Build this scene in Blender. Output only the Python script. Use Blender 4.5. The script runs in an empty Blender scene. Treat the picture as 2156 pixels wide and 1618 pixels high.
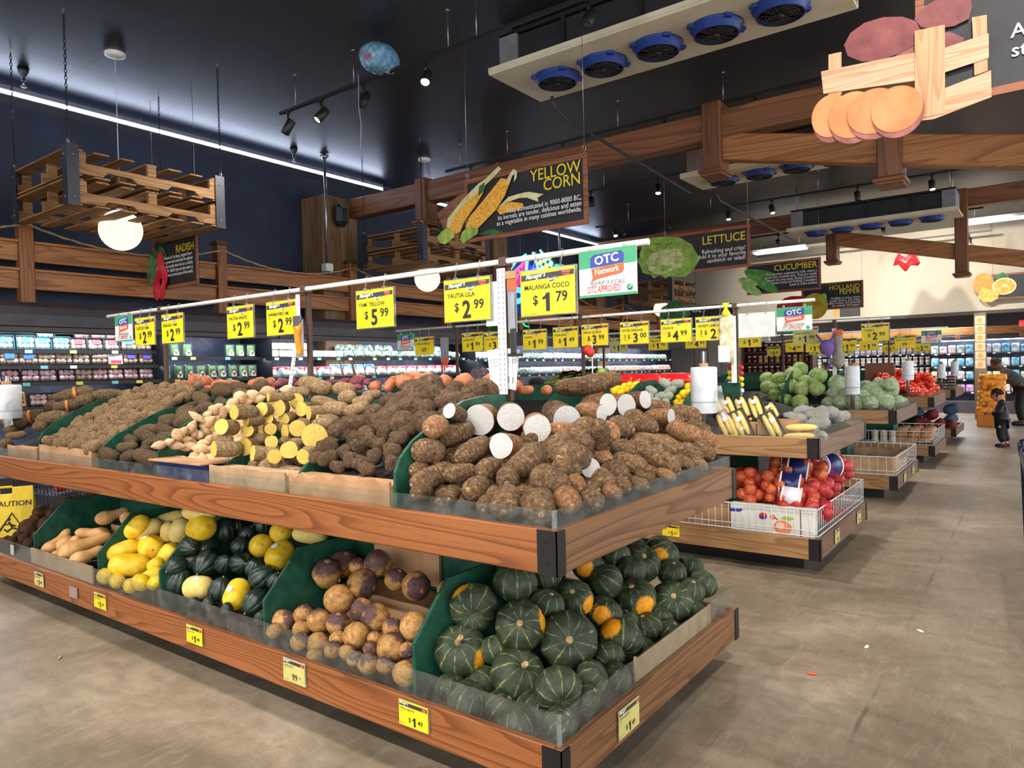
import bpy, bmesh, math, random
from mathutils import Vector, Matrix, Quaternion, Euler, noise
scene = bpy.context.scene
COL = scene.collection
R = math.radians

# ---------------------------------------------------------------- camera
cam_data = bpy.data.cameras.new('camera')
cam = bpy.data.objects.new('camera', cam_data)
COL.objects.link(cam)
scene.camera = cam
cam_data.sensor_width = 36.0
cam_data.lens = 25.126
cam_data.clip_end = 200
YAW, PITCH, ROLL = R(36.501), R(0.985), R(1.364)
cam.matrix_world = (Matrix.Translation((0, 0, 1.5)) @ Matrix.Rotation(YAW, 4, 'Z') @
     Matrix.Rotation(R(90) - PITCH, 4, 'X') @ Matrix.Rotation(-ROLL, 4, 'Z'))
# ---------------------------------------------------------------- world, view, sampling limits
world = bpy.data.worlds.new('store_ambience')
scene.world = world
world.use_nodes = True
world.node_tree.nodes['Background'].inputs['Color'].default_value = (0.95, 0.95, 0.97, 1)
world.node_tree.nodes['Background'].inputs['Strength'].default_value = 2.35
vs = scene.view_settings
vs.view_transform = 'Standard'; vs.look = 'None'; vs.gamma = 1.0; vs.use_curve_mapping = False
vs.exposure = 0.62
cy = scene.cycles
cy.max_bounces = 6; cy.diffuse_bounces = 3; cy.glossy_bounces = 3; cy.transmission_bounces = 4
cy.transparent_max_bounces = 14
cy.caustics_reflective = False; cy.caustics_refractive = False
cy.sample_clamp_indirect = 4.0
cy.use_adaptive_sampling = True; cy.adaptive_threshold = 0.03

# ---------------------------------------------------------------- mesh builder
class MB:
 def __init__(s): s.v = []; s.f = []; s.sm = []
 def add(s, vs, fs, smooth=False):
  o = len(s.v); s.v += [tuple(p) for p in vs]
  for f in fs: s.f.append([i + o for i in f]); s.sm.append(smooth)
  return s
 def box(s, x0, x1, y0, y1, z0, z1, b=0.0, M=None):
  X = (min(x0, x1), max(x0, x1)); Y = (min(y0, y1), max(y0, y1)); Z = (min(z0, z1), max(z0, z1))
  if b <= 0:
   vs = [(X[i], Y[j], Z[k]) for i in (0, 1) for j in (0, 1) for k in (0, 1)]
   fs = [(0, 1, 3, 2), (4, 6, 7, 5), (0, 4, 5, 1), (2, 3, 7, 6), (0, 2, 6, 4), (1, 5, 7, 3)]
  else:
   b = min(b, (X[1]-X[0])*.45, (Y[1]-Y[0])*.45, (Z[1]-Z[0])*.45)
   vs = []; idx = {}
   for i in (0, 1):
    for j in (0, 1):
     for k in (0, 1):
      x = X[i]; y = Y[j]; z = Z[k]
      xi = x + b*(1-2*i); yi = y + b*(1-2*j); zi = z + b*(1-2*k)
      for a, p in enumerate(((x, yi, zi), (xi, y, zi), (xi, yi, z))):
       idx[i, j, k, a] = len(vs); vs.append(p)
   fs = []
   for i in (0, 1):
    q = [idx[i, 0, 0, 0], idx[i, 1, 0, 0], idx[i, 1, 1, 0], idx[i, 0, 1, 0]]; fs.append(q if i else q[::-1])
    q = [idx[0, i, 0, 1], idx[0, i, 1, 1], idx[1, i, 1, 1], idx[1, i, 0, 1]]; fs.append(q if i else q[::-1])
    q = [idx[0, 0, i, 2], idx[1, 0, i, 2], idx[1, 1, i, 2], idx[0, 1, i, 2]]; fs.append(q if i else q[::-1])
    for j in (0, 1):
     fs.append([idx[i, j, 0, 0], idx[i, j, 1, 0], idx[i, j, 1, 1], idx[i, j, 0, 1]])
     fs.append([idx[i, 0, j, 0], idx[i, 1, j, 0], idx[i, 1, j, 2], idx[i, 0, j, 2]])
     fs.append([idx[0, i, j, 1], idx[1, i, j, 1], idx[1, i, j, 2], idx[0, i, j, 2]])
     for k in (0, 1): fs.append([idx[i, j, k, 0], idx[i, j, k, 1], idx[i, j, k, 2]])
  if M is not None: vs = [M @ Vector(p) for p in vs]
  return s.add(vs, fs)
 def prism(s, pts, axis, a0, a1, M=None):
  """pts: 2-D outline; axis: the direction it is extruded along"""
  n = len(pts)
  def P(p, a):
   return (a, p[0], p[1]) if axis == 'x' else (p[0], a, p[1]) if axis == 'y' else (p[0], p[1], a)
  vs = [P(p, a0) for p in pts] + [P(p, a1) for p in pts]
  fs = [list(range(n))[::-1], list(range(n, 2*n))] + [(i, (i+1) % n, n+(i+1) % n, n+i) for i in range(n)]
  if M is not None: vs = [M @ Vector(p) for p in vs]
  return s.add(vs, fs)
 def tube(s, pts, r, n=8, cap=True, smooth=True, closed=False):
  pts = [Vector(p) for p in pts]; m = len(pts)
  rs = r if isinstance(r, (list, tuple)) else [r]*m
  up = None; vs = []
  for i, p in enumerate(pts):
   if closed: d = pts[(i+1) % m] - pts[i-1]
   else: d = pts[min(i+1, m-1)] - pts[max(i-1, 0)]
   d = d.normalized() if d.length > 1e-9 else Vector((0, 0, 1))
   if up is None:
    up = Vector((0, 0, 1)) if abs(d.z) < .9 else Vector((1, 0, 0))
   a = d.cross(up)
   if a.length < 1e-5: a = d.orthogonal()
   a.normalize(); up = a.cross(d).normalized(); b = up
   for k in range(n):
    t = 2*math.pi*k/n
    vs.append(p + (a*math.cos(t) + b*math.sin(t))*rs[i])
  fs = []
  for i in range(m if closed else m-1):
   for k in range(n):
    j = (i+1) % m
    fs.append((i*n+k, i*n+(k+1) % n, j*n+(k+1) % n, j*n+k))
  s.add(vs, fs, smooth)
  if cap and not closed:
   o = len(s.v) - m*n
   s.f.append([o+k for k in range(n)][::-1]); s.sm.append(False)
   s.f.append([o+(m-1)*n+k for k in range(n)]); s.sm.append(False)
  return s
 def cyl(s, p0, p1, r, n=16, r1=None, smooth=True):
  return s.tube([p0, p1], [r, r if r1 is None else r1], n, True, smooth)
 def lathe(s, prof, c=(0, 0, 0), n=20, M=None, smooth=True):
  vs = []; fs = []; m = len(prof)
  for r, z in prof:
   for k in range(n):
    t = 2*math.pi*k/n
    vs.append(Vector((r*math.cos(t), r*math.sin(t), z)))
  for i in range(m-1):
   for k in range(n): fs.append((i*n+k, i*n+(k+1) % n, (i+1)*n+(k+1) % n, (i+1)*n+k))
  if prof[0][0] > 1e-6: fs.append(list(range(n))[::-1])
  if prof[-1][0] > 1e-6: fs.append([(m-1)*n+k for k in range(n)])
  vs = [(M @ p if M is not None else p) + Vector(c) for p in vs]
  return s.add(vs, fs, smooth)
 def sphere(s, c, r, n=16, m=10, sc=(1, 1, 1), M=None):
  prof = [(max(1e-7, math.sin(math.pi*i/m))*1.0, -math.cos(math.pi*i/m)) for i in range(m+1)]
  S = Matrix.Diagonal((sc[0]*r, sc[1]*r, sc[2]*r, 1))
  return s.lathe(prof, c, n, (M @ S) if M is not None else S)
 def mesh(s, name, mats, off=None):
  me = bpy.data.meshes.new(name)
  vs = s.v if off is None else [(p[0]-off[0], p[1]-off[1], p[2]-off[2]) for p in s.v]
  me.from_pydata(vs, [], s.f)
  me.polygons.foreach_set('use_smooth', s.sm)
  for m in (mats if isinstance(mats, (list, tuple)) else [mats]):
   me.materials.append(m)
  me.update()
  return me

def tag(o, label=None, cat=None, group=None, kind=None):
 if label: o['label'] = label
 if cat: o['category'] = cat
 if group: o['group'] = group
 if kind: o['kind'] = kind
 return o
def raw(name, me, parent=None, loc=(0, 0, 0), rot=None, sc=None):
 o = bpy.data.objects.new(name, me); COL.objects.link(o)
 o.location = loc
 if rot is not None:
  if isinstance(rot, Quaternion): o.rotation_mode = 'QUATERNION'; o.rotation_quaternion = rot
  else: o.rotation_euler = rot
 if sc is not None: o.scale = sc if isinstance(sc, (tuple, list, Vector)) else (sc, sc, sc)
 if parent is not None: o.parent = parent
 return o
def T(name, label, cat, loc=(0, 0, 0), group=None, rz=0.0):
 """a thing: an Empty at its base that parents its parts"""
 o = raw(name, None, None, loc, (0, 0, rz)); o.empty_display_size = .05
 return tag(o, label, cat, group)
def wloc(o):
 v = Vector((0, 0, 0))
 while o is not None: v += o.location; o = o.parent
 return v
def part(name, mb, mat, parent):
 """geometry given in world coordinates, stored relative to an unrotated parent"""
 return raw(name, mb.mesh(name, mat, wloc(parent)), parent)
def lpart(name, mb, mat, parent):
 """geometry given in the parent's own coordinates"""
 return raw(name, mb.mesh(name, mat), parent)
def solo(name, mb, mat, label, cat, loc=None, group=None):
 """a thing that is one mesh, its origin at loc"""
 loc = Vector(loc) if loc is not None else Vector((sum(p[0] for p in mb.v)/len(mb.v), sum(p[1] for p in mb.v)/len(mb.v), min(p[2] for p in mb.v)))
 return tag(raw(name, mb.mesh(name, mat, loc), None, loc), label, cat, group)
def struct(name, mb, mat):
 return tag(raw(name, mb.mesh(name, mat)), kind='structure')
def copy_tree(o, parent=None):
 c = o.copy(); COL.objects.link(c)
 if parent is not None: c.parent = parent
 for ch in KIDS.get(o.name, []): copy_tree(ch, c)
 return c
KIDS = {}
def kids(o):
 KIDS[o.name] = [c for c in bpy.data.objects if c.parent is o]
 for c in KIDS[o.name]:
  KIDS[c.name] = [d for d in bpy.data.objects if d.parent is c]
ORD = ('first second third fourth fifth sixth seventh eighth ninth tenth eleventh twelfth thirteenth fourteenth fifteenth sixteenth '
  'seventeenth eighteenth nineteenth twentieth').split()
def nth(i):
 if i < len(ORD): return ORD[i]
 t = ('twenty', 'thirty', 'forty', 'fifty', 'sixty', 'seventy', 'eighty', 'ninety')[min(7, (i+1)//10-2)]
 u = (i+1) % 10
 return t + '-' + ORD[u-1] if u else {'twenty': 'twentieth', 'thirty': 'thirtieth'}.get(t, t[:-1] + 'ieth')

# ---------------------------------------------------------------- materials
def lin(c):
 return tuple((x/12.92 if x <= .04045 else ((x+.055)/1.055)**2.4) for x in (v/255 for v in c)) + (1,)
class NT:
 def __init__(s, name):
  s.m = bpy.data.materials.new(name); s.m.use_nodes = True
  s.t = s.m.node_tree; s.n = s.t.nodes; s.l = s.t.links
  s.b = s.n['Principled BSDF']; s.out = s.n['Material Output']
 def node(s, typ, **kw):
  n = s.n.new(typ)
  for k, v in kw.items():
   if k.startswith('i_'):
    key = k[2:]; key = int(key) if key.isdigit() else key
    n.inputs[key].default_value = v
   else: setattr(n, k, v)
  return n
 def link(s, a, b): s.l.new(a, b)
 def obj(s): return s.node('ShaderNodeTexCoord').outputs['Object']
 def mapping(s, vec, sc=(1, 1, 1), loc=(0, 0, 0), rnd=False):
  m = s.node('ShaderNodeMapping'); m.inputs['Scale'].default_value = sc; m.inputs['Location'].default_value = loc
  s.link(vec, m.inputs['Vector'])
  if rnd:
   oi = s.node('ShaderNodeObjectInfo')
   a = s.math('MULTIPLY', oi.outputs['Random'], 37.0)
   cmb = s.node('ShaderNodeCombineXYZ')
   for k in range(3): s.link(a, cmb.inputs[k])
   s.link(cmb.outputs[0], m.inputs['Location'])
  return m.outputs[0]
 def noise(s, vec, scale, detail=3, rough=.55, dist=0):
  n = s.node('ShaderNodeTexNoise'); n.inputs['Scale'].default_value = scale; n.inputs['Detail'].default_value = detail
  n.inputs['Roughness'].default_value = rough; n.inputs['Distortion'].default_value = dist
  s.link(vec, n.inputs['Vector']); return n.outputs['Fac']
 def math(s, op, a, b=None, c=None):
  n = s.node('ShaderNodeMath', operation=op)
  for i, x in enumerate((a, b, c)):
   if x is None: continue
   if isinstance(x, (int, float)): n.inputs[i].default_value = x
   else: s.link(x, n.inputs[i])
  return n.outputs[0]
 def ramp(s, fac, stops, interp='LINEAR'):
  n = s.node('ShaderNodeValToRGB'); cr = n.color_ramp; cr.interpolation = interp
  while len(cr.elements) < len(stops): cr.elements.new(.5)
  for e, (p, c) in zip(cr.elements, stops):
   e.position = p; e.color = c if len(c) == 4 else lin(c)
  s.link(fac, n.inputs[0]); return n.outputs[0]
 def mix(s, fac, a, b, blend='MIX'):
  n = s.node('ShaderNodeMix', data_type='RGBA', blend_type=blend)
  if isinstance(fac, (int, float)): n.inputs[0].default_value = fac
  else: s.link(fac, n.inputs[0])
  for i, x in ((6, a), (7, b)):
   if isinstance(x, tuple): n.inputs[i].default_value = x if len(x) == 4 else lin(x)
   else: s.link(x, n.inputs[i])
  return n.outputs[2]
 def vary(s, c, d):
  """no two of a kind quite the same shade"""
  h = s.node('ShaderNodeHueSaturation'); oi = s.node('ShaderNodeObjectInfo')
  s.link(s.math('MULTIPLY_ADD', oi.outputs['Random'], d, 1-d*.45), h.inputs['Value']); s.link(c, h.inputs['Color']); return h.outputs[0]
 def col(s, x):
  if isinstance(x, tuple): s.b.inputs['Base Color'].default_value = x if len(x) == 4 else lin(x)
  else: s.link(x, s.b.inputs['Base Color'])
 def set(s, rough=.5, metal=0, spec=.5):
  s.b.inputs['Roughness'].default_value = rough; s.b.inputs['Metallic'].default_value = metal
  s.b.inputs['Specular IOR Level'].default_value = spec
 def bump(s, h, strength=.3, dist=.01):
  n = s.node('ShaderNodeBump'); n.inputs['Strength'].default_value = strength; n.inputs['Distance'].default_value = dist
  s.link(h, n.inputs['Height']); s.link(n.outputs[0], s.b.inputs['Normal'])
MATS = {}
def plain(name, c, rough=.5, metal=0, spec=.5, jit=0.0):
 if name in MATS: return MATS[name]
 t = NT(name); t.set(rough, metal, spec)
 v = t.noise(t.mapping(t.obj(), (1, 1, 1), rnd=True), 9.0, 2)
 d = .10 + jit
 c1 = lin(c); a = tuple(x*(1-d) for x in c1[:3]) + (1,); b = tuple(min(1, x*(1+d)) for x in c1[:3]) + (1,)
 t.col(t.ramp(v, [(.3, a), (.7, b)]))
 MATS[name] = t.m; return t.m
def mottled(name, cols, scale=20, rough=.7, bump=.4, bscale=None, bdist=.006, stretch=(1, 1, 1), spec=.3, detail=5):
 if name in MATS: return MATS[name]
 t = NT(name); t.set(rough, 0, spec)
 p = t.mapping(t.obj(), stretch, rnd=True)
 f = t.noise(p, scale, detail, .6)
 n = len(cols); st = [(.3 + .4*i/(n-1), c) for i, c in enumerate(cols)]
 t.col(t.vary(t.ramp(f, st), .16))
 if bump: t.bump(t.noise(p, bscale or scale*2.2, 4, .65), bump, bdist)
 MATS[name] = t.m; return t.m
def emit(name, c, strength):
 if name in MATS: return MATS[name]
 t = NT(name); t.col((0, 0, 0, 1))
 t.b.inputs['Emission Color'].default_value = lin(c); t.b.inputs['Emission Strength'].default_value = strength
 MATS[name] = t.m; return t.m
def wood(name, dark, mid, light, axis='x', ring=5.0, along=.45, across=6.0, rough=.45, fibre=.35, knots=True):
 if name in MATS: return MATS[name]
 t = NT(name); t.set(rough, 0, .35)
 sc = {'x': (along, across, across), 'y': (across, along, across), 'z': (across, across, along)}[axis]
 sf = {'x': (4, 160, 160), 'y': (160, 4, 160), 'z': (160, 160, 4)}[axis]
 o = t.obj()
 p = t.mapping(o, sc, rnd=True)
 n1 = t.noise(p, 1.0, 2.0, .45, .25)
 r = t.math('FRACT', t.math('MULTIPLY', n1, ring*3.2))
 line = t.ramp(r, [(0, (235, 235, 235)), (.55, (205, 205, 205)), (.86, (60, 60, 60)), (.95, (20, 20, 20)), (1, (235, 235, 235))])
 fib = t.noise(t.mapping(o, sf, rnd=True), 1.0, 3, .7)
 base = t.ramp(t.noise(t.mapping(o, tuple(x*.6 for x in sc), rnd=True), 1.3, 3), [(.3, mid), (.7, light)])
 c = t.mix(t.math('MULTIPLY', t.math('SUBTRACT', 1.0, line), .74), base, dark)
 c = t.mix(t.math('MULTIPLY', t.ramp(fib, [(.45, (0, 0, 0)), (.75, (255, 255, 255))]), fibre), c, dark)
 t.col(c); t.bump(fib, .12, .002)
 MATS[name] = t.m; return t.m
def clear(name, tint=(240, 245, 243), dirt=.10, gloss=.10):
 if name in MATS: return MATS[name]
 t = NT(name)
 tr = t.node('ShaderNodeBsdfTransparent'); tr.inputs[0].default_value = lin(tint)
 gl = t.node('ShaderNodeBsdfGlossy'); gl.inputs['Roughness'].default_value = .12
 df = t.node('ShaderNodeBsdfDiffuse'); df.inputs[0].default_value = lin((205, 205, 200))
 m1 = t.node('ShaderNodeMixShader'); m2 = t.node('ShaderNodeMixShader')
 fr = t.node('ShaderNodeLayerWeight')
 t.link(t.math('MULTIPLY_ADD', t.math('POWER', fr.outputs['Facing'], 4.0), gloss*4, .035), m1.inputs[0])
 t.link(tr.outputs[0], m1.inputs[1]); t.link(gl.outputs[0], m1.inputs[2])
 sp = t.noise(t.mapping(t.obj(), (1, 1, 1), rnd=True), 14, 6, .75)
 f = t.ramp(sp, [(.42, (dirt*.25, dirt*.25, dirt*.25, 1)), (.62, (dirt, dirt, dirt, 1)), (.74, (min(1, dirt*3.2),)*3 + (1,))])
 t.link(f, m2.inputs[0]); t.link(m1.outputs[0], m2.inputs[1]); t.link(df.outputs[0], m2.inputs[2])
 t.link(m2.outputs[0], t.out.inputs[0])
 MATS[name] = t.m; return t.m

M_black = plain('black_metal', (22, 22, 24), .45)
M_steel = plain('brushed_steel', (150, 152, 155), .35, .9)
M_chain = plain('dark_chain', (40, 40, 44), .4, .7)
M_white = plain('white_enamel', (225, 225, 222), .4)
M_green = mottled('green_painted_board', [(18, 56, 44), (26, 74, 56), (36, 88, 68)], 18, .5, .08)
M_card = mottled('brown_cardboard', [(150, 112, 78), (172, 132, 96), (186, 148, 112)], 6, .8, .05)
M_cardd = mottled('tan_cardboard', [(150, 122, 92), (170, 140, 108), (184, 156, 124)], 9, .85, .06)
M_oakx = wood('red_oak_along_x', (92, 48, 22), (152, 91, 48), (168, 105, 58), 'x', 7.5, .26, 5.0)
M_oaky = wood('red_oak_along_y', (76, 46, 28), (124, 84, 52), (142, 102, 66), 'y', 5.5, .30, 4.2)
M_oak2x = wood('golden_oak_along_x', (118, 80, 50), (168, 126, 84), (188, 148, 104), 'x', 4.2, .35, 4.6)
M_oak2y = wood('brown_oak_along_y', (88, 62, 42), (120, 90, 66), (138, 106, 80), 'y', 3.5, .3, 4.0)
M_pine = wood('stained_pine_along_x', (108, 62, 30), (166, 106, 58), (190, 130, 76), 'x', 3.6, .25, 4.2)
M_piney = wood('stained_pine_along_y', (108, 64, 32), (172, 112, 62), (198, 138, 84), 'y', 3.4, .25, 4.2)
M_pinez = wood('stained_pine_along_z', (96, 54, 28), (152, 94, 54), (174, 114, 68), 'z', 3.4, .25, 4.2)
M_beam = wood('dark_timber_along_x', (78, 46, 28), (128, 80, 50), (150, 98, 64), 'x', 3.0, .22, 3.4)
M_beamz = wood('dark_timber_along_z', (74, 42, 26), (120, 74, 46), (142, 92, 60), 'z', 3.0, .22, 3.4)
M_pallx = wood('pallet_plank_along_x', (92, 62, 36), (150, 108, 66), (176, 134, 88), 'x', 3.4, .5, 6.0, .75)
M_pally = wood('pallet_plank_along_y', (88, 60, 36), (142, 102, 62), (168, 128, 84), 'y', 3.4, .5, 6.0, .75)
M_colz = wood('weathered_plank_along_z', (84, 62, 42), (128, 98, 68), (152, 120, 86), 'z', 3.0, .3, 5.0, .7)
M_acryl = clear('scuffed_acrylic', (246, 249, 247), .07, .12)
M_film = clear('clear_plastic', (246, 250, 250), .05, .14)
M_yellow = plain('yellow_card', (238, 212, 24), .45)
M_yellow2 = plain('faded_yellow_card', (198, 188, 112), .5)
M_ink = plain('black_ink', (28, 28, 30), .5)
M_band = plain('charcoal_band', (52, 54, 60), .5)
M_wink = plain('white_ink', (240, 240, 238), .5)
M_yink = plain('yellow_lettering', (228, 206, 40), .5)
M_red = plain('red_print', (206, 52, 44), .5)
M_otcg = plain('green_print', (58, 150, 104), .5)
M_otcb = plain('blue_print', (44, 62, 150), .5)
M_otco = plain('orange_print', (232, 88, 46), .5)
M_slate = mottled('slate_panel', [(36, 36, 40), (44, 44, 48), (52, 52, 56)], 5, .55, .05)

# ---------------------------------------------------------------- lettering
TXT = {}
def text_mesh(s, bold=0.0, shear=0.0, align='LEFT', mat=None, spacing=1.0, line=1.0, res=2):
 key = (s, bold, shear, align, mat.name if mat else '', spacing, line, res)
 if key in TXT: return TXT[key]
 cu = bpy.data.curves.new('lettering', 'FONT'); cu.body = s; cu.size = 1.0; cu.align_x = align
 cu.offset = bold; cu.shear = shear; cu.space_character = spacing; cu.space_line = line; cu.resolution_u = res
 cu.extrude = .004
 o = bpy.data.objects.new('lettering', cu); COL.objects.link(o)
 dg = bpy.context.evaluated_depsgraph_get(); dg.update()
 me = bpy.data.meshes.new_from_object(o.evaluated_get(dg))
 bpy.data.objects.remove(o); bpy.data.curves.remove(cu)
 me.materials.clear()
 if mat: me.materials.append(mat)
 TXT[key] = me; return me
RX = Euler((R(90), 0, 0))
def text(s, mat, parent, x, z, size, y=-.004, align='LEFT', bold=0.0, shear=0.0, name='lettering', sx=1.0, rot=None, spacing=1.0, line=1.0, res=2):
 """upright lettering that reads towards -y, in the parent's own coordinates"""
 me = text_mesh(s, bold, shear, align, mat, spacing, line, res)
 return raw(name, me, parent, (x, y, z), rot if rot is not None else RX, (size*sx, size, size))
# ================================================================ the room
def floor_mat():
 t = NT('stained_concrete'); t.set(.42, 0, .35)
 o = t.obj()
 a = t.noise(t.mapping(o, (1, 1, 1)), .9, 6, .62, .6)
 b = t.noise(t.mapping(o, (1, 1.7, 1)), 5.0, 6, .7, .4)
 c = t.noise(o, 60, 3, .7)
 base = t.ramp(a, [(.28, (94, 82, 66)), (.44, (122, 108, 88)), (.58, (144, 130, 110)), (.76, (170, 157, 136))])
 base = t.mix(t.ramp(b, [(.34, (190, 190, 190)), (.58, (0, 0, 0))]), base, (84, 72, 58))
 base = t.mix(t.math('MULTIPLY', c, .25), base, (150, 138, 120))
 st = t.noise(t.mapping(o, (26, 5, 1), rnd=False), 1.0, 5, .75, 1.2)
 base = t.mix(t.ramp(st, [(.52, (0, 0, 0)), (.70, (150, 150, 150))]), base, (178, 166, 144))
 gr = t.noise(o, 110, 3, .75)
 base = t.mix(t.ramp(gr, [(.52, (0, 0, 0)), (.68, (170, 170, 170))]), base, (72, 62, 50))
 pt = t.noise(t.mapping(o, (1, 1, 1), (3.1, 7.7, 0)), .62, 2, .4)
 base = t.mix(t.ramp(pt, [(.63, (0, 0, 0)), (.66, (120, 120, 120))]), base, (98, 94, 88))
 sx = t.node('ShaderNodeSeparateXYZ'); t.link(o, sx.inputs[0])
 wob = t.math('MULTIPLY', t.math('SUBTRACT', t.noise(o, 6, 3), .5), .03)
 def joint(v, at, w):
  d = t.math('ABSOLUTE', t.math('SUBTRACT', t.math('ADD', v, wob), at))
  return t.math('LESS_THAN', d, w)
 m = t.math('MAXIMUM', joint(sx.outputs[0], -.62, .009), joint(sx.outputs[1], 4.62, .006))
 m = t.math('MAXIMUM', m, joint(sx.outputs[1], 11.0, .012))
 m = t.math('MULTIPLY', m, t.ramp(t.noise(o, 1.7, 3), [(.47, (0, 0, 0)), (.58, (190, 190, 190))]))
 base = t.mix(m, base, (58, 52, 46))
 t.col(base); t.bump(b, .10, .004)
 return t.m
m = MB().box(-9.75, 7, -7, 30, -.1, 0); struct('floor', m, floor_mat())
M_floorpale = mottled('pale_worn_concrete', [(150, 134, 108), (172, 156, 128), (188, 172, 146)], 2, .5, .03)

def ceil_mat():
 t = NT('black_painted_ceiling_panels'); t.set(.38, 0, .4)
 o = t.obj()
 br = t.node('ShaderNodeTexBrick', offset=.5); br.inputs['Scale'].default_value = 1
 br.inputs['Brick Width'].default_value = 2.44; br.inputs['Row Height'].default_value = 1.22; br.inputs['Mortar Size'].default_value = .012
 br.inputs['Color1'].default_value = lin((36, 37, 45)); br.inputs['Color2'].default_value = lin((32, 33, 40)); br.inputs['Mortar'].default_value = lin((10, 10, 12))
 t.link(t.mapping(o), br.inputs['Vector'])
 f = t.noise(o, 1.2, 4, .6)
 t.col(t.mix(t.math('MULTIPLY', f, .35), br.outputs[0], (50, 50, 58)))
 t.bump(t.math('ADD', t.math('MULTIPLY', br.outputs['Fac'], -.6), t.noise(o, 45, 4)), .22, .012)
 return t.m
CZ = 5.0
struct('ceiling', MB().box(-9.75, 7, -7, 22.2, CZ, CZ+.1), ceil_mat())
M_navy = mottled('dark_navy_paint', [(38, 45, 64), (46, 54, 75), (54, 63, 86)], 1.2, .5, .05, 40, .003)
struct('wall_left', MB().box(-9.9, -9.75, -7, 22.2, 0, CZ), M_navy)
M_beige = mottled('beige_paint', [(176, 166, 146), (188, 178, 158), (196, 187, 168)], .6, .7, .03, 30, .002)
struct('wall_back', MB().box(-9.75, 7, 22.0, 22.2, 2.78, CZ), M_beige)
# the low department behind the beige wall
struct('wall_rear', MB().box(-9.9, 7, 28.0, 28.15, 0, 3.2), plain('dark_rear_wall', (60, 54, 50), .7))
struct('ceiling_rear', MB().box(-9.9, 7, 22.24, 28.0, 2.98, 3.08), plain('brown_low_ceiling', (104, 88, 74), .7))
struct('trim_1', MB().box(-9.75, 7, 21.96, 22.24, 2.70, 2.78), plain('dark_soffit_edge', (54, 44, 40), .6))
struct('wall_door', MB().box(-9.75, -6.6, 22.0, 22.2, 0, 2.78), mottled('grey_beige_panel', [(128, 122, 112), (140, 134, 124)], 1, .6, .02))
d = T('door_1', None, None, (-6.0, 22.0, 0)); tag(d, kind='structure')
part('leaf', MB().box(-7.9, -7.0, 21.93, 22.0, 0, 2.4, .01), plain('grey_door_panel', (120, 118, 112), .5), d)
part('jamb', MB().box(-8.02, -7.9, 21.9, 22.0, 0, 2.5).box(-7.0, -6.88, 21.9, 22.0, 0, 2.5).box(-8.02, -6.88, 21.9, 22.0, 2.4, 2.5), plain('grey_jamb', (92, 92, 92), .5), d)

# fluorescent fixtures of the low department
M_tube = emit('fluorescent_diffuser', (250, 250, 255), 40)
for i, (x, y) in enumerate(((-4.35, 23.0), (-2.35, 24.0), (-6.2, 24.2))):
 t = T('fluorescent_fixture', ('fluorescent ceiling fixture behind the beige wall, above the iceberg price sign', 'fluorescent ceiling fixture nearest the wooden post', 'fluorescent ceiling fixture deepest behind the beige wall')[i], 'ceiling light', (x, y, 2.98), 'fluorescent fixtures of the low department')
 part('housing', MB().box(x-.62, x+.62, y-.3, y+.3, 2.9, 2.978, .01), M_white, t)
 part('diffuser', MB().box(x-.58, x+.58, y-.26, y+.26, 2.86, 2.9, .01), M_tube, t)

# ---------------------------------------------------------------- ceiling strip lights
M_led = emit('cool_led_strip', (214, 228, 255), 20)
def strip(name, label, x, y0, y1, z):
 t = T(name, label, 'strip light', (x, y0, z))
 part('housing', MB().box(x-.05, x+.05, y0, y1, z+.03, z+.09, .006), plain('grey_housing', (120, 124, 140), .5), t)
 part('diffuser', MB().box(x-.035, x+.045, y0, y1, z-.02, z+.03, .008), M_led, t)
 part('added_wall_shade', MB().box(-9.748, x+.062, y0, y1, z-.035, z-.022), plain('grey_housing', (120, 124, 140), .5), t)  # added plate, keeps the strip's light off the wall below
 w = MB()
 for yy in (y0+.4, (y0+y1)/2, y1-.4): w.cyl((x, yy, z+.08), (x, yy, CZ), .006, 5)
 part('hanger', w, M_steel, t)
strip('strip_light', 'long white strip light along the ceiling above the navy wall', -9.52, .5, 9.05, 4.83)
strip('strip_light', 'short white strip light seen behind the corn sign', -9.52, 10.2, 12.2, 4.83)
strip('strip_light', 'white strip light above the glowing fruit sign', -9.52, 13.3, 16.9, 4.83)
def lightbox(label, x0, x1, y, z):
 t = T('light_panel', label, 'ceiling light', ((x0+x1)/2, y, z))
 part('housing', MB().box(x0, x1, y-.16, y+.16, z+.03, z+.1, .01), M_white, t)
 part('diffuser', MB().box(x0+.03, x1-.03, y-.14, y+.14, z, z+.03, .006), emit('soft_white_panel', (226, 232, 245), 5), t)
 part('hanger', MB().cyl((x0+.2, y, z+.1), (x0+.2, y, CZ), .006, 5).cyl((x1-.2, y, z+.1), (x1-.2, y, CZ), .006, 5), M_steel, t)
lightbox('pale light panel behind the hanging cucumber sign', -6.3, -4.9, 19.8, 4.55)
lightbox('pale light panel beside the far timber post', -1.35, -.2, 19.0, 4.55)

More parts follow.
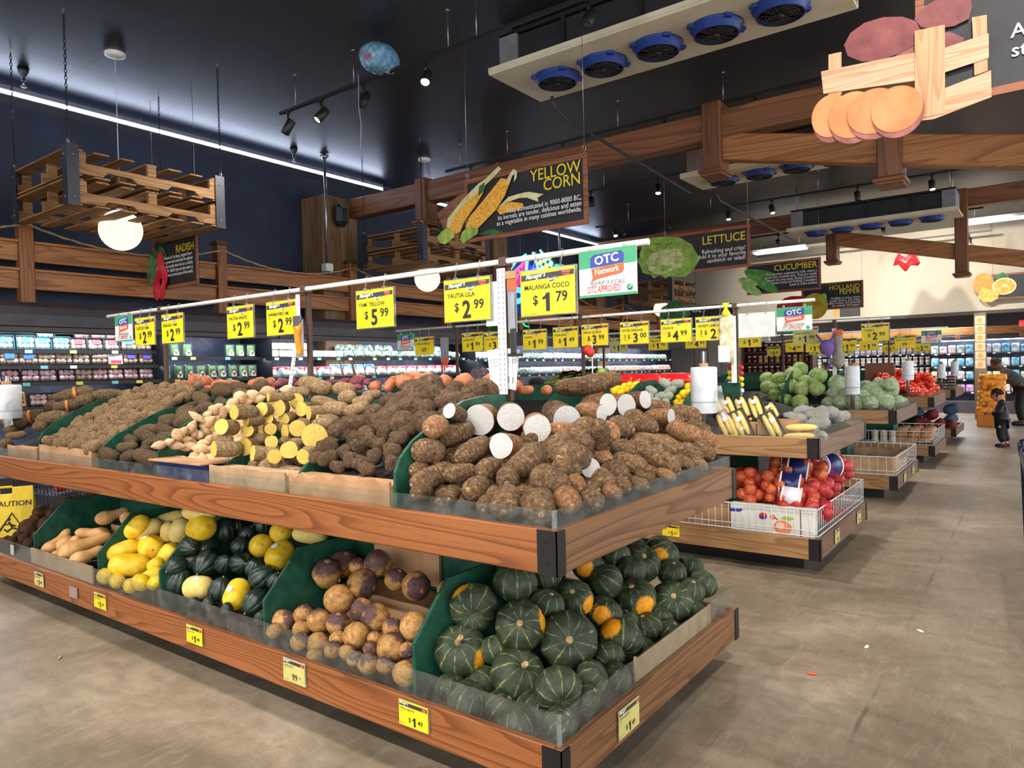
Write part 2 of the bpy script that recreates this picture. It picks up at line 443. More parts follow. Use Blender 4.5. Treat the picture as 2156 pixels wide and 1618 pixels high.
# ---------------------------------------------------------------- track lights
M_bulb = emit('warm_lamp_face', (255, 236, 208), 60)
def spot(parent_y, x, z, aim, energy, ang=78, lit=True, label=None, vis=True, cone=True):
 t = T('track_spotlight', label, 'spotlight', (x, parent_y, z), 'track spotlights')
 d = (Vector(aim) - Vector((x, parent_y, z))).normalized()
 q = Vector((0, 0, -1)).rotation_difference(d).to_matrix().to_4x4()
 Mx = Matrix.Translation((0, 0, -.10)) @ q
 arm = MB().cyl((0, 0, .05), (0, 0, -.06), .012, 8).box(-.03, .03, -.018, .018, .05, .075, .004)
 raw('bracket', arm.mesh('bracket', M_black), t)
 h = MB(); h.lathe([(.001, .095), (.044, .09), (.050, .08), (.050, -.085), (.044, -.09), (.040, -.06)], n=18, M=Mx)
 raw('housing', h.mesh('housing', M_black), t)
 l = MB().lathe([(.001, -.072), (.041, -.072)], n=18, M=Mx)
 raw('lamp_face', l.mesh('lamp_face', M_bulb if lit else M_steel), t)
 if lit:
  L = bpy.data.lights.new('spot_beam', 'SPOT'); L.energy = energy; L.spot_size = R(ang); L.spot_blend = .7
  L.color = (1.0, .93, .85); L.shadow_soft_size = .045
  o = bpy.data.objects.new('spot_beam', L); COL.objects.link(o); o.parent = t
  o.matrix_local = Mx @ Matrix.Translation((0, 0, -.10))
 return t
def track(y, z, x0, x1, lamps, label, rods=()):
 t = T('lighting_track', label, 'lighting track', ((x0+x1)/2, y, z), 'lighting tracks')
 part('rail', MB().box(x0, x1, y-.018, y+.018, z, z+.035, .004), M_black, t)
 for x in rods: part('hanging_rod', MB().cyl((x, y, z+.03), (x, y, CZ), .006, 6).cyl((x, y, CZ-.02), (x, y, CZ), .02, 10), M_steel, t)
 for k in lamps: spot(y, k[0], z-.075, k[1], k[2], lit=k[2] > 0, label=k[3])
E0 = 190; E1 = 235
track(5.25, 4.60, -7.2, -.6, [
 (-7.05, (-8.6, 4.0, 1), 0, 'unlit black track spotlight at the near end of the first track, above the pallet lamp'),
 (-6.45, (-7.4, 2.6, 1.2), E0, 'lit black track spotlight next to the unlit one on the first track'),
 (-5.75, (-5.2, 3.0, 1), 0, 'unlit black track spotlight under the blue foil balloon'),
 (-4.85, (-3.6, 3.0, 1.0), E0*1.3, 'glaring lit track spotlight that points at the camera'),
 (-3.0, (-3, 3, 1), 0, 'unlit black track spotlight half cut by the top of the picture'),
 (-1.9, (-1.9, 5.8, 1.0), E0*1.2, 'unseen track spotlight added to brighten the corn and onion stand')],  # last lamp is added, unseen, to brighten the second stand
 'black lighting track nearest the camera, carrying six spotlights', (-6.9, -5.9, -4.55, -4.2, -2.0))
track(8.40, 4.62, -7.4, -1.9, [
 (-6.90, (-6.0, 6.2, 1), E1, 'lit track spotlight just above the top edge of the corn sign, nearest the wall'),
 (-5.98, (-4.6, 6.3, 1), E1, 'lit track spotlight above the corn sign, second from the wall'),
 (-5.25, (-5, 9.5, 1), 0, 'unlit track spotlight above the corner of the corn sign'),
 (-3.75, (-3.2, 6.4, 1), E1*1.6, 'lit track spotlight in front of the first timber beam'),
 (-2.62, (-1.7, 6.0, 1), E1*1.8, 'lit track spotlight beside the first timber post')],
 'black lighting track running in front of the first timber truss', (-7.1, -6.2, -4.4, -3.0))
track(10.9, 4.60, -6.6, -2.2, [
 (-6.25, (-5, 9.5, 1), 0, 'unlit track spotlight beside the lettuce sign wire'),
 (-5.0, (-4.4, 9.4, 1), E1, 'lit track spotlight between the corn and lettuce signs'),
 (-3.52, (-2.4, 9.3, 1), E1, 'lit track spotlight under the first timber post')],
 'black lighting track above the lettuce sign', (-6.0, -4.2, -2.6))
track(13.75, 4.60, -7.8, -.9, [
 (-7.32, (-6, 12, 1), E1, 'lit track spotlight above the glowing fruit sign'),
 (-4.85, (-4.2, 12.4, 1), E1, 'lit track spotlight to the wall side above the lettuce sign'),
 (-4.02, (-3.0, 12.6, 1), E1, 'lit track spotlight above the end of the lettuce sign'),
 (-2.55, (-2, 13, 1), 0, 'unlit track spotlight below the second timber post'),
 (-1.42, (-1.0, 12.5, 1), E1, 'lit track spotlight to the aisle side of the slanted timber beam')],
 'black lighting track in front of the third cooling unit', (-7, -5.2, -3.2, -1.8))
track(17.4, 4.58, -7.4, -.9, [
 (-6.6, (-5, 16.2, 1), E1, 'lit track spotlight far back behind the lettuce sign'),
 (-4.95, (-5.2, 22, 3.2), E1*2, 'lit track spotlight above the cucumber sign'),
 (-2.72, (-3.0, 22, 3.3), E1*2, 'lit track spotlight between the two far timber posts'),
 (-1.22, (-1.0, 22.0, 3.3), E1*2, 'lit track spotlight right of the far timber posts')],
 'black lighting track farthest from the camera', (-6, -3.4, -2))
track(20.4, 4.55, -6.4, -.9, [
 (-2.7, (-2.6, 18.5, 1), E1, 'lit track spotlight near the red balloon'),
 (-1.35, (-1.0, 19.5, 0), E1*.9, 'lit track spotlight beside the orange sign')],
 'short black lighting track in front of the beige wall', (-3.2, -1.6))
track(-1.35, 4.60, -7.0, 1.5, [
 (-6.2, (-5.9, 1.7, .6), E0*1.15, 'lit track spotlight shining on the butternut end of the stand'),
 (-4.4, (-4.2, 1.8, .6), E0*1.15, 'lit track spotlight shining on the spaghetti squash'),
 (-2.6, (-2.6, 1.9, .7), E0*1.15, 'lit track spotlight shining on the rutabaga'),
 (-.9, (-1.3, 2.1, .7), E0*1.15, 'lit track spotlight shining on the kabocha corner'),
 (.6, (-.6, 3.0, .6), E0*.9, 'lit track spotlight shining on the aisle floor')],
 'black lighting track behind the camera', (-6, -3, 0))
track(2.0, 4.60, -7.0, 1.5, [
 (-5.6, (-5.3, 2.5, 1.2), E0*.8, 'lit track spotlight above the cush-cush yams'),
 (-3.7, (-3.5, 2.4, 1.2), E0*.8, 'lit track spotlight above the yellow yams'),
 (-1.9, (-1.8, 2.4, 1.2), E0*.8, 'lit track spotlight above the malanga'),
 (.4, (-1.3, 5.5, 1.1), E0*1.5, 'unseen spotlight added above the aisle to brighten the second stand')],  # added lamp out of view, aimed at the corn to brighten it
 'black lighting track over the front stand, out of the picture', (-6, -3, 0))

# ---------------------------------------------------------------- cooling units
M_cream = mottled('cream_enamel', [(196, 186, 158), (206, 196, 170), (214, 206, 182)], 3, .5, .02)
M_fanblue = plain('blue_fan_shroud', (28, 58, 132), .4)
M_guard = plain('dark_wire_guard', (44, 36, 34), .5)
M_coil = wood('finned_coil', (20, 20, 22), (44, 44, 48), (60, 60, 64), 'x', 9, .05, 30, .4, .2)
def cooler(label, x0, x1, y0, y1, z, fans, k_=1.0):
 t = T('cooling_unit', label, 'cooling unit', ((x0+x1)/2, (y0+y1)/2, z), 'ceiling cooling units')
 part('drip_pan', MB().box(x0, x1, y0, y1, z, z+.03, .008).box(x0, x1, y0, y0+.012, z+.02, z+.07).box(x0, x1, y1-.012, y1, z+.02, z+.07), M_cream, t)
 for e in (x0+.05, x1-.27):
  part('end_cabinet', MB().box(e, e+.22, y0+.12, y1-.06, z+.03, z+.42, .01), plain('grey_end_panel', (120, 120, 124), .5), t)
 part('coil', MB().box(x0+.27, x1-.27, y0+.16, y1-.1, z+.05, z+.38), M_coil, t)
 fr = MB(); fr.box(x0+.05, x1-.05, y0+.12, y1-.06, z+.39, z+.43, .006)
 for k in range(1, 4):
  xx = x0 + (x1-x0)*k/4; fr.box(xx-.02, xx+.02, y0+.13, y0+.16, z+.03, z+.39)
 part('frame', fr, M_black, t)
 hr = MB()
 for xx in (x0+.15, x1-.15):
  for yy in (y0+.2, y1-.15): hr.cyl((xx, yy, z+.42), (xx, yy, CZ), .008, 6)
 part('hanger', hr, M_steel, t)
 for fx in fans:
  yc = (y0+y1)/2
  s = MB(); s.lathe([(.205, 0), (.20, -.015), (.178, -.03), (.172, -.066), (.164, -.070), (.160, 0)], (fx, yc, z), 28)
  for k in range(4):
   a = R(45+90*k); s.box(-.03, .03, -.03, .03, -.025, .0, .004, Matrix.Translation((fx+.2*math.cos(a), yc+.2*math.sin(a), z)) @ Matrix.Rotation(a, 4, 'Z'))
  sc = lambda m_: setattr(m_, 'v', [(fx+(a-fx)*k_, yc+(b-yc)*k_, z+(c-z)*k_) for a, b, c in m_.v])
  sc(s); f = part('fan_shroud', s, M_fanblue, t)
  g = MB()
  for rr in (.03, .055, .08, .105, .13, .16):
   g.tube([(fx+rr*math.cos(2*math.pi*k/24), yc+rr*math.sin(2*math.pi*k/24), z-.068) for k in range(24)], .0028, 5, closed=True)
  for k in range(12):
   a = math.pi*2*k/12; g.tube([(fx+.02*math.cos(a), yc+.02*math.sin(a), z-.071), (fx+.162*math.cos(a), yc+.162*math.sin(a), z-.066)], .0025, 4)
  g.lathe([(.001, -.075), (.03, -.072)], (fx, yc, z), 12)
  g.lathe([(.001, -.035), (.16, -.035)], (fx, yc, z), 24)
  for k in range(5):
   a = 2*math.pi*k/5
   g.add([(fx+.03*math.cos(a), yc+.03*math.sin(a), z-.05), (fx+.14*math.cos(a), yc+.14*math.sin(a), z-.045), (fx+.14*math.cos(a+.7), yc+.14*math.sin(a+.7), z-.06), (fx+.03*math.cos(a+.7), yc+.03*math.sin(a+.7), z-.058)], [(0, 1, 2, 3)])
  sc(g); raw('fan_guard', g.mesh('fan_guard', M_guard, wloc(f)), f)
 return t
cooler('large cream cooling unit with five blue fans, nearest the camera', -4.46, -1.21, 5.75, 6.69, 4.50, (-3.935, -3.40, -2.83, -2.27, -1.72), 1.154)
cooler('second cooling unit, seen through the first timber truss', -3.97, -1.35, 9.36, 10.18, 4.10, (-3.51, -3.01, -2.53, -2.04))
cooler('third cooling unit, in front of the far truss', -3.97, -1.1, 14.5, 15.32, 4.10, (-3.52, -3.05, -2.55, -2.05, -1.55))
M_pipe = plain('dark_drain_pipe', (44, 42, 44), .5)
for lab, pts in (('dark drain pipe slanting down from the near cooling unit', [(-4.25, 6.60, 4.49), (-4.25, 6.64, 4.37), (-4.25, 6.9, 4.32), (-3.80, 9.3, 3.86)]),
     ('dark drain pipe below the second cooling unit', [(-3.8, 10.24, 4.05), (-3.8, 10.4, 3.96), (-3.8, 14.4, 3.9)])):
 solo('drain_pipe', MB().tube(pts, .018, 8), M_pipe, lab, 'pipe')

# ---------------------------------------------------------------- timber trusses
def truss(label, Y, th, chord_z, posts, strut, x0, x1, depth=.22):
 t = T('timber_truss', label, 'timber truss', ((x0+x1)/2, Y, chord_z), 'timber trusses')
 part('top_chord', MB().box(x0, x1, Y-.02, Y+depth-.02, chord_z, chord_z+th, .012), M_beam, t)
 for (px, zb, zt) in posts:
  p = part('hanging_post', MB().box(px-.11, px+.11, Y-.07, Y+depth, zb, zt, .012), M_beamz, t)
  raw('post_cap', MB().box(px-.15, px+.15, Y-.11, Y+depth+.04, zb-.045, zb, .01).box(px-.13, px+.13, Y-.09, Y+depth+.02, zb-.075, zb-.045, .008).mesh('post_cap', M_beam, wloc(p)), p)
 for (xa, za, xb, zb) in strut:
  ang = math.atan2(zb-za, xb-xa); ln = math.hypot(xb-xa, zb-za)
  part('strut', MB().box(0, ln, Y, Y+depth-.05, -.16, .14, .012, Matrix.Translation((xa, 0, za)) @ Matrix.Rotation(-ang, 4, 'Y')), M_pine, t)
 return t
truss('nearer timber truss with capped hanging posts', 8.1, .32, 4.13, [(-3.02, 3.78, 4.55), (-1.20, 3.36, 4.2), (-7.62, 3.86, 4.5)],
  [(-2.95, 4.05, .9, 3.2), (-7.28, 3.80, -6.1, 4.36)], -9.3, 1.2)
truss('far timber truss in front of the beige wall', 16.5, .34, 4.5, [(-3.58, 3.72, 4.85), (-1.22, 3.22, 4.85)],
  [(-3.5, 4.2, 1.0, 3.1)], -9.3, 1.2)
c = MB().box(-9.75, -9.2, 7.45, 7.95, 0, 4.42, .02); c.box(-9.75, -9.28, 7.95, 8.25, 0, 4.42, .015)
c = tag(raw('timber_column', c.mesh('timber_column', M_colz)), kind='structure')
tag(raw('timber_column', MB().box(-9.75, -9.2, 16.2, 16.7, 0, 4.5, .02).mesh('timber_column', M_colz)), kind='structure')
tag(raw('timber_column', MB().box(-9.75, -9.2, 11.9, 12.4, 0, 4.9, .02).mesh('timber_column', M_colz)), kind='structure')
struct('post_column', MB().box(-1.36, -1.1, 21.7, 21.95, 0, 2.72, .012), wood('grey_brown_post', (84, 70, 54), (124, 108, 88), (146, 130, 110), 'z', 2, .3, 5, .7))
# ================================================================ produce stands
XR, XL = -1.25, -6.62
Y0S = [1.91, 5.26, 8.60, 11.96, 15.20]; DEP = 1.66
ZL0, ZL1, ZU0, ZU1 = .122, .274, .838, .986
M_strap = plain('blackened_steel_strap', (38, 34, 32), .5, .5)
M_deck = wood('dark_deck', (40, 26, 18), (62, 44, 32), (74, 56, 42), 'x', 2, .3, 4, .7)
def trim_boards(t, y0, y1, z0, z1, mx, my, skip_left=False):
 part('front_board', MB().box(XL, XR-.03, y0, y0+.03, z0, z1, .004), mx, t)
 part('back_board', MB().box(XL, XR-.03, y1-.03, y1, z0, z1, .004), mx, t)
 part('end_board', MB().box(XR-.03, XR, y0, y1, z0, z1, .004), my, t)
 part('end_board', MB().box(XL, XL+.03, y0+.03, y1-.03, z0, z1, .004), my, t)
 for yy in (y0, y1):
  s = -1 if yy == y0 else 1
  m = MB().box(XR-.075, XR+.004, yy-.004 if s < 0 else yy-.002, yy+.002 if s < 0 else yy+.004, z0-.002, z1-.002)
  m.box(XR-.002, XR+.005, yy-.004 if s < 0 else yy-.045, yy+.045 if s < 0 else yy+.004, z0-.002, z1-.002)
  for zz in (z0+.04, z1-.04):
   m.lathe([(.006, 0), (.004, .003), (.001, .004)], (XR-.04, yy-.004 if s < 0 else yy+.004, zz), 8, Matrix.Rotation(R(90)*(1 if s < 0 else -1), 4, 'X'))
  part('corner_strap', m, M_strap, t)
def guard(t, y0, y1, z, h, name='acrylic_guard'):
 i = .018
 part(name, MB().box(XL+i, XR-i-.006, y0+i, y0+i+.006, z, z+h), M_acryl, t)
 part(name, MB().box(XL+i, XR-i-.006, y1-i-.006, y1-i, z, z+h), M_acryl, t)
 e = part(name, MB().box(XR-i-.006, XR-i, y0+i, y1-i, z, z+h), M_acryl, t)
 raw('corner_joint', MB().box(XR-i-.010, XR-i+.004, y0+i-.004, y0+i+.010, z-.002, z+h+.001, .002).mesh('corner_joint', clear('acrylic_joint', (225, 225, 220), .35, .15), wloc(e)), e)
def stand(k, wx, wy, label, low_guard=True):
 y0 = Y0S[k]; y1 = y0 + DEP; yc = (y0+y1)/2
 t = T('produce_stand', label, 'produce stand', ((XL+XR)/2, yc, 0), 'two-tier wooden produce stands')
 part('plinth', MB().box(XL+.2, XR-.16, y0+.2, y1-.2, 0, ZL0), M_black, t)
 trim_boards(t, y0, y1, ZL0, ZL1, wx, wy)
 part('lower_deck', MB().box(XL+.03, XR-.03, y0+.03, y1-.03, ZL0+.02, ZL0+.06), M_deck, t)
 trim_boards(t, y0+.0, y1, ZU0, ZU1, wx, wy)
 part('upper_deck', MB().box(XL+.03, XR-.03, y0+.03, y1-.03, ZU0+.06, ZU0+.10), M_deck, t)
 part('core_cabinet', MB().box(XL+.75, XR-.62, y0+.64, y1-.64, ZL0+.06, ZU0+.05), M_green, t)
 part('centre_divider', MB().box(XL+.3, XR-.82, yc-.012, yc+.012, ZU0+.1, 1.36), M_green, t)
 rp = MB(); rp.add([(XL+.05, y0+.06, ZU0+.105), (XR-.05, y0+.06, ZU0+.105), (XR-.55, yc-.02, 1.20), (XL+.35, yc-.02, 1.20), (XL+.05, y1-.06, ZU0+.105), (XR-.05, y1-.06, ZU0+.105), (XR-.55, yc+.02, 1.20), (XL+.35, yc+.02, 1.20)],
    [(0, 1, 2, 3), (5, 4, 7, 6), (1, 5, 6, 2), (4, 0, 3, 7), (3, 2, 6, 7)])
 part('sloped_liner', rp, plain('dark_liner', (34, 30, 26), .8), t)
 guard(t, y0, y1, ZU1-.004, .064)
 if low_guard: guard(t, y0, y1, ZL1-.004, .108)
 return t
def divider_low(t, x, y0, d=1, z0=.19, h=.66):
 P = [(y0, z0), (y0, .452), (y0+.205*d, h), (y0+.66*d, h), (y0+.66*d, z0)]
 part('low_divider', MB().prism(P if d > 0 else P[::-1], 'x', x-.008, x+.008), M_green, t)
def divider_up(t, x, y0, d=1, zf=1.115):
 P = [(y0, ZU0+.10), (y0, zf), (y0+.03*d, zf+.055), (y0+.10*d, zf+.115), (y0+.18*d, zf+.155), (y0+.30*d, zf+.215), (y0+.42*d, zf+.262), (y0+.58*d, zf+.28), (y0+.78*d, zf+.28), (y0+.78*d, ZU0+.10)]
 part('upper_divider', MB().prism(P if d > 0 else P[::-1], 'x', x-.008, x+.008), M_green, t)
st1 = stand(0, M_oakx, M_oaky, 'front two-tier wooden produce stand heaped with roots and squash')
for x in (-5.60, -4.638, -3.90, -2.944, -1.968): divider_low(st1, x, 1.975)
for x, zf in ((-5.46, 1.115), (-4.59, 1.05), (-3.877, 1.105), (-3.363, .955), (-2.72, .985), (-2.046, 1.115)): divider_up(st1, x, 1.975, 1, zf)
for x in (-5.6, -4.6, -3.6, -2.6): divider_up(st1, x, 3.53, -1)
st2 = stand(1, M_oak2x, M_oak2y, 'second stand, corn on top and net bags of onions below', False)
for x in (-5.6, -4.6, -3.6, -2.85, -2.30): divider_up(st2, x, 5.32)
st3 = stand(2, M_oak2x, M_oak2y, 'third stand, heaped with wrapped cabbages', False)
for x in (-5.2, -4.2, -3.2, -2.46): divider_up(st3, x, 8.66, 1, 1.16)
st4 = stand(3, M_oak2x, M_oak2y, 'fourth stand, heaped with tomatoes', False)
for x in (-4.6, -3.6, -2.6): divider_up(st4, x, 12.02)
st5 = stand(4, M_oak2x, M_oak2y, 'farthest wooden stand, with net bags on its lower tier', False)

# wire baskets around the lower tiers of the stands behind
M_wire = plain('white_coated_wire', (222, 222, 220), .4)
def basket(t, x0, x1, y0, y1, z0, z1, step):
 runs = [((x0, y0), (x1, y0)), ((x1, y0), (x1, y1)), ((x1, y1), (x0, y1))]
 for a, b in runs:
  m = MB(); A = Vector((a[0], a[1], 0)); B = Vector((b[0], b[1], 0)); n = max(2, int((B-A).length/step))
  for z, r in ((z0+.01, .004), (z0+.05, .003), (z1, .005)): m.tube([A+Vector((0, 0, z)), B+Vector((0, 0, z))], r, 5)
  for i in range(n+1):
   p = A.lerp(B, i/n); m.tube([p+Vector((0, 0, z0)), p+Vector((0, 0, z1))], .0022 if i not in (0, n) else .004, 4)
  part('wire_guard', m, M_wire, t)
basket(st2, -3.6, XR-.02, 5.29, 6.89, ZL1, .475, .052)
basket(st3, -3.4, XR-.02, 8.63, 10.23, ZL1, .475, .085)
basket(st4, -3.4, XR-.02, 11.99, 13.58, ZL1, .475, .085)

# ---------------------------------------------------------------- price rails
M_rail = plain('white_rail_tube', (226, 224, 216), .35)
M_rpost = plain('rusty_brown_post', (84, 64, 52), .6, .3)
def rail(label, y, x0, x1, posts, z=2.02):
 t = T('price_rail', label, 'sign rail', (x0, y, z), 'white sign rails')
 part('tube', MB().cyl((x0, y, z), (x1, y, z), .0135, 12), M_rail, t)
 for x in posts:
  part('post', MB().box(x-.014, x+.014, y+.015, y+.043, 1.36, z-.02, .003).box(x-.022, x+.022, y-.018, y+.046, z-.025, z+.020, .004), M_rpost, t)
 return t
rail('white sign rail over the front stand', 2.70, -6.02, -1.285, (-5.19, -3.52, -2.03))
rail('white sign rail over the corn and onion stand', 6.07, -6.2, -1.45, (-5.27, -3.63, -2.10))
rail('white sign rail over the cabbage stand', 9.30, -6.2, -1.40, (-5.2, -3.6, -2.00))
rail('white sign rail over the tomato stand', 12.78, -6.2, -1.13, (-5.2, -3.6, -1.95))
rail('white sign rail over the farthest stand', 16.4, -5.0, -1.22, (-4.2, -2.6))

def digit(d, mat, t, x, z, size, y, bold, sx=1.0):
 """a price figure; the 1 is drawn with its flag"""
 if d != '1': return text(d, mat, t, x, z, size, y, bold=bold, name='price_lettering', sx=sx)
 h = size*.70; w = size*.17
 return lpart('price_lettering', MB().prism([(x+size*.18, z), (x+size*.18+w, z), (x+size*.18+w, z+h), (x+size*.22, z+h), (x+size*.12, z+h*.82), (x+size*.02, z+h*.76), (x+size*.02, z+h*.64), (x+size*.18, z+h*.68)], 'y', y-.001, y), mat, t)
# ---------------------------------------------------------------- price signs
M_sleeve = clear('sign_sleeve', (235, 238, 238), .22, .14)
M_hook = clear('clear_hook_plastic', (225, 228, 228), .30, .2)
M_redlogo = plain('pink_red_logo', (224, 92, 104), .5)
PAPER = {}
def paper_mats(kind): return {'y': M_yellow, 'p': M_yellow2, 'w': plain('blank_paper', (222, 224, 222), .5)}[kind]
def price_sign(x0, y, ztop, name, price, label, kind='y', w=.29, h=.205, lean=0.0, small=None, per=None, detail=2, foot=None, header=True):
 xc = x0 + w/2
 t = T('price_sign', label, 'price sign', (xc, y-.022, ztop-h), 'price signs hanging from the rails', R(lean))
 a, b = -w/2, w/2
 lpart('sleeve', MB().box(a-.006, b+.012, -.003, .003, -.006, h+.006, .002), M_sleeve, t)
 lpart('card', MB().box(a, b, -.0045, -.0032, 0, h), paper_mats(kind), t)
 for hx in (a+w*.25, a+w*.75):
  m = MB(); m.tube([(hx, .02, 2.02-ztop+h+.020), (hx+.006, .004, 2.02-ztop+h+.018), (hx+.008, .0, 2.02-ztop+h-.004), (hx, 0, h+.022), (hx-.006, 0, h+.012)], .0035, 6)
  m.box(hx-.013, hx+.013, -.006, .006, h-.016, h+.012, .003)
  lpart('hook', m, M_hook, t)
 if kind == 'w': return t
 if header:
  bm = MB(); bm.prism([(a+.004, h-.046), (a+w*.50, h-.042), (a+w*.56, h-.058), (a+w*.64, h-.054), (a+w*.70, h-.040), (b-.004, h-.036), (b-.004, h-.014), (a+.004, h-.020)], 'y', -.006, -.0046)
  lpart('header_band', bm, M_band, t)
  if detail > 0:
   text("Manager's", M_wink, t, a+.030, h-.040, .031, -.0068, bold=.012, shear=.32, name='header_lettering', rot=Euler((R(90), R(-4), 0)), sx=.86)
   text("Special", M_wink, t, a+w*.50, h-.054, .021, -.0068, bold=.012, shear=.32, name='header_lettering', rot=Euler((R(90), R(-3), 0)), sx=.86)
   lg = MB();
   for k in range(4):
    lx = b-.060+k*.011; lg.lathe([(.001, 0), (.0065, 0), (.0065, .001)], (lx, -.0072, h-.024), 10, Matrix.Rotation(R(90), 4, 'X'))
   lpart('store_logo', lg.box(b-.060, b-.026, -.0068, -.0062, h-.036, h-.031), M_redlogo, t)
 if name: text(name, M_ink, t, a+.020, h-.088, .031, -.0058, bold=.014, name='product_lettering', sx=min(1, .225/max(.01, .0195*len(name))))
 if small and detail > 1: text(small, M_ink, t, a+.020, h-.104, .011, -.0058, name='small_lettering')
 d, c = price
 pre = ''
 xp = a + w*.36
 if per:
  text(per, M_ink, t, a+.035, .052, .056, -.0058, name='price_lettering'); text('FOR', M_ink, t, a+.040, .034, .014, -.0058, name='small_lettering'); xp = a+w*.42
  text('$', M_ink, t, xp-.045, .052, .052, -.0058, bold=.008, name='price_lettering')
 elif c is not None:
  text('$', M_ink, t, xp-.040, .050, .058, -.0058, bold=.016, name='price_lettering')
 if c is None:
  text(d, M_ink, t, xp, .034, .072, -.0058, bold=.012, name='price_lettering'); text('c', M_ink, t, xp+.088, .060, .042, -.0058, bold=.006, name='price_lettering')
 else:
  digit(d, M_ink, t, xp+.012, .016, .118, -.0058, .028, .92)
  text(c, M_ink, t, xp+.084, .056, .064, -.0058, bold=.018, name='price_lettering')
 if detail > 1:
  text(foot or 'Product of', M_ink, t, a+.012, .005, .009, -.0058, name='small_lettering')
  text('LB', M_ink, t, b-.030, .046, .009, -.0058, name='small_lettering')
 return t
def otc_sign(x0, y, ztop, label, w=.275, h=.20, detail=2):
 xc = x0+w/2
 t = T('approval_sign', label, 'hanging sign', (xc, y-.020, ztop-h), 'green and white approval signs')
 a, b = -w/2, w/2
 lpart('panel', MB().box(a, b, -.002, .002, 0, h), plain('white_sign_board', (226, 228, 226), .45), t)
 lpart('green_top', MB().prism([(a, h*.62), (b, h*.66), (b, h), (a, h)], 'y', -.0034, -.002), M_otcg, t)
 lpart('green_foot', MB().box(a, b, -.0034, -.002, 0, h*.055), M_otcg, t)
 lpart('blue_badge', MB().prism([(a+w*.21, h*.63), (a+w*.78, h*.68), (a+w*.79, h*.86), (a+w*.75, h*.93), (a+w*.28, h*.90), (a+w*.21, h*.84)], 'y', -.0048, -.0034), M_otcb, t)
 lpart('orange_badge', MB().prism([(a+w*.22, h*.61), (a+w*.79, h*.66), (a+w*.785, h*.52), (a+w*.74, h*.46), (a+w*.36, h*.39), (a+w*.22, h*.34), (a+w*.25, h*.42)], 'y', -.0048, -.0034), M_otco, t)
 tilt = Euler((R(90), R(-5), 0))
 text('OTC', M_wink, t, a+w*.50, h*.70, .052, -.0054, 'CENTER', .022, name='badge_lettering', rot=tilt, sx=1.05)
 text('Network', M_wink, t, a+w*.50, h*.49, .036, -.0054, 'CENTER', .014, name='badge_lettering', rot=tilt, sx=.86)
 if detail > 0:
  text('FRESH FRUIT OR VEGETABLES', plain('grey_ink', (70, 74, 76), .5), t, 0, h*.245, .026, -.003, 'CENTER', .004, name='body_lettering', sx=.48)
  text('OTC APPROVED!', M_red, t, -w*.06, h*.09, .042, -.003, 'CENTER', .010, name='body_lettering', sx=.50)
  lpart('check_mark', MB().lathe([(.001, 0), (.014, 0), (.014, .001)], (b-.032, -.003, h*.155), 16, Matrix.Rotation(R(90), 4, 'X')), M_otcg, t)
  lpart('check_tick', MB().tube([(b-.039, -.0046, h*.155), (b-.034, -.0046, h*.125), (b-.024, -.0046, h*.195)], .0016, 4), M_wink, t)
 for hx in (a+w*.2, a+w*.8): lpart('clip', MB().box(hx-.008, hx+.008, -.004, .012, h-.004, h+.02, .002), M_hook, t)
 return t
Y = 2.70; L = 'yellow price sign on the front rail reading '
price_sign(-1.915, Y, 1.957, 'MALANGA COCO', ('1', '79'), L+'MALANGA COCO 1.79', foot='Product Of MEXICO')
price_sign(-2.385, Y, 1.958, 'YAUTIA LILA', ('2', '99'), L+'YAUTIA LILA 2.99')
price_sign(-3.035, Y, 1.962, 'YAM- YELLOW', ('5', '99'), L+'YAM- YELLOW 5.99')
price_sign(-3.862, Y, 1.964, 'HAWAIIAN PURPLE YAMS', ('2', '99'), L+'HAWAIIAN PURPLE YAMS 2.99', small='Fresh')
price_sign(-4.294, Y, 1.966, 'YAUTIA WHITE', ('2', '99'), L+'YAUTIA WHITE 2.99')
price_sign(-5.132, Y, 1.970, 'EDDOES YAM', ('2', '99'), L+'EDDOES YAM 2.99')
price_sign(-5.528, Y, 1.970, 'CUSCUS YAM', ('2', '99'), L+'CUSCUS YAM 2.99')
otc_sign(-1.605, Y, 2.010, 'large green and white approval sign at the aisle end of the front rail')
otc_sign(-5.855, Y, 2.006, 'green and white approval sign at the wall end of the front rail')
Y = 6.07; L = 'yellow price sign on the second rail reading '
otc_sign(-6.16, Y, 1.975, 'green and white approval sign beside the 69 cent price sign')
price_sign(-5.864, Y, 1.925, 'GREEN CABBAGE', ('69', None), L+'69 cents', detail=1)
price_sign(-5.144, Y, 1.938, 'ALOE VERA', ('1', '99'), L+'ALOE VERA 1.99', detail=1)
price_sign(-4.834, Y, 1.930, 'COCONUT YOUNG', ('3', '99'), L+'3.99, beside the ALOE VERA sign', detail=1)
price_sign(-4.316, Y, 1.928, 'NOPAL', ('1', '99'), L+'NOPAL 1.99', detail=1)
price_sign(-3.944, Y, 1.932, 'POBLANO', ('1', '49'), L+'POBLANO 1.49', detail=1)
price_sign(-3.610, Y, 1.940, 'FRESH GUAVA', ('3', '99'), L+'FRESH GUAVA 3.99', detail=1)
price_sign(-3.188, Y, 1.938, 'SOUR ORANGE', ('3', '00'), L+'SOUR ORANGE 3 for 3.00', per='3', detail=1)
price_sign(-2.774, Y, 1.938, 'GUAVA', ('4', '99'), L+'GUAVA 4.99', detail=1)
price_sign(-2.442, Y, 1.938, 'SWEET LEMON', ('2', '00'), L+'SWEET LEMON 3 for 2.00', per='3', detail=1)
price_sign(-2.062, Y, 1.946, '', ('', ''), 'blank white sign sleeve on the second rail beside the approval sign', kind='w', w=.305)
otc_sign(-1.744, Y, 1.972, 'green and white approval sign at the aisle end of the second rail')
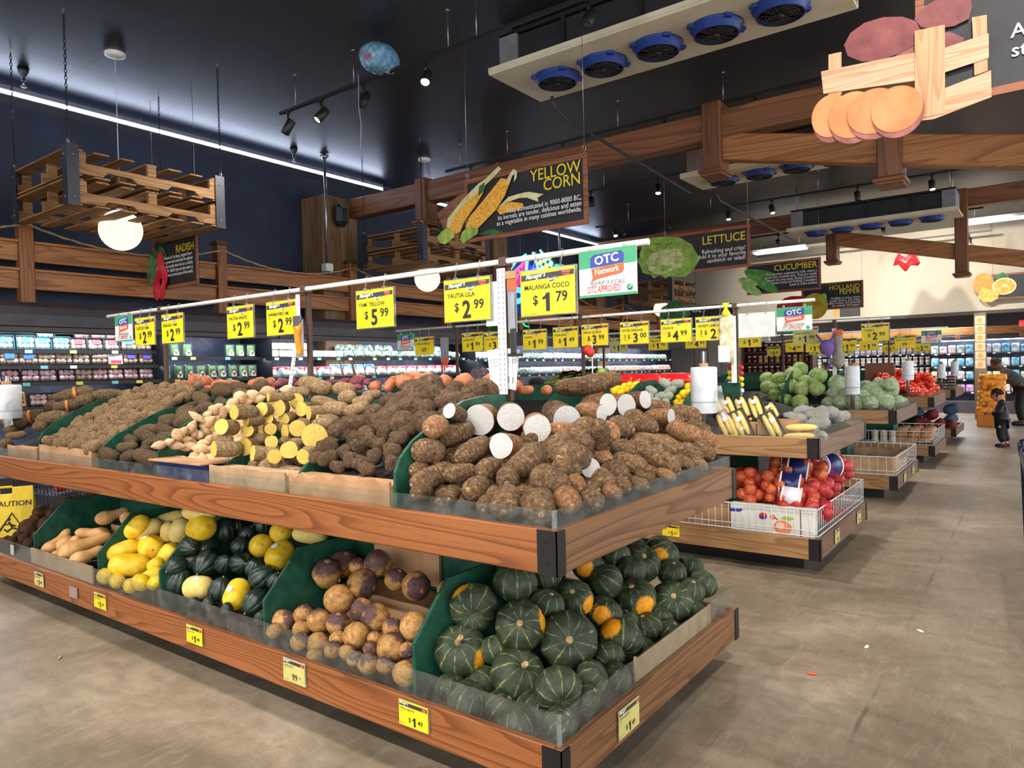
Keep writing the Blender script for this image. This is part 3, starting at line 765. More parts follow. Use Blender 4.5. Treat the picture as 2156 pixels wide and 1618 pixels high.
Y = 9.30; L = 'yellow price sign on the third rail reading '
price_sign(-5.07, Y, 1.955, '', ('1', '29'), 'pale yellow price sign reading 1.29 below the FRESH GUAVA sign', kind='p', detail=1)
price_sign(-4.45, Y, 1.960, 'HARIAGE PL', ('1', '99'), L+'HARIAGE PL 1.99', detail=1)
price_sign(-3.90, Y, 1.965, '', ('4', '00'), L+'2 for 4.00', per='2', detail=1)
price_sign(-3.17, Y, 1.95, '', ('1', '29'), L+'1.29, below the blank white sleeve', detail=1)
price_sign(-2.48, Y, 1.965, 'SWEET PEPPERS', ('1', '99'), 'pale yellow price sign on the third rail reading 1.99', kind='p', detail=1)
price_sign(-1.70, Y, 1.965, 'ICEBERG', ('2', '99'), L+'ICEBERG 2.99', detail=1)
Y = 12.78; L = 'yellow price sign on the fourth rail reading '
price_sign(-3.54, Y, 1.93, '', ('4', '99'), L+'4.99', detail=0)
price_sign(-3.205, Y, 1.915, '', ('1', '99'), L+'1.99, next to the 4.99 sign', detail=0)
price_sign(-2.70, Y, 1.925, '', ('1', '99'), L+'1.99, behind the twine bundle', detail=0)
price_sign(-2.378, Y, 1.915, '', ('1', '99'), L+'1.99, below the ICEBERG sign', detail=0)
price_sign(-1.858, Y, 1.932, 'ROMA TOMATOES', ('99', None), L+'99 cents, over the tomatoes', detail=1)
otc_sign(-1.49, Y, 1.982, 'small green and white approval sign beside the 99 cent sign', detail=1)
Y = 16.4; L = 'far yellow price sign reading '
for x, d, c, per, lab in ((-4.95, '3', '49', None, L+'3.49, below the GUAVA sign'), (-4.05, '5', '00', '3', L+'3 for 5.00'), (-3.45, '5', '00', '2', L+'2 for 5.00'), (-2.62, '3', '99', None, L+'3.99, peeking below a 1.99 sign'), (-2.05, '2', '99', None, L+'2.99, half hidden by the fourth rail')):
 price_sign(x, Y, 1.92, '', (d, c), lab, per=per, detail=0)

# price tags on the trim boards
def board_tag(x, y, z, dx, name, price, label, kind, rz=0.0, w=.145, h=.088):
 t = T('shelf_price_tag', label, 'price tag', (x, y, z), 'price tags on the stand boards', rz)
 a, b = -w/2, w/2
 lpart('card', MB().box(a, b, -.004, -.002, 0, h), paper_mats(kind), t)
 lpart('header_band', MB().box(a+.003, b-.003, -.005, -.004, h-.020, h-.006), M_band, t)
 lpart('sleeve', MB().box(a-.003, b+.006, -.0015, .0, -.003, h+.003), M_sleeve, t)
 text("Manager's", M_wink, t, a+.005, h-.013, .014, -.0056, bold=.012, shear=.32, name='header_lettering', sx=.8)
 text("Special", M_wink, t, a+.028, h-.024, .010, -.0056, bold=.012, shear=.32, name='header_lettering', sx=.8)
 text(name, M_ink, t, a+.005, h-.034, .011, -.005, name='product_lettering', sx=.8)
 text('Fresh', M_ink, t, a+.005, h-.044, .006, -.005, name='small_lettering')
 text('Product of USA', M_ink, t, a+.005, .008, .005, -.005, name='small_lettering')
 d, c = price
 if c is None:
  text(d, M_ink, t, a+.062, .014, .038, -.005, bold=.012, name='price_lettering'); text('c', M_ink, t, a+.112, .026, .022, -.005, bold=.008, name='price_lettering')
 else:
  text('$', M_ink, t, a+.050, .020, .024, -.005, bold=.008, name='price_lettering'); digit(d, M_ink, t, a+.070, .008, .048, -.005, .02); text(c, M_ink, t, a+.098, .018, .026, -.005, bold=.010, name='price_lettering')
 lpart('store_logo', MB().box(b-.026, b-.008, -.0058, -.005, h-.018, h-.008), M_redlogo, t)
# ================================================================ where the produce lies: x, y, z, half width, turn (w, x, y, z), length to width
KAB = [(-1.881,2.156,0.382,0.108,0.93,0.33,0.14,0.06,0.84,1,1),(-1.884,2.243,0.535,0.102,0.51,-0.11,-0.66,-0.54,0.84,1,0),(-1.799,2.418,0.606,0.096,0.10,0.01,0.00,0.99,0.84,0,0),
 (-1.664,2.267,0.496,0.101,0.79,0.52,0.11,0.31,0.84,1,1),(-1.516,2.386,0.428,0.117,-0.13,0.24,-0.50,0.82,0.84,0,1),(-1.636,2.202,0.327,0.108,0.62,-0.16,0.33,-0.69,0.84,0,1),
 (-1.398,2.125,0.356,0.088,0.77,-0.53,-0.32,0.18,0.84,0,0),(-1.368,2.312,0.345,0.063,0.82,-0.26,0.37,-0.34,0.84,0,0),(-1.784,2.155,0.271,0.082,0.80,-0.01,-0.33,0.49,0.84,0,0),
 (-1.756,2.220,0.397,0.067,0.62,0.15,-0.13,-0.76,0.84,0,0),(-1.648,3.294,0.507,0.101,0.02,0.27,-0.26,0.92,0.84,0,1),(-1.629,3.503,0.517,0.097,0.73,-0.29,0.25,-0.56,0.84,1,0),
 (-1.528,3.398,0.453,0.078,0.73,0.13,0.08,0.66,0.84,0,0),(-1.508,3.598,0.436,0.073,0.78,0.04,0.18,0.59,0.84,0,0),(-1.418,3.533,0.380,0.079,-0.10,0.30,0.03,0.95,0.84,0,0),
 (-1.419,3.368,0.381,0.076,0.13,0.17,0.06,0.97,0.84,0,0),(-1.433,3.182,0.375,0.104,-0.46,0.02,-0.41,0.79,0.84,1,1),(-1.519,2.966,0.439,0.101,0.94,0.21,0.06,-0.26,0.84,1,1),
 (-1.625,2.613,0.513,0.083,0.94,0.33,0.12,-0.02,0.84,1,1),(-1.628,2.892,0.516,0.085,0.81,0.40,-0.02,-0.43,0.84,0,0),(-1.749,2.944,0.559,0.087,0.72,-0.32,0.20,-0.59,0.84,1,0),
 (-1.648,2.439,0.530,0.073,0.83,-0.13,0.13,-0.52,0.84,0,0),(-1.538,2.710,0.439,0.084,0.80,-0.19,0.07,-0.56,0.84,1,0),(-1.429,2.653,0.361,0.098,0.17,0.60,-0.58,0.51,0.84,1,1),
 (-1.427,2.894,0.344,0.075,0.99,0.11,-0.12,0.03,0.84,0,0),(-1.434,3.044,0.337,0.068,0.35,0.13,0.12,0.92,0.84,0,0),(-1.409,2.516,0.337,0.066,0.63,0.45,0.63,-0.08,0.84,0,1),
 (-1.486,2.806,0.387,0.061,0.87,-0.06,0.07,0.49,0.84,0,0),(-1.883,2.548,0.626,0.090,-0.09,0.04,0.06,0.99,0.84,0,0),(-1.733,3.185,0.561,0.079,0.92,0.04,0.13,0.37,0.84,0,0),
 (-1.755,3.394,0.549,0.083,0.89,0.23,0.08,0.39,0.84,0,1),(-1.758,2.595,0.604,0.074,0.29,-0.07,-0.15,0.94,0.84,0,0),(-1.513,2.144,0.252,0.079,0.98,-0.09,0.09,0.13,0.84,0,0),
 (-1.614,2.069,0.256,0.069,0.81,-0.03,0.33,0.49,0.84,0,0),(-1.852,2.059,0.284,0.059,0.89,-0.06,0.05,0.45,0.84,0,0),(-1.621,3.141,0.515,0.075,0.69,0.16,0.01,0.71,0.84,0,0),
 (-1.339,2.220,0.307,0.061,0.82,0.01,0.40,0.40,0.84,0,0),(-1.738,2.023,0.272,0.080,0.64,0.04,0.12,0.76,0.84,0,0),(-1.511,2.014,0.249,0.076,0.99,0.06,-0.08,-0.03,0.84,0,0),
 (-1.333,2.033,0.290,0.061,0.85,-0.28,0.17,-0.42,0.84,0,0),(-1.333,2.445,0.306,0.059,0.43,0.18,0.21,0.86,0.84,0,0),(-1.371,2.749,0.300,0.061,0.67,0.13,0.25,0.69,0.84,0,0),
 (-1.353,2.976,0.314,0.064,0.95,-0.03,0.28,0.12,0.84,0,0),(-1.367,3.286,0.320,0.062,0.38,0.20,0.15,0.89,0.84,0,0)]
RUT = [(-2.852,2.280,0.522,0.074,0.66,0.18,0.02,0.73,1.00),(-2.881,2.407,0.534,0.071,0.57,0.22,0.12,0.78,1.00),(-2.688,2.331,0.568,0.041,0.85,-0.12,0.00,-0.52,1.00),
 (-2.607,2.388,0.581,0.067,-0.40,0.00,-0.49,0.78,1.00),(-2.614,2.293,0.502,0.073,0.35,0.57,0.52,0.54,1.00),(-2.405,2.314,0.551,0.053,0.74,0.15,0.20,0.63,1.00),
 (-2.274,2.311,0.544,0.066,0.48,-0.32,0.68,-0.46,1.00),(-2.099,2.314,0.555,0.039,0.87,-0.25,0.32,-0.28,1.00),(-2.650,2.181,0.452,0.070,-0.34,0.85,0.15,-0.38,1.00),
 (-2.497,2.182,0.429,0.052,0.56,0.36,0.49,-0.56,1.00),(-2.395,2.171,0.416,0.065,-0.16,-0.26,-0.43,0.85,1.00),(-2.892,2.047,0.344,0.054,0.68,0.01,0.54,0.49,1.00),
 (-2.830,2.114,0.366,0.049,0.90,-0.31,0.00,0.30,1.00),(-2.775,2.058,0.327,0.043,0.46,-0.35,0.30,0.76,1.00),(-2.702,2.104,0.364,0.057,0.95,-0.18,-0.26,-0.08,1.00),
 (-2.557,2.092,0.384,0.053,0.66,-0.09,0.16,-0.73,1.00),(-2.408,2.069,0.365,0.059,0.79,-0.33,-0.48,-0.19,1.00),(-2.646,2.052,0.287,0.052,-0.22,0.00,0.54,0.81,1.00),
 (-2.497,2.040,0.343,0.037,0.35,-0.61,0.15,0.70,1.00),(-2.295,2.073,0.377,0.031,0.19,-0.28,0.18,0.92,1.00),(-2.251,2.136,0.406,0.046,0.33,0.08,0.16,0.93,1.00),
 (-2.138,2.153,0.433,0.061,-0.24,0.10,0.95,0.18,1.00),(-2.185,2.066,0.360,0.064,0.87,-0.45,-0.03,-0.19,1.00),(-2.272,2.025,0.355,0.029,0.80,0.38,0.02,0.46,1.00),
 (-2.085,2.056,0.375,0.033,-0.21,0.57,-0.57,0.55,1.00),(-2.239,1.986,0.310,0.044,0.82,0.07,0.03,0.56,1.00),(-2.038,1.993,0.313,0.049,0.70,-0.34,-0.53,-0.34,1.00),
 (-2.459,1.983,0.322,0.038,0.55,-0.04,0.14,0.82,1.00),(-2.698,1.987,0.305,0.041,0.93,-0.24,0.24,0.14,1.00),(-2.871,1.980,0.322,0.036,-0.00,-0.52,0.13,0.84,1.00),
 (-2.377,1.989,0.328,0.034,-0.38,-0.14,0.32,0.85,1.00),(-2.142,1.988,0.325,0.037,0.95,-0.16,0.08,-0.24,1.00),(-2.588,1.984,0.263,0.037,-0.28,-0.16,0.53,0.79,1.00),
 (-2.318,1.980,0.311,0.032,0.76,0.13,0.16,0.61,1.00)]
ACO = [(-3.850,2.124,0.558,0.057,0.10,0.71,-0.04,0.69,1.12),(-3.846,2.228,0.545,0.066,0.70,0.60,0.37,0.12,1.12),(-3.852,2.042,0.471,0.055,-0.06,-0.23,0.76,-0.60,1.12),
 (-3.857,2.130,0.476,0.048,0.16,0.42,0.20,0.87,1.12),(-3.796,2.186,0.458,0.078,0.53,0.72,0.45,-0.07,1.12),(-3.844,2.057,0.384,0.071,0.48,0.10,0.13,0.86,1.12),
 (-3.633,2.205,0.477,0.056,0.44,0.48,0.06,0.75,1.12),(-3.514,2.229,0.493,0.059,0.40,0.64,0.19,0.63,1.12),(-3.378,2.223,0.490,0.053,0.98,-0.03,0.16,0.07,1.12),
 (-3.269,2.190,0.463,0.064,-0.15,0.40,0.20,0.88,1.12),(-3.143,2.181,0.463,0.041,0.98,-0.09,0.18,-0.00,1.12),(-3.158,2.072,0.379,0.063,0.38,0.71,-0.51,0.31,1.12),
 (-3.487,2.085,0.390,0.061,0.74,-0.14,0.07,-0.65,1.12),(-3.647,2.311,0.553,0.052,0.85,0.02,0.21,0.48,1.12),(-3.844,2.335,0.614,0.069,-0.47,0.04,-0.05,0.88,1.12),
 (-3.683,2.478,0.632,0.059,0.31,0.15,0.03,0.94,1.12),(-3.691,2.385,0.599,0.049,-0.16,0.30,0.04,0.94,1.12),(-3.468,2.003,0.340,0.032,0.82,0.03,0.15,0.55,1.12),
 (-3.028,2.014,0.347,0.031,0.22,0.12,0.09,0.96,1.12),(-3.827,2.409,0.624,0.045,0.58,0.13,0.08,0.80,1.12),(-3.570,1.985,0.328,0.032,-0.31,0.15,0.02,0.94,1.12),
 (-3.302,2.005,0.342,0.031,0.17,0.12,0.08,0.97,1.12)]
SPA = [(-4.462,2.079,0.378,0.074,-0.42,0.73,0.11,0.54,1.62,0,0),(-4.588,2.103,0.447,0.057,0.78,-0.28,0.50,0.25,1.70,0,0),(-4.480,2.222,0.457,0.080,0.67,0.03,0.71,-0.22,1.20,1,0),
 (-4.584,2.247,0.539,0.063,0.52,-0.46,-0.10,-0.71,1.70,0,1),(-4.586,2.191,0.577,0.058,0.41,0.10,0.36,0.83,1.50,0,0),(-4.294,2.231,0.422,0.062,0.72,-0.28,-0.00,-0.63,1.40,0,0),
 (-4.307,2.322,0.559,0.066,-0.48,0.24,-0.06,0.84,1.25,0,1),(-4.420,2.306,0.544,0.051,0.57,0.10,0.08,0.81,1.30,0,1),(-4.575,2.405,0.588,0.050,0.78,-0.49,0.40,0.02,2.00,0,1),
 (-3.837,2.189,0.656,0.075,0.43,0.54,0.29,0.66,1.20,0,0),(-3.854,2.187,0.738,0.046,0.58,-0.30,0.71,0.26,2.00,0,1),(-3.667,2.064,0.375,0.063,0.32,0.33,0.63,0.62,1.30,1,1),
 (-3.348,2.091,0.385,0.062,0.23,0.81,-0.45,0.31,1.35,1,0),(-3.488,2.335,0.566,0.065,0.26,0.58,-0.09,0.77,1.10,0,0),(-3.283,2.311,0.548,0.068,-0.14,-0.42,0.74,-0.51,1.25,1,0),
 (-3.429,2.425,0.630,0.063,0.61,-0.11,0.60,-0.50,1.10,0,0),(-3.187,2.436,0.642,0.046,0.61,-0.66,0.37,-0.24,2.10,0,1),(-4.584,1.997,0.312,0.049,-0.45,0.49,-0.50,0.54,1.40,0,0),
 (-4.431,1.992,0.309,0.043,-0.24,0.55,-0.44,0.67,1.40,0,0),(-4.286,2.002,0.300,0.043,-0.06,0.64,-0.28,0.71,1.40,0,0),(-4.170,2.004,0.338,0.049,0.71,0.15,0.69,0.05,1.40,0,0),
 (-4.221,2.092,0.340,0.050,-0.00,0.45,0.29,0.85,1.50,0,0),(-4.041,2.023,0.353,0.041,0.72,-0.22,0.49,-0.43,1.40,0,0),(-4.260,2.136,0.397,0.041,0.70,0.10,0.48,0.51,1.30,0,0)]
BUT = [(-5.132,2.110,0.413,0.060,0.66,-0.47,0.40,0.43,2.75),(-5.509,2.081,0.394,0.052,0.84,-0.46,0.08,0.29,2.20),(-5.396,2.094,0.389,0.060,-0.20,-0.47,0.44,0.74,1.35),
 (-5.263,2.214,0.449,0.055,0.50,0.03,-0.63,0.59,2.00),(-4.976,2.054,0.375,0.050,0.79,-0.61,-0.04,-0.05,2.20),(-5.215,2.326,0.567,0.049,-0.06,0.15,0.62,0.77,2.30),
 (-5.003,2.324,0.567,0.045,0.58,0.02,-0.76,-0.29,1.30),(-5.310,2.011,0.348,0.036,0.82,-0.31,-0.47,-0.13,1.50),(-5.241,2.115,0.420,0.038,0.53,-0.80,-0.06,0.27,1.60)]
COC = [(-6.100,2.117,0.420,0.063,0.76,-0.04,0.20,-0.61,1.10),(-6.213,2.246,0.500,0.055,0.62,-0.72,0.15,-0.26,1.10),(-5.933,2.234,0.521,0.050,0.63,-0.53,0.52,0.23,1.10),
 (-5.874,2.145,0.467,0.046,0.21,0.95,0.21,0.05,1.10),(-5.953,2.331,0.574,0.059,0.88,-0.38,0.14,-0.25,1.10),(-6.087,2.042,0.374,0.035,0.08,0.75,-0.63,-0.17,1.10),
 (-5.781,2.006,0.365,0.036,0.88,0.37,0.09,0.29,1.10),(-5.776,2.343,0.616,0.040,0.66,0.03,0.33,-0.67,1.10),(-5.700,2.366,0.634,0.033,0.38,0.36,0.33,0.79,1.10),
 (-5.927,2.024,0.379,0.033,0.93,0.19,-0.21,0.24,1.10),(-6.049,1.995,0.358,0.028,0.89,0.18,0.19,0.38,1.10),(-5.787,2.061,0.406,0.035,-0.31,-0.02,-0.22,0.92,1.10),
 (-6.154,2.179,0.465,0.037,0.04,0.97,0.10,0.23,1.10),(-5.856,2.247,0.544,0.037,0.24,0.09,-0.44,0.86,1.10),(-6.130,1.990,0.355,0.027,0.76,-0.08,0.54,0.35,1.10),
 (-5.632,2.389,0.652,0.030,0.72,0.17,0.44,-0.50,1.10)]
MAC = [(-2.002,2.308,1.326,0.034,0.49,0.38,-0.45,0.64,1.70),(-2.015,2.509,1.290,0.069,0.70,0.56,0.43,-0.16,1.60),(-1.888,2.536,1.304,0.061,-0.10,0.34,-0.62,0.71,1.70),
 (-1.769,2.555,1.260,0.060,0.01,0.46,-0.54,0.70,1.60),(-1.850,2.860,1.290,0.067,-0.04,0.53,-0.51,0.67,2.20),(-1.764,2.357,1.193,0.053,0.42,0.49,-0.45,0.62,1.70),
 (-1.486,2.498,1.109,0.040,0.68,0.61,0.35,0.22,1.60),(-1.837,3.128,1.289,0.046,0.42,0.64,0.37,0.53,1.90),(-1.912,3.325,1.313,0.060,0.72,0.26,0.65,0.02,1.80),
 (-1.890,3.512,1.303,0.061,0.24,0.69,-0.11,0.67,1.80),(-1.912,3.769,1.312,0.054,0.74,0.21,0.63,0.08,1.70),(-1.740,3.726,1.227,0.046,0.25,0.67,0.21,0.67,1.90)]
MAW = [(-1.557,2.459,1.162,0.073,0.38,0.51,0.76,-0.12,1.30),(-1.589,2.232,1.161,0.051,0.48,0.79,0.28,-0.24,1.90),(-1.445,2.173,1.096,0.058,0.50,0.65,0.42,0.39,1.50),
 (-1.393,2.270,1.078,0.034,0.56,0.25,0.76,-0.23,1.50),(-1.721,2.155,1.127,0.041,0.45,0.46,0.61,-0.46,1.45),(-1.702,2.058,1.070,0.047,0.71,0.62,0.30,-0.13,1.50),
 (-1.591,2.113,1.103,0.043,0.02,-0.37,0.66,-0.65,1.30),(-1.535,2.018,1.037,0.055,0.57,0.63,0.53,-0.10,1.25),(-1.399,2.018,1.036,0.057,0.17,-0.40,0.68,-0.60,1.30),
 (-1.338,2.111,1.045,0.046,0.54,0.73,0.19,0.38,1.50),(-1.340,2.278,1.024,0.045,0.65,0.46,0.61,0.01,1.50),(-1.418,2.499,1.047,0.053,0.12,0.77,-0.24,0.58,1.40),
 (-1.963,2.109,1.086,0.046,-0.46,-0.43,0.65,-0.43,2.40),(-2.000,2.121,1.183,0.050,0.76,0.58,-0.27,0.10,1.50),(-2.004,2.299,1.239,0.045,0.51,0.75,0.25,-0.35,2.10),
 (-2.000,2.166,1.283,0.047,0.57,0.64,0.45,-0.25,1.30),(-1.873,2.251,1.181,0.044,0.53,0.70,-0.44,0.17,2.10),(-2.007,2.289,1.158,0.042,0.26,0.39,0.72,-0.52,1.90),
 (-1.830,2.121,1.109,0.036,0.01,-0.29,-0.65,0.70,2.00),(-1.772,2.002,1.043,0.030,0.09,-0.20,0.73,-0.65,1.40),(-2.005,2.212,1.121,0.038,0.53,0.69,0.28,-0.40,1.90),
 (-1.646,2.896,1.197,0.061,0.42,0.56,0.35,0.63,1.70),(-1.631,2.699,1.208,0.051,0.46,0.16,0.87,-0.01,1.50),(-1.660,3.356,1.225,0.051,0.48,-0.37,0.75,-0.26,2.00),
 (-1.498,3.154,1.136,0.048,-0.32,0.70,-0.29,0.57,2.70),(-1.757,3.806,1.187,0.066,-0.26,0.71,-0.21,0.62,2.20),(-1.655,3.899,1.218,0.061,0.62,-0.27,0.69,-0.26,1.70),
 (-1.530,3.600,1.153,0.053,-0.02,0.80,0.01,0.60,1.90),(-1.396,3.355,1.071,0.049,0.18,0.85,0.05,0.49,1.50),(-1.385,3.509,1.075,0.041,0.38,0.75,0.47,0.27,1.70),
 (-1.392,3.008,1.077,0.049,0.06,0.82,0.12,0.55,2.00),(-1.426,2.770,1.096,0.042,0.56,-0.31,0.73,-0.24,2.00),(-1.412,2.605,1.077,0.045,0.32,-0.55,0.60,-0.49,1.50),
 (-1.501,2.636,1.133,0.038,0.58,-0.23,0.77,-0.16,1.60),(-1.646,3.109,1.217,0.052,0.62,0.25,0.73,0.16,1.40),(-1.527,3.065,1.117,0.042,0.63,-0.23,0.74,-0.12,2.10),
 (-1.355,3.164,1.059,0.030,0.47,0.38,0.77,0.21,2.00),(-1.334,2.714,1.048,0.023,0.45,-0.50,0.62,-0.40,1.90),(-1.540,3.807,1.140,0.059,0.56,0.35,0.73,0.20,1.40),
 (-1.451,3.733,1.111,0.040,-0.14,0.76,-0.41,0.48,1.50),(-1.518,2.877,1.147,0.037,0.52,-0.39,0.70,-0.29,1.60),(-1.353,2.545,1.036,0.033,-0.25,0.61,-0.49,0.57,1.50),
 (-1.997,3.324,1.416,0.053,0.64,0.12,0.67,0.36,2.90),(-1.997,3.544,1.440,0.050,0.73,-0.29,0.61,-0.02,2.30),(-1.809,3.841,1.278,0.043,0.14,0.67,0.32,0.65,2.20),
 (-1.327,2.912,1.030,0.027,-0.15,0.75,-0.26,0.59,1.80),(-1.323,3.290,1.033,0.029,0.43,-0.30,0.81,-0.27,1.60),(-1.623,2.059,1.054,0.029,0.65,0.65,0.39,-0.06,1.50),
 (-1.536,2.114,1.053,0.032,0.65,0.66,0.38,0.06,1.50),(-1.927,2.003,1.043,0.034,-0.03,-0.08,0.73,-0.68,1.60),(-1.605,1.991,1.021,0.031,0.47,0.25,0.71,-0.46,1.40),
 (-1.324,2.415,1.030,0.030,0.60,0.52,0.57,0.21,1.50),(-2.014,2.079,1.118,0.032,-0.48,-0.52,0.52,-0.48,1.50),(-1.462,2.362,1.117,0.031,-0.01,0.62,-0.52,0.59,1.50),
 (-1.324,2.650,1.027,0.029,0.53,-0.21,0.75,-0.33,1.60)]
LIL = [(-2.675,2.304,1.261,0.040,-0.15,0.11,0.75,-0.63,2.30),(-2.498,2.379,1.257,0.036,-0.42,0.67,-0.07,0.61,2.50),(-2.629,2.282,1.203,0.034,0.79,0.37,0.46,0.18,1.20),
 (-2.534,2.289,1.205,0.036,0.26,0.61,0.69,0.27,1.90),(-2.472,2.328,1.228,0.034,-0.16,0.39,-0.17,0.89,1.30),(-2.677,2.157,1.170,0.036,0.03,-0.22,-0.65,0.73,1.50),
 (-2.641,2.137,1.121,0.033,0.50,0.55,-0.57,0.35,1.80),(-2.573,2.182,1.146,0.033,0.49,0.27,0.80,-0.20,1.40),(-2.457,2.140,1.121,0.035,0.03,0.74,0.31,0.60,1.80),
 (-2.523,2.215,1.165,0.030,0.65,0.26,0.27,-0.66,1.80),(-2.370,2.167,1.137,0.031,0.27,0.30,0.83,-0.39,1.60),(-2.292,2.201,1.155,0.040,0.26,0.82,-0.07,0.51,1.20),
 (-2.333,2.274,1.197,0.038,0.75,-0.34,0.30,-0.48,1.60),(-2.231,2.133,1.118,0.030,0.26,-0.19,0.86,-0.40,1.30),(-2.580,2.503,1.325,0.048,0.31,0.61,-0.09,0.73,1.10),
 (-2.543,2.602,1.365,0.046,0.67,-0.39,0.32,-0.54,1.40),(-2.447,2.528,1.306,0.041,0.94,0.01,0.32,0.09,1.60),(-2.479,2.454,1.282,0.034,0.77,-0.29,0.56,0.01,1.90),
 (-2.676,2.234,1.229,0.037,0.65,0.42,0.33,-0.54,1.60),(-2.336,2.343,1.237,0.032,-0.05,0.60,0.17,0.78,1.60),(-2.619,2.691,1.433,0.037,-0.48,0.68,-0.03,0.55,2.20),
 (-2.677,2.554,1.369,0.036,0.65,-0.32,0.46,-0.51,1.40),(-2.637,2.375,1.256,0.028,-0.03,0.55,-0.03,0.83,1.50),(-2.684,2.102,1.122,0.026,0.40,0.56,0.51,-0.52,1.40),
 (-2.414,2.240,1.179,0.029,-0.14,0.39,-0.27,0.87,1.50),(-2.339,2.094,1.097,0.025,0.58,-0.55,0.54,-0.28,1.70),(-2.522,2.085,1.093,0.026,0.05,0.79,0.12,0.60,1.60),
 (-2.499,2.679,1.426,0.036,0.18,0.44,-0.06,0.88,1.40),(-2.419,2.629,1.383,0.028,0.26,0.37,0.59,0.67,3.20),(-2.599,2.623,1.396,0.029,0.00,0.56,0.06,0.82,1.50),
 (-2.440,2.585,1.341,0.031,0.87,0.16,0.40,0.24,1.50),(-2.263,2.420,1.280,0.032,0.69,-0.26,0.48,-0.47,1.40),(-2.647,2.445,1.295,0.030,0.41,0.31,0.49,0.70,1.60)]
YEC = [(-3.361,2.189,1.320,0.039,0.72,0.68,0.13,-0.11,2.00),(-3.388,2.335,1.321,0.038,0.29,0.48,-0.44,0.70,1.70),(-3.405,2.426,1.333,0.051,0.57,0.69,0.04,0.44,1.70),
 (-3.408,2.545,1.360,0.042,0.53,-0.03,0.66,-0.53,1.60),(-3.319,2.574,1.315,0.041,0.41,0.53,-0.43,0.60,2.40),(-3.161,2.537,1.299,0.039,0.10,-0.11,-0.68,0.72,2.40),
 (-3.350,2.401,1.391,0.026,-0.30,-0.46,-0.52,0.65,3.00),(-3.363,2.240,1.276,0.034,-0.29,-0.29,-0.62,0.67,1.70),(-3.381,2.101,1.245,0.041,0.01,0.25,-0.60,0.76,1.70),
 (-3.396,2.352,1.259,0.033,0.77,0.30,0.48,-0.29,1.50),(-3.364,2.458,1.275,0.033,0.50,0.69,-0.21,0.48,2.20),(-3.399,2.242,1.220,0.036,0.56,0.68,-0.08,0.47,1.80),
 (-3.409,2.310,1.207,0.037,0.63,0.59,0.35,0.38,1.50),(-3.379,2.320,1.220,0.033,0.62,-0.21,0.65,-0.38,1.70),(-3.253,2.413,1.201,0.042,-0.15,-0.23,-0.65,0.71,1.60),
 (-3.170,2.364,1.227,0.044,0.40,-0.24,0.64,-0.61,1.60),(-2.939,2.290,1.197,0.063,0.73,0.53,0.36,0.24,0.50),(-3.014,2.445,1.266,0.033,0.46,0.62,0.31,-0.55,1.90),
 (-3.344,2.063,1.140,0.043,0.61,0.63,0.27,-0.40,1.70),(-3.394,2.159,1.126,0.042,0.67,0.35,0.57,-0.31,1.50),(-3.377,2.235,1.133,0.047,-0.22,0.03,-0.67,0.70,1.70),
 (-3.197,2.192,1.106,0.040,0.39,0.16,-0.63,0.66,1.90),(-3.240,2.250,1.163,0.034,0.63,0.62,0.28,0.38,2.00),(-3.062,2.136,1.118,0.036,0.66,0.47,0.58,0.11,1.40),
 (-3.016,2.204,1.135,0.043,0.74,0.41,0.53,-0.09,1.40),(-2.832,2.170,1.130,0.037,0.51,0.41,0.66,-0.38,1.40)]
YEW = [(-3.370,2.645,1.447,0.048,0.19,0.51,0.62,0.57,2.20),(-3.159,2.678,1.426,0.037,0.65,-0.62,0.43,-0.13,1.80),(-3.039,2.596,1.380,0.038,0.07,0.59,0.32,0.74,1.40),
 (-3.210,2.577,1.355,0.035,0.11,0.57,0.53,0.61,2.20),(-2.884,2.567,1.364,0.030,0.36,0.33,0.54,0.68,2.00),(-2.862,2.503,1.328,0.033,0.80,-0.29,0.52,0.04,2.20),
 (-3.023,2.502,1.326,0.041,0.38,0.30,0.68,0.55,1.80),(-3.258,2.481,1.240,0.032,0.64,-0.11,0.70,0.30,1.80),(-3.372,2.397,1.229,0.032,0.71,-0.16,0.68,0.08,1.80),
 (-3.372,2.252,1.172,0.031,0.71,-0.30,0.63,-0.01,1.80),(-3.382,2.546,1.414,0.029,0.65,-0.59,0.41,-0.25,2.00),(-2.874,2.622,1.396,0.027,0.56,0.05,0.68,0.48,2.00),
 (-2.971,2.373,1.255,0.033,-0.28,0.70,0.12,0.65,1.80),(-3.381,2.065,1.188,0.029,0.65,-0.54,0.45,-0.29,1.80),(-3.052,2.266,1.163,0.029,0.72,-0.13,0.68,-0.03,1.60)]
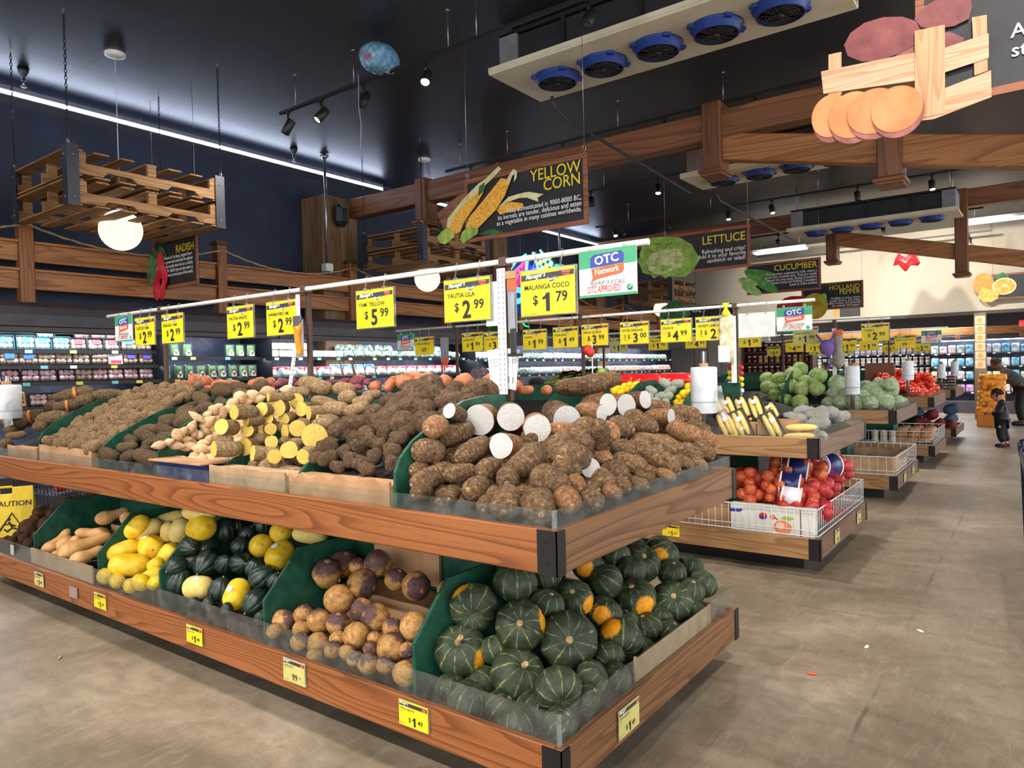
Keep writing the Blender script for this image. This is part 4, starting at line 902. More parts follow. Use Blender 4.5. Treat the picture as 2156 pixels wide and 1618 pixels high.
WYA = [(-3.851,1.974,1.148,0.024,0.65,0.75,-0.14,0.03,2.00),(-3.852,2.066,1.135,0.025,0.14,0.43,0.61,0.65,2.20),(-3.840,2.130,1.119,0.028,-0.32,0.59,0.21,0.71,1.90),
 (-3.707,2.129,1.118,0.031,0.67,-0.48,0.57,0.01,1.80),(-3.846,2.073,1.191,0.032,0.93,0.22,0.21,-0.22,1.50),(-3.853,2.121,1.166,0.022,-0.42,0.70,0.07,0.57,2.00),
 (-3.849,2.149,1.228,0.028,0.71,0.03,0.31,0.63,2.00),(-3.849,2.203,1.180,0.030,-0.23,0.64,-0.41,0.61,1.30),(-3.851,2.246,1.206,0.026,0.49,0.23,-0.29,0.79,1.80),
 (-3.775,2.212,1.157,0.023,0.70,-0.35,0.16,-0.60,1.60),(-3.853,2.153,1.147,0.022,-0.15,0.69,0.36,0.61,1.70),(-3.846,2.248,1.253,0.033,0.74,-0.05,0.47,0.47,1.80),
 (-3.845,2.341,1.292,0.034,0.98,-0.01,0.15,-0.15,1.70),(-3.847,2.292,1.319,0.030,0.68,0.52,-0.19,0.47,1.40),(-3.852,2.191,1.286,0.022,0.24,0.23,0.86,0.38,2.60),
 (-3.851,2.253,1.293,0.023,0.62,0.20,0.48,0.59,1.70),(-3.845,2.408,1.356,0.035,-0.45,0.55,-0.14,0.69,1.50),(-3.842,2.462,1.386,0.039,-0.35,0.46,-0.34,0.74,1.30),
 (-3.842,2.544,1.399,0.039,0.77,-0.30,0.55,-0.10,1.30),(-3.839,2.649,1.411,0.036,-0.45,0.67,-0.10,0.59,1.60),(-3.678,2.679,1.429,0.028,0.16,0.45,0.50,0.72,1.90),
 (-3.849,2.297,1.257,0.030,0.64,0.21,0.40,0.63,1.60),(-3.850,2.105,1.210,0.025,0.89,-0.28,0.31,-0.17,1.70),(-3.850,2.381,1.323,0.026,0.77,-0.10,0.51,0.37,1.80),
 (-3.850,2.509,1.347,0.027,0.67,0.07,0.57,0.47,1.70),(-3.850,2.440,1.327,0.027,0.59,-0.51,0.25,-0.58,1.70),(-3.810,2.569,1.367,0.027,-0.24,0.57,0.10,0.78,1.70),
 (-3.853,2.025,1.160,0.021,0.81,-0.37,0.45,-0.03,1.70),(-3.853,2.173,1.190,0.022,0.10,0.29,0.14,0.94,1.70),(-3.760,2.171,1.143,0.021,0.49,0.06,0.70,0.51,1.80),
 (-3.853,2.275,1.211,0.022,0.93,0.03,0.32,0.17,1.70),(-3.852,2.326,1.334,0.022,0.71,-0.45,0.24,-0.49,1.60)]
SWO = [(-5.069,2.872,1.482,0.053,-0.37,0.15,-0.08,0.91,1.15),(-5.263,2.869,1.450,0.040,0.37,0.20,0.56,0.71,1.70),(-4.908,2.889,1.478,0.039,0.02,0.07,-0.42,0.90,1.40),
 (-4.615,2.870,1.450,0.041,0.64,-0.67,0.26,-0.27,2.30),(-4.277,2.869,1.463,0.036,0.51,-0.60,-0.05,-0.62,1.80),(-4.147,2.869,1.459,0.035,0.13,0.39,0.35,0.84,1.50),
 (-3.111,2.870,1.435,0.033,0.19,0.58,0.07,0.79,1.20),(-2.983,2.870,1.445,0.031,0.83,-0.25,0.17,-0.47,1.70),(-5.397,2.869,1.408,0.040,0.53,0.35,0.57,0.52,1.30),
 (-5.487,2.866,1.437,0.031,0.76,0.26,0.45,0.39,1.30),(-4.867,2.868,1.422,0.034,-0.33,0.62,-0.24,0.67,1.30),(-4.749,2.868,1.458,0.034,0.53,-0.50,0.11,-0.68,1.50),
 (-2.856,2.875,1.458,0.046,0.74,-0.30,0.60,-0.00,1.50),(-2.745,2.873,1.460,0.039,0.20,0.53,0.34,0.75,1.20),(-5.119,2.898,1.419,0.027,0.73,-0.59,0.25,-0.25,2.00),
 (-4.425,2.866,1.422,0.026,0.26,0.27,0.66,0.65,1.70),(-2.914,2.989,1.451,0.060,0.63,-0.39,0.55,-0.39,1.20),(-2.792,2.969,1.454,0.049,-0.29,0.56,-0.29,0.72,1.20),
 (-2.625,2.913,1.448,0.040,0.73,0.04,0.63,0.26,1.30),(-2.502,2.943,1.448,0.046,-0.13,0.57,-0.13,0.80,1.30),(-2.302,2.919,1.438,0.053,0.70,-0.05,0.58,-0.41,1.20),
 (-2.145,2.914,1.421,0.037,-0.24,0.58,-0.23,0.74,1.30),(-2.065,2.908,1.407,0.021,-0.27,0.67,0.10,0.68,1.90),(-1.945,2.909,1.407,0.024,0.77,0.40,0.47,0.15,1.40),
 (-2.411,2.911,1.427,0.032,-0.15,0.60,-0.17,0.77,1.40),(-2.711,2.938,1.428,0.034,0.57,0.44,0.44,0.53,1.30)]
SWP = [(-4.006,2.868,1.462,0.030,0.51,-0.60,-0.03,-0.62,1.90),(-3.890,2.867,1.469,0.026,0.22,0.43,0.19,0.86,1.50),(-4.073,2.865,1.427,0.019,0.68,-0.55,0.06,-0.47,2.20),
 (-3.509,2.866,1.461,0.020,0.53,-0.67,0.08,-0.51,2.00),(-3.386,2.866,1.465,0.022,0.45,0.19,0.57,0.67,2.00),(-3.287,2.886,1.471,0.032,0.75,-0.49,0.29,-0.33,1.80),
 (-3.178,2.867,1.458,0.023,0.50,-0.34,0.78,-0.19,1.40),(-3.037,2.891,1.448,0.018,0.73,-0.15,0.66,0.09,1.60),(-3.816,2.866,1.452,0.020,-0.30,0.65,0.19,0.67,1.70),
 (-3.250,2.866,1.432,0.021,0.59,-0.23,0.75,0.20,1.70)]
BIG = [(-6.486,2.635,1.403,0.058,0.40,0.03,0.64,0.66,2.40,1),(-5.897,2.626,1.399,0.042,0.21,0.16,0.69,0.68,2.70,0),(-6.246,2.473,1.312,0.047,0.01,0.35,0.56,0.75,2.30,1),
 (-6.536,2.460,1.305,0.044,0.57,0.29,0.50,0.58,1.40,0),(-6.121,2.563,1.363,0.047,-0.36,0.57,0.29,0.68,1.60,0),(-6.666,2.366,1.213,0.066,0.63,-0.18,0.61,0.45,2.20,1),
 (-6.124,2.317,1.219,0.058,0.54,-0.65,-0.06,-0.53,2.10,0),(-6.596,2.243,1.180,0.064,0.63,0.66,0.20,0.37,1.20,0),(-6.881,2.257,1.190,0.049,0.33,0.50,-0.34,0.72,1.30,0),
 (-6.258,2.111,1.110,0.030,0.52,-0.10,0.67,0.52,2.40,0),(-5.600,2.624,1.398,0.033,0.47,-0.02,0.68,0.57,1.70,0),(-6.174,2.020,1.057,0.036,0.15,0.53,-0.43,0.72,1.40,0),
 (-6.523,2.162,1.138,0.035,0.17,0.60,0.36,0.70,1.50,0),(-6.702,2.590,1.380,0.036,-0.06,0.55,0.31,0.78,1.50,0),(-6.106,2.222,1.171,0.036,0.48,0.16,0.69,0.52,1.60,0)]
CAB = [(-2.432,9.386,1.447,0.099,0.88,-0.25,0.04,-0.40,0.92,0),(-2.474,9.238,1.373,0.112,0.82,0.06,0.38,-0.42,0.92,0),(-2.184,9.222,1.363,0.110,0.86,0.18,-0.13,-0.47,0.92,0),
 (-2.783,9.189,1.328,0.097,0.94,0.33,-0.07,-0.11,0.92,0),(-2.633,9.188,1.326,0.099,-0.39,-0.10,0.15,0.90,0.92,0),(-2.305,9.135,1.292,0.090,0.78,0.07,0.34,-0.52,0.92,0),
 (-2.742,9.069,1.229,0.092,0.78,0.10,0.09,-0.61,0.92,0),(-2.570,9.113,1.201,0.105,0.07,0.16,-0.26,0.95,0.92,0),(-2.445,9.034,1.241,0.090,0.87,-0.32,-0.07,0.36,0.92,0),
 (-2.314,8.983,1.205,0.092,0.63,0.45,0.29,-0.57,0.92,0),(-2.143,8.991,1.210,0.094,0.21,-0.08,0.17,0.96,0.92,0),(-2.457,8.809,1.090,0.078,0.72,0.10,0.14,-0.67,0.92,0),
 (-2.285,8.771,1.057,0.100,0.60,-0.16,0.07,0.78,0.92,0),(-2.647,8.978,1.206,0.077,0.67,-0.07,-0.33,0.66,0.92,0),(-2.199,9.085,1.286,0.055,0.49,-0.10,0.02,0.87,0.92,0),
 (-2.606,8.875,1.136,0.076,0.82,-0.18,-0.18,0.51,0.92,0),(-1.938,9.088,1.271,0.107,0.76,0.10,-0.26,0.59,0.92,1),(-1.933,8.976,1.150,0.102,0.58,-0.12,-0.19,0.78,0.92,1),
 (-1.971,8.816,1.045,0.085,-0.49,0.16,-0.28,0.81,0.92,1),(-1.838,8.779,1.065,0.090,-0.02,-0.03,0.11,0.99,0.92,1),(-1.694,8.775,1.060,0.096,0.50,0.32,-0.14,0.79,0.92,1),
 (-1.538,8.775,1.061,0.091,0.06,0.22,0.16,0.96,0.92,1),(-1.423,9.008,1.051,0.109,-0.46,-0.28,0.31,0.78,0.92,1),(-1.602,9.336,1.165,0.127,-0.20,-0.04,-0.03,0.98,0.92,1),
 (-1.461,9.470,1.184,0.127,0.86,-0.05,-0.13,0.48,0.92,1),(-1.689,9.461,1.222,0.082,0.66,-0.17,0.00,-0.74,0.92,1),(-1.574,9.569,1.243,0.082,-0.15,-0.12,-0.35,0.92,0.92,1),
 (-1.405,9.318,1.248,0.086,0.57,0.14,0.41,-0.70,0.92,1),(-1.358,9.413,1.043,0.086,-0.42,-0.20,-0.29,0.84,0.92,1),(-1.628,8.877,1.136,0.077,0.54,0.25,0.20,0.78,0.92,1),
 (-1.812,8.893,1.147,0.078,-0.07,-0.22,-0.48,0.84,0.92,1),(-1.343,9.757,1.015,0.068,0.42,-0.08,0.12,0.89,0.92,1)]
TOM = [(-2.026,12.707,1.358,0.060,-0.20,0.42,-0.37,0.80,1.12),(-2.003,12.818,1.360,0.071,0.57,0.19,0.47,0.65,1.12),(-1.952,12.922,1.351,0.061,0.17,0.00,0.10,0.98,1.12),
 (-1.932,13.030,1.351,0.060,0.38,0.53,0.35,0.68,1.12),(-1.883,13.126,1.339,0.063,0.68,-0.23,-0.66,0.20,1.12),(-1.779,12.706,1.340,0.058,-0.04,0.21,-0.35,0.91,1.12),
 (-2.051,12.562,1.289,0.063,-0.18,0.51,0.49,0.68,1.12),(-1.958,12.501,1.285,0.062,0.44,0.56,-0.08,0.69,1.12),(-1.888,12.712,1.276,0.072,-0.08,-0.18,0.10,0.98,1.12),
 (-1.820,12.818,1.267,0.067,-0.40,-0.01,0.79,-0.46,1.12),(-1.755,12.928,1.263,0.068,0.29,0.79,0.18,0.51,1.12),(-1.669,13.024,1.262,0.069,0.49,-0.09,0.81,0.31,1.12),
 (-1.562,12.708,1.264,0.062,0.73,0.39,-0.12,0.55,1.12),(-1.492,12.789,1.282,0.059,-0.37,0.54,-0.41,0.64,1.12),(-1.398,12.707,1.266,0.060,0.53,-0.06,-0.01,-0.85,1.12),
 (-2.055,12.466,1.217,0.066,0.68,0.34,-0.47,0.45,1.12),(-1.957,12.411,1.237,0.059,-0.36,0.71,0.53,-0.31,1.12),(-1.854,12.368,1.215,0.071,0.87,-0.22,0.25,0.37,1.12),
 (-1.785,12.538,1.227,0.063,-0.25,-0.52,-0.20,0.79,1.12),(-1.726,12.706,1.220,0.057,0.50,-0.41,-0.11,-0.76,1.12),(-1.644,12.792,1.203,0.068,0.56,0.23,0.36,-0.71,1.12),
 (-1.580,12.898,1.208,0.060,0.67,0.04,-0.33,0.66,1.12),(-1.486,12.974,1.207,0.072,0.29,0.77,0.08,0.56,1.12),(-1.387,12.887,1.217,0.062,-0.23,0.64,0.12,0.72,1.12),
 (-1.866,12.499,1.154,0.071,0.74,0.12,-0.55,-0.37,1.12),(-1.761,12.407,1.150,0.065,0.68,0.48,0.10,0.55,1.12),(-1.671,12.317,1.156,0.062,0.70,0.52,0.14,0.47,1.12),
 (-1.617,12.560,1.144,0.057,0.65,0.56,0.24,0.45,1.12),(-1.537,12.725,1.153,0.070,-0.36,-0.47,0.69,0.41,1.12),(-1.464,12.817,1.157,0.061,0.13,-0.61,-0.37,0.69,1.12),
 (-1.369,12.707,1.149,0.061,0.77,-0.10,0.38,0.49,1.12),(-1.762,12.268,1.095,0.068,0.80,0.22,-0.52,-0.17,1.12),(-1.655,12.197,1.107,0.061,0.74,0.61,0.19,0.22,1.12),
 (-1.617,12.407,1.094,0.063,0.12,0.81,-0.16,0.55,1.12),(-1.547,12.490,1.109,0.057,0.57,-0.68,0.41,-0.23,1.12),(-1.469,12.665,1.083,0.059,-0.21,-0.24,0.68,-0.66,1.12),
 (-1.411,12.903,1.090,0.068,0.58,0.30,0.65,0.40,1.12),(-1.345,13.086,1.076,0.070,-0.38,-0.14,-0.41,0.82,1.12),(-1.624,12.292,1.056,0.061,-0.26,0.62,0.16,0.73,1.12),
 (-1.544,12.216,1.063,0.059,0.48,0.80,0.23,-0.28,1.12),(-1.481,12.324,1.047,0.065,0.64,-0.28,-0.71,0.12,1.12),(-1.397,12.245,1.036,0.066,0.54,0.08,0.11,-0.83,1.12),
 (-1.371,12.808,1.023,0.067,0.67,-0.25,0.02,0.70,1.12),(-1.343,13.194,1.005,0.064,0.03,-0.24,0.27,0.93,1.12),(-1.535,12.111,1.024,0.055,0.16,-0.57,-0.28,0.76,1.12),
 (-1.441,12.055,1.014,0.065,-0.14,0.99,-0.09,0.00,1.12),(-1.356,12.136,1.017,0.067,0.68,-0.20,0.65,-0.26,1.12),(-1.341,12.695,0.984,0.057,0.50,0.74,0.00,-0.45,1.12)]
LEM = [(-2.465,5.933,1.324,0.043,0.55,-0.17,-0.34,0.74,1.15),(-2.388,5.844,1.345,0.035,0.23,0.78,0.41,0.41,1.15),(-2.434,5.738,1.279,0.037,0.80,-0.28,0.50,0.16,1.15),
 (-2.450,5.882,1.278,0.037,0.83,0.24,-0.50,0.01,1.15),(-2.391,5.837,1.279,0.037,0.73,0.63,0.00,-0.26,1.15),(-2.513,5.840,1.237,0.036,-0.21,0.77,-0.20,0.57,1.15),
 (-2.451,5.811,1.233,0.037,0.53,0.20,-0.57,0.60,1.15),(-2.379,5.780,1.244,0.037,0.70,0.37,-0.55,0.26,1.15),(-2.526,5.798,1.196,0.032,0.50,-0.23,-0.47,0.69,1.15),
 (-2.468,5.754,1.198,0.034,0.81,0.38,0.35,-0.27,1.15),(-2.443,5.639,1.172,0.036,0.57,-0.42,-0.52,0.48,1.15),(-2.410,5.699,1.192,0.041,0.58,-0.60,-0.53,0.14,1.15),
 (-2.327,5.629,1.196,0.036,0.57,0.65,0.18,-0.47,1.15),(-2.279,5.546,1.160,0.033,0.32,0.61,0.42,0.59,1.15),(-2.343,5.574,1.163,0.033,0.81,0.36,0.19,0.42,1.15),
 (-2.326,5.697,1.216,0.034,-0.42,0.77,-0.11,0.47,1.15),(-2.360,5.786,1.309,0.034,0.41,0.35,0.79,0.29,1.15),(-2.402,5.599,1.156,0.029,-0.18,0.60,0.03,0.78,1.15),
 (-2.269,5.602,1.180,0.033,0.63,-0.04,0.77,0.02,1.15),(-2.326,5.748,1.255,0.034,0.45,0.02,0.88,0.17,1.15)]
NET = [(-2.664,5.884,1.361,0.041,0.39,0.65,0.57,0.32,1.70),(-2.549,5.870,1.360,0.039,0.63,-0.45,0.50,-0.38,1.50),(-2.751,5.776,1.302,0.039,-0.01,0.86,0.00,0.51,1.50),
 (-2.580,5.785,1.301,0.036,0.59,0.36,0.37,0.62,1.70),(-2.648,5.730,1.251,0.040,-0.29,0.45,-0.23,0.81,1.40),(-2.561,5.695,1.252,0.038,0.90,0.08,0.43,-0.03,1.40),
 (-2.657,5.637,1.217,0.036,0.66,0.26,0.61,0.35,1.50),(-2.557,5.617,1.204,0.036,-0.11,0.44,-0.22,0.86,1.30),(-2.737,5.700,1.256,0.032,-0.49,0.29,-0.53,0.63,1.30)]
PEP = [(-3.121,5.786,1.307,0.042,0.46,-0.18,0.11,0.86,1.20),(-3.123,5.863,1.315,0.037,-0.24,-0.28,0.80,0.47,1.20),(-3.083,5.907,1.344,0.032,0.25,0.20,0.69,-0.65,1.20),
 (-3.018,5.890,1.354,0.032,0.66,0.48,-0.45,0.37,1.20),(-2.957,5.868,1.354,0.031,-0.22,0.51,-0.44,0.70,1.20),(-2.963,5.926,1.362,0.029,-0.43,0.29,-0.47,0.72,1.20),
 (-3.006,5.811,1.311,0.034,-0.42,-0.47,-0.47,0.62,1.20),(-2.951,5.811,1.326,0.031,0.74,0.02,-0.16,-0.65,1.20),(-3.042,5.752,1.289,0.034,0.65,0.58,-0.48,0.13,1.20),
 (-3.058,5.826,1.321,0.032,-0.08,0.00,0.86,0.50,1.20)]
# ================================================================ produce: shapes
def blob(name, mats, ratio=1.0, prof='ell', nz=16, na=22, amp=.05, freq=1.6, ribs=0, rib=.0, bend=0.0, seed=0, cut=False, lumps=(), fine=0.0):
 """a root or fruit of half width 1 lying along z; a cut one is left open at its +z end"""
 rnd = random.Random(seed); off = Vector((rnd.uniform(-50, 50), rnd.uniform(-50, 50), rnd.uniform(-50, 50)))
 vs = []; fs = []
 top = .97 if cut else 1.0
 for i in range(nz+1):
  if cut:
   s = -math.cos(math.pi*.5*min(1, i/nz*1.0)) if i < nz*.55 else None
   s = -1 + 2*(i/nz)**1.35 if True else s
  else:
   s = -math.cos(math.pi*i/nz)
  a_ = abs(s)
  if prof == 'ell': r = math.sqrt(max(0, 1-s*s))
  elif prof == 'log': r = max(0, 1-a_**3.2)**.5
  elif prof == 'spindle': r = max(0, 1-a_**1.7)**.9
  elif prof == 'lemon': r = max(0, 1-a_**2.2)**.62 + .05*math.exp(-((1-a_)/.06)**2)*(0 if a_ > .999 else 1)
  elif prof == 'pear':      # butternut: bulb at -z, neck to +z
   u = (s+1)/2
   bulb = math.sqrt(max(0, 1-((u-.27)/.27)**2)); nk = .66*(max(0, 1-max(0, (u-.72)/.28)**2.6))**.5
   r = bulb if u < .27 else max(bulb, nk) if u > .75 else max(nk, bulb)
   if .3 < u < .6: r = nk + (1-nk)*(1-((u-.3)/.3))**1.6*(1+.6*((u-.3)/.3))
  elif prof == 'carrot': u = (s+1)/2; r = (max(0, 1-(1-u)**2.6)**.6) * max(0, min(1, (1-u)/.06))**.5
  elif prof == 'acorn': r = max(0, 1-a_**2.1)**.6 * (1-.16*s)
  else: r = math.sqrt(max(0, 1-s*s))
  if cut:
   r = max(0, 1-max(0, -s)**2.6)**.5 if s < 0 else 1.0 - .03*s
  z = s*ratio*top
  for k in range(na):
   t = 2*math.pi*k/na
   d = Vector((math.cos(t)*max(r, .02), math.sin(t)*max(r, .02), s*1.0))
   q = d*freq + off; q.z = s*ratio*freq + off.z
   n = noise.noise(q)*amp + noise.noise(q*2.3)*amp*.5 + (noise.noise(q*6)*fine if fine else 0)
   rr = r*(1+n)
   if ribs: rr *= 1 - rib + rib*abs(math.cos(ribs*t/2))**.6*1.0
   x = rr*math.cos(t) + bend*(1-s*s); y = rr*math.sin(t)
   zz = z
   if ribs and prof == 'squash':
    pass
   vs.append(Vector((x, y, zz)))
 for (lx, ly, lz, lr, la) in lumps:
  c = Vector((lx, ly, lz))
  for v in vs:
   dd = (v - c).length
   if dd < lr*2: v += (v-c).normalized()*la*math.exp(-(dd/lr)**2) if dd > 1e-6 else Vector((0, 0, 0))
 m = MB()
 for i in range(nz):
  for k in range(na): fs.append((i*na+k, i*na+(k+1) % na, (i+1)*na+(k+1) % na, (i+1)*na+k))
 fs.append(tuple(range(na))[::-1])
 if not cut: fs.append(tuple(nz*na+k for k in range(na)))
 m.add(vs, fs, True)
 me = m.mesh(name, mats)
 if cut:
  rim = vs[nz*na:]
  cc = sum(rim, Vector())/na
  f = MB(); rings = [[cc + (p-cc)*q + Vector((0, 0, (1-q)*.02*rnd.uniform(.5, 1.5))) for p in rim] for q in (1.0, .93, .5)]
  vv = [p for rg in rings for p in rg] + [cc + Vector((0, 0, .02))]
  ff = [(i*na+k, i*na+(k+1) % na, (i+1)*na+(k+1) % na, (i+1)*na+k) for i in range(2) for k in range(na)]
  ff += [(2*na+k, 2*na+(k+1) % na, 3*na) for k in range(na)]
  f.add(vv, ff, True)
  return me, f
 return me
def squash_mesh(name, mat, flat, ribs=10, rib=.05, dim=.22, na=60, nz=22, amp=.03, seed=0):
 rnd = random.Random(seed); off = Vector((rnd.uniform(-50, 50), rnd.uniform(-50, 50), 0))
 vs = []
 for i in range(nz+1):
  a = math.pi*i/nz; r = math.sin(a)**.88 if 0 < i < nz else 0; z = -math.cos(a)*flat
  z -= dim*flat*math.copysign(math.exp(-(r/.32)**2), z)
  for k in range(na):
   t = 2*math.pi*k/na
   n = 1 + amp*noise.noise(Vector((math.cos(t)*1.4, math.sin(t)*1.4, z*1.4))+off)
   g = 1 - rib*(1-abs(math.cos(ribs*t/2))**.55)*min(1, r*1.6)
   vs.append((r*g*n*math.cos(t), r*g*n*math.sin(t), z*n))
 m = MB(); m.add(vs, [(i*na+k, i*na+(k+1) % na, (i+1)*na+(k+1) % na, (i+1)*na+k) for i in range(nz) for k in range(na)], True)
 return m.mesh(name, mat)

# ---------------------------------------------------------------- produce: skins
def kab_mat(name, patch):
 t = NT(name); t.set(.5, 0, .3)
 o = t.obj(); s = t.node('ShaderNodeSeparateXYZ'); t.link(o, s.inputs[0])
 ang = t.math('ARCTAN2', s.outputs[1], s.outputs[0])
 oi = t.node('ShaderNodeObjectInfo')
 p = t.mapping(o, (1, 1, 1), rnd=True)
 wob = t.math('MULTIPLY', t.math('SUBTRACT', t.noise(p, 2.2, 4, .6), .5), 1.1)
 st = t.math('COSINE', t.math('ADD', t.math('MULTIPLY', ang, 10.0), t.math('MULTIPLY', wob, 2.2)))
 st = t.math('MULTIPLY', t.ramp(st, [(.86, (0, 0, 0)), (.99, (255, 255, 255))]), t.ramp(t.noise(p, 3.6, 3), [(.38, (40, 40, 40)), (.62, (255, 255, 255))]))
 base = t.ramp(t.noise(p, 3.0, 6, .65), [(.3, (30, 36, 24)), (.5, (48, 57, 38)), (.72, (74, 84, 58))])
 base = t.mix(t.math('MULTIPLY', t.ramp(oi.outputs['Random'], [(0, (0, 0, 0)), (1, (150, 150, 150))]), .8), base, (70, 84, 66))
 spk = t.ramp(t.noise(p, 16, 3, .7), [(.62, (0, 0, 0)), (.72, (255, 255, 255))])
 base = t.mix(t.math('MULTIPLY', spk, .35), base, (110, 126, 88))
 c = t.mix(t.math('MULTIPLY', st, .8), base, (138, 154, 98))
 if patch:
  d = t.node('ShaderNodeVectorMath', operation='DISTANCE'); t.link(o, d.inputs[0]); d.inputs[1].default_value = (.95, 0, .1)
  e = t.math('ADD', d.outputs['Value'], t.math('MULTIPLY', t.math('SUBTRACT', t.noise(p, 4, 5, .7), .5), .38))
  f = t.ramp(e, [(.40, (255, 255, 255)), (.52, (0, 0, 0))])
  c = t.mix(f, c, t.ramp(t.noise(p, 7, 4), [(.3, (214, 134, 14)), (.7, (236, 164, 30))]))
 t.col(c); t.bump(t.noise(p, 9, 5, .6), .25, .03); return t.m
M_kab = kab_mat('kabocha_rind', False); M_kabp = kab_mat('kabocha_rind_with_ground_spot', True)
M_stem = mottled('corky_stem', [(150, 112, 70), (186, 150, 104), (206, 176, 132)], 6, .85, .5)
M_acorn = mottled('acorn_squash_rind', [(18, 30, 24), (29, 45, 36), (44, 62, 48)], 3, .38, .1, spec=.5)
def ringed(name, cols, zf, rough=.6, bump=.35, scale=3.2, ringmix=.35, ringcol=(60, 40, 26), spec=.25):
 """skin with faint growth rings across the root's length"""
 t = NT(name); t.set(rough, 0, spec)
 o = t.obj(); p = t.mapping(o, (1, 1, 1), rnd=True); s = t.node('ShaderNodeSeparateXYZ'); t.link(o, s.inputs[0])
 n = t.noise(p, scale, 6, .66)
 c = t.ramp(n, [(.28 + .44*i/(len(cols)-1), k) for i, k in enumerate(cols)])
 w = t.math('SINE', t.math('ADD', t.math('MULTIPLY', s.outputs[2], zf), t.math('MULTIPLY', t.noise(p, 2.6, 4), 7.0)))
 w2 = t.ramp(w, [(.2, (0, 0, 0)), (.9, (255, 255, 255))])
 c = t.mix(t.math('MULTIPLY', w2, ringmix), c, ringcol)
 f = t.noise(p, scale*5, 4, .7)
 c = t.mix(t.math('MULTIPLY', t.ramp(f, [(.5, (0, 0, 0)), (.7, (255, 255, 255))]), .4), c, ringcol)
 t.col(t.vary(c, .35)); t.bump(t.math('ADD', f, t.math('MULTIPLY', w, .18)), bump, .06); return t.m
M_mal = ringed('malanga_skin', [(58, 42, 30), (98, 74, 52), (136, 106, 74), (190, 164, 126)], 22, .62, .5)
M_mal2 = ringed('rusty_malanga_skin', [(84, 54, 32), (128, 88, 56), (162, 120, 80), (190, 156, 114)], 20, .55, .35)
M_white = M_white
M_cutw = mottled('white_cut_flesh', [(150, 147, 142), (192, 189, 184), (204, 202, 198)], 16, .55, .1)
M_cuty = mottled('yellow_cut_flesh', [(190, 156, 62), (208, 178, 84), (216, 190, 102)], 5, .5, .08)
M_yam = ringed('yellow_yam_skin', [(84, 64, 42), (122, 98, 68), (152, 126, 92), (176, 152, 116)], 9, .75, .35, 3.0, .18)
M_lila = ringed('lila_skin', [(74, 54, 42), (116, 90, 68), (148, 120, 92), (178, 150, 118)], 30, .9, .8, 3.2, .22, (70, 46, 38))
M_eddo = ringed('eddoe_skin', [(88, 66, 44), (126, 100, 70), (158, 130, 96), (184, 156, 118)], 18, .85, .6, 3.5, .3)
M_cus = ringed('cush_cush_skin', [(60, 46, 32), (96, 76, 54), (124, 102, 74), (150, 126, 94)], 16, .9, .7, 4.0, .25)
M_wya = ringed('pale_yautia_skin', [(160, 126, 90), (196, 164, 124), (212, 182, 142), (222, 194, 156)], 12, .7, .25, 2.4, .12, (150, 108, 70))
M_big = ringed('brown_yam_skin', [(70, 54, 36), (104, 84, 58), (132, 108, 78), (152, 128, 96)], 14, .8, .5, 3.0, .2)
M_sw = mottled('orange_sweet_potato_skin', [(150, 84, 56), (186, 112, 78), (206, 136, 98)], 3, .6, .2)
M_swp = mottled('purple_sweet_potato_skin', [(104, 48, 58), (136, 70, 80), (158, 92, 98)], 3, .6, .2)
M_spa = mottled('spaghetti_squash_rind', [(206, 164, 20), (230, 190, 40), (238, 206, 84)], 1.6, .42, .08)
M_spap = mottled('pale_spaghetti_squash_rind', [(204, 176, 92), (220, 194, 112), (230, 208, 136)], 1.8, .45, .08)
M_but = mottled('butternut_rind', [(198, 142, 84), (216, 164, 104), (226, 178, 122)], 1.6, .5, .08)
M_coco = mottled('coconut_husk', [(84, 54, 34), (126, 86, 56), (158, 116, 78)], 5, .9, 1.0, 16, .08, (1, 1, .25))
M_cab = mottled('cabbage_leaf', [(142, 174, 84), (172, 200, 116), (204, 220, 156)], 2.2, .38, .5, 3.5, .12)
M_cabw = mottled('wrapped_pale_lettuce', [(146, 176, 116), (186, 206, 160), (224, 232, 212)], 2.6, .25, .6, 3.2, .14)
M_tom = mottled('tomato_skin', [(196, 42, 30), (216, 58, 40), (226, 84, 52)], 1.4, .28, .0, spec=.5)
M_lem = mottled('lemon_skin', [(224, 176, 10), (240, 198, 22), (246, 212, 50)], 2, .45, .15)
M_pep = mottled('yellow_pepper_skin', [(226, 170, 10), (244, 196, 20), (250, 212, 60)], 1.6, .3, .0)
M_net = mottled('white_foam_net', [(200, 214, 182), (226, 234, 216), (240, 244, 234)], 7, .7, .8, 9, .10)
M_sticker = plain('white_fruit_sticker', (224, 226, 224), .4)
M_tape = plain('orange_tape', (222, 126, 50), .35)
def rut_mat():
 t = NT('rutabaga_skin'); t.set(.5, 0, .3)
 o = t.obj(); p = t.mapping(o, (1, 1, 1), rnd=True); s = t.node('ShaderNodeSeparateXYZ'); t.link(o, s.inputs[0])
 e = t.math('ADD', s.outputs[2], t.math('MULTIPLY', t.math('SUBTRACT', t.noise(p, 2.0, 4), .5), 1.5))
 tan = t.ramp(t.noise(p, 3, 6, .65), [(.3, (128, 88, 46)), (.55, (190, 142, 82)), (.75, (212, 170, 110))])
 pur = t.ramp(t.noise(p, 4, 5), [(.3, (66, 46, 48)), (.7, (112, 80, 76))])
 t.col(t.vary(t.mix(t.ramp(e, [(.25, (0, 0, 0)), (.55, (255, 255, 255))]), tan, pur), .25)); t.bump(t.noise(p, 7, 5, .65), .3, .03); return t.m
M_rut = rut_mat()
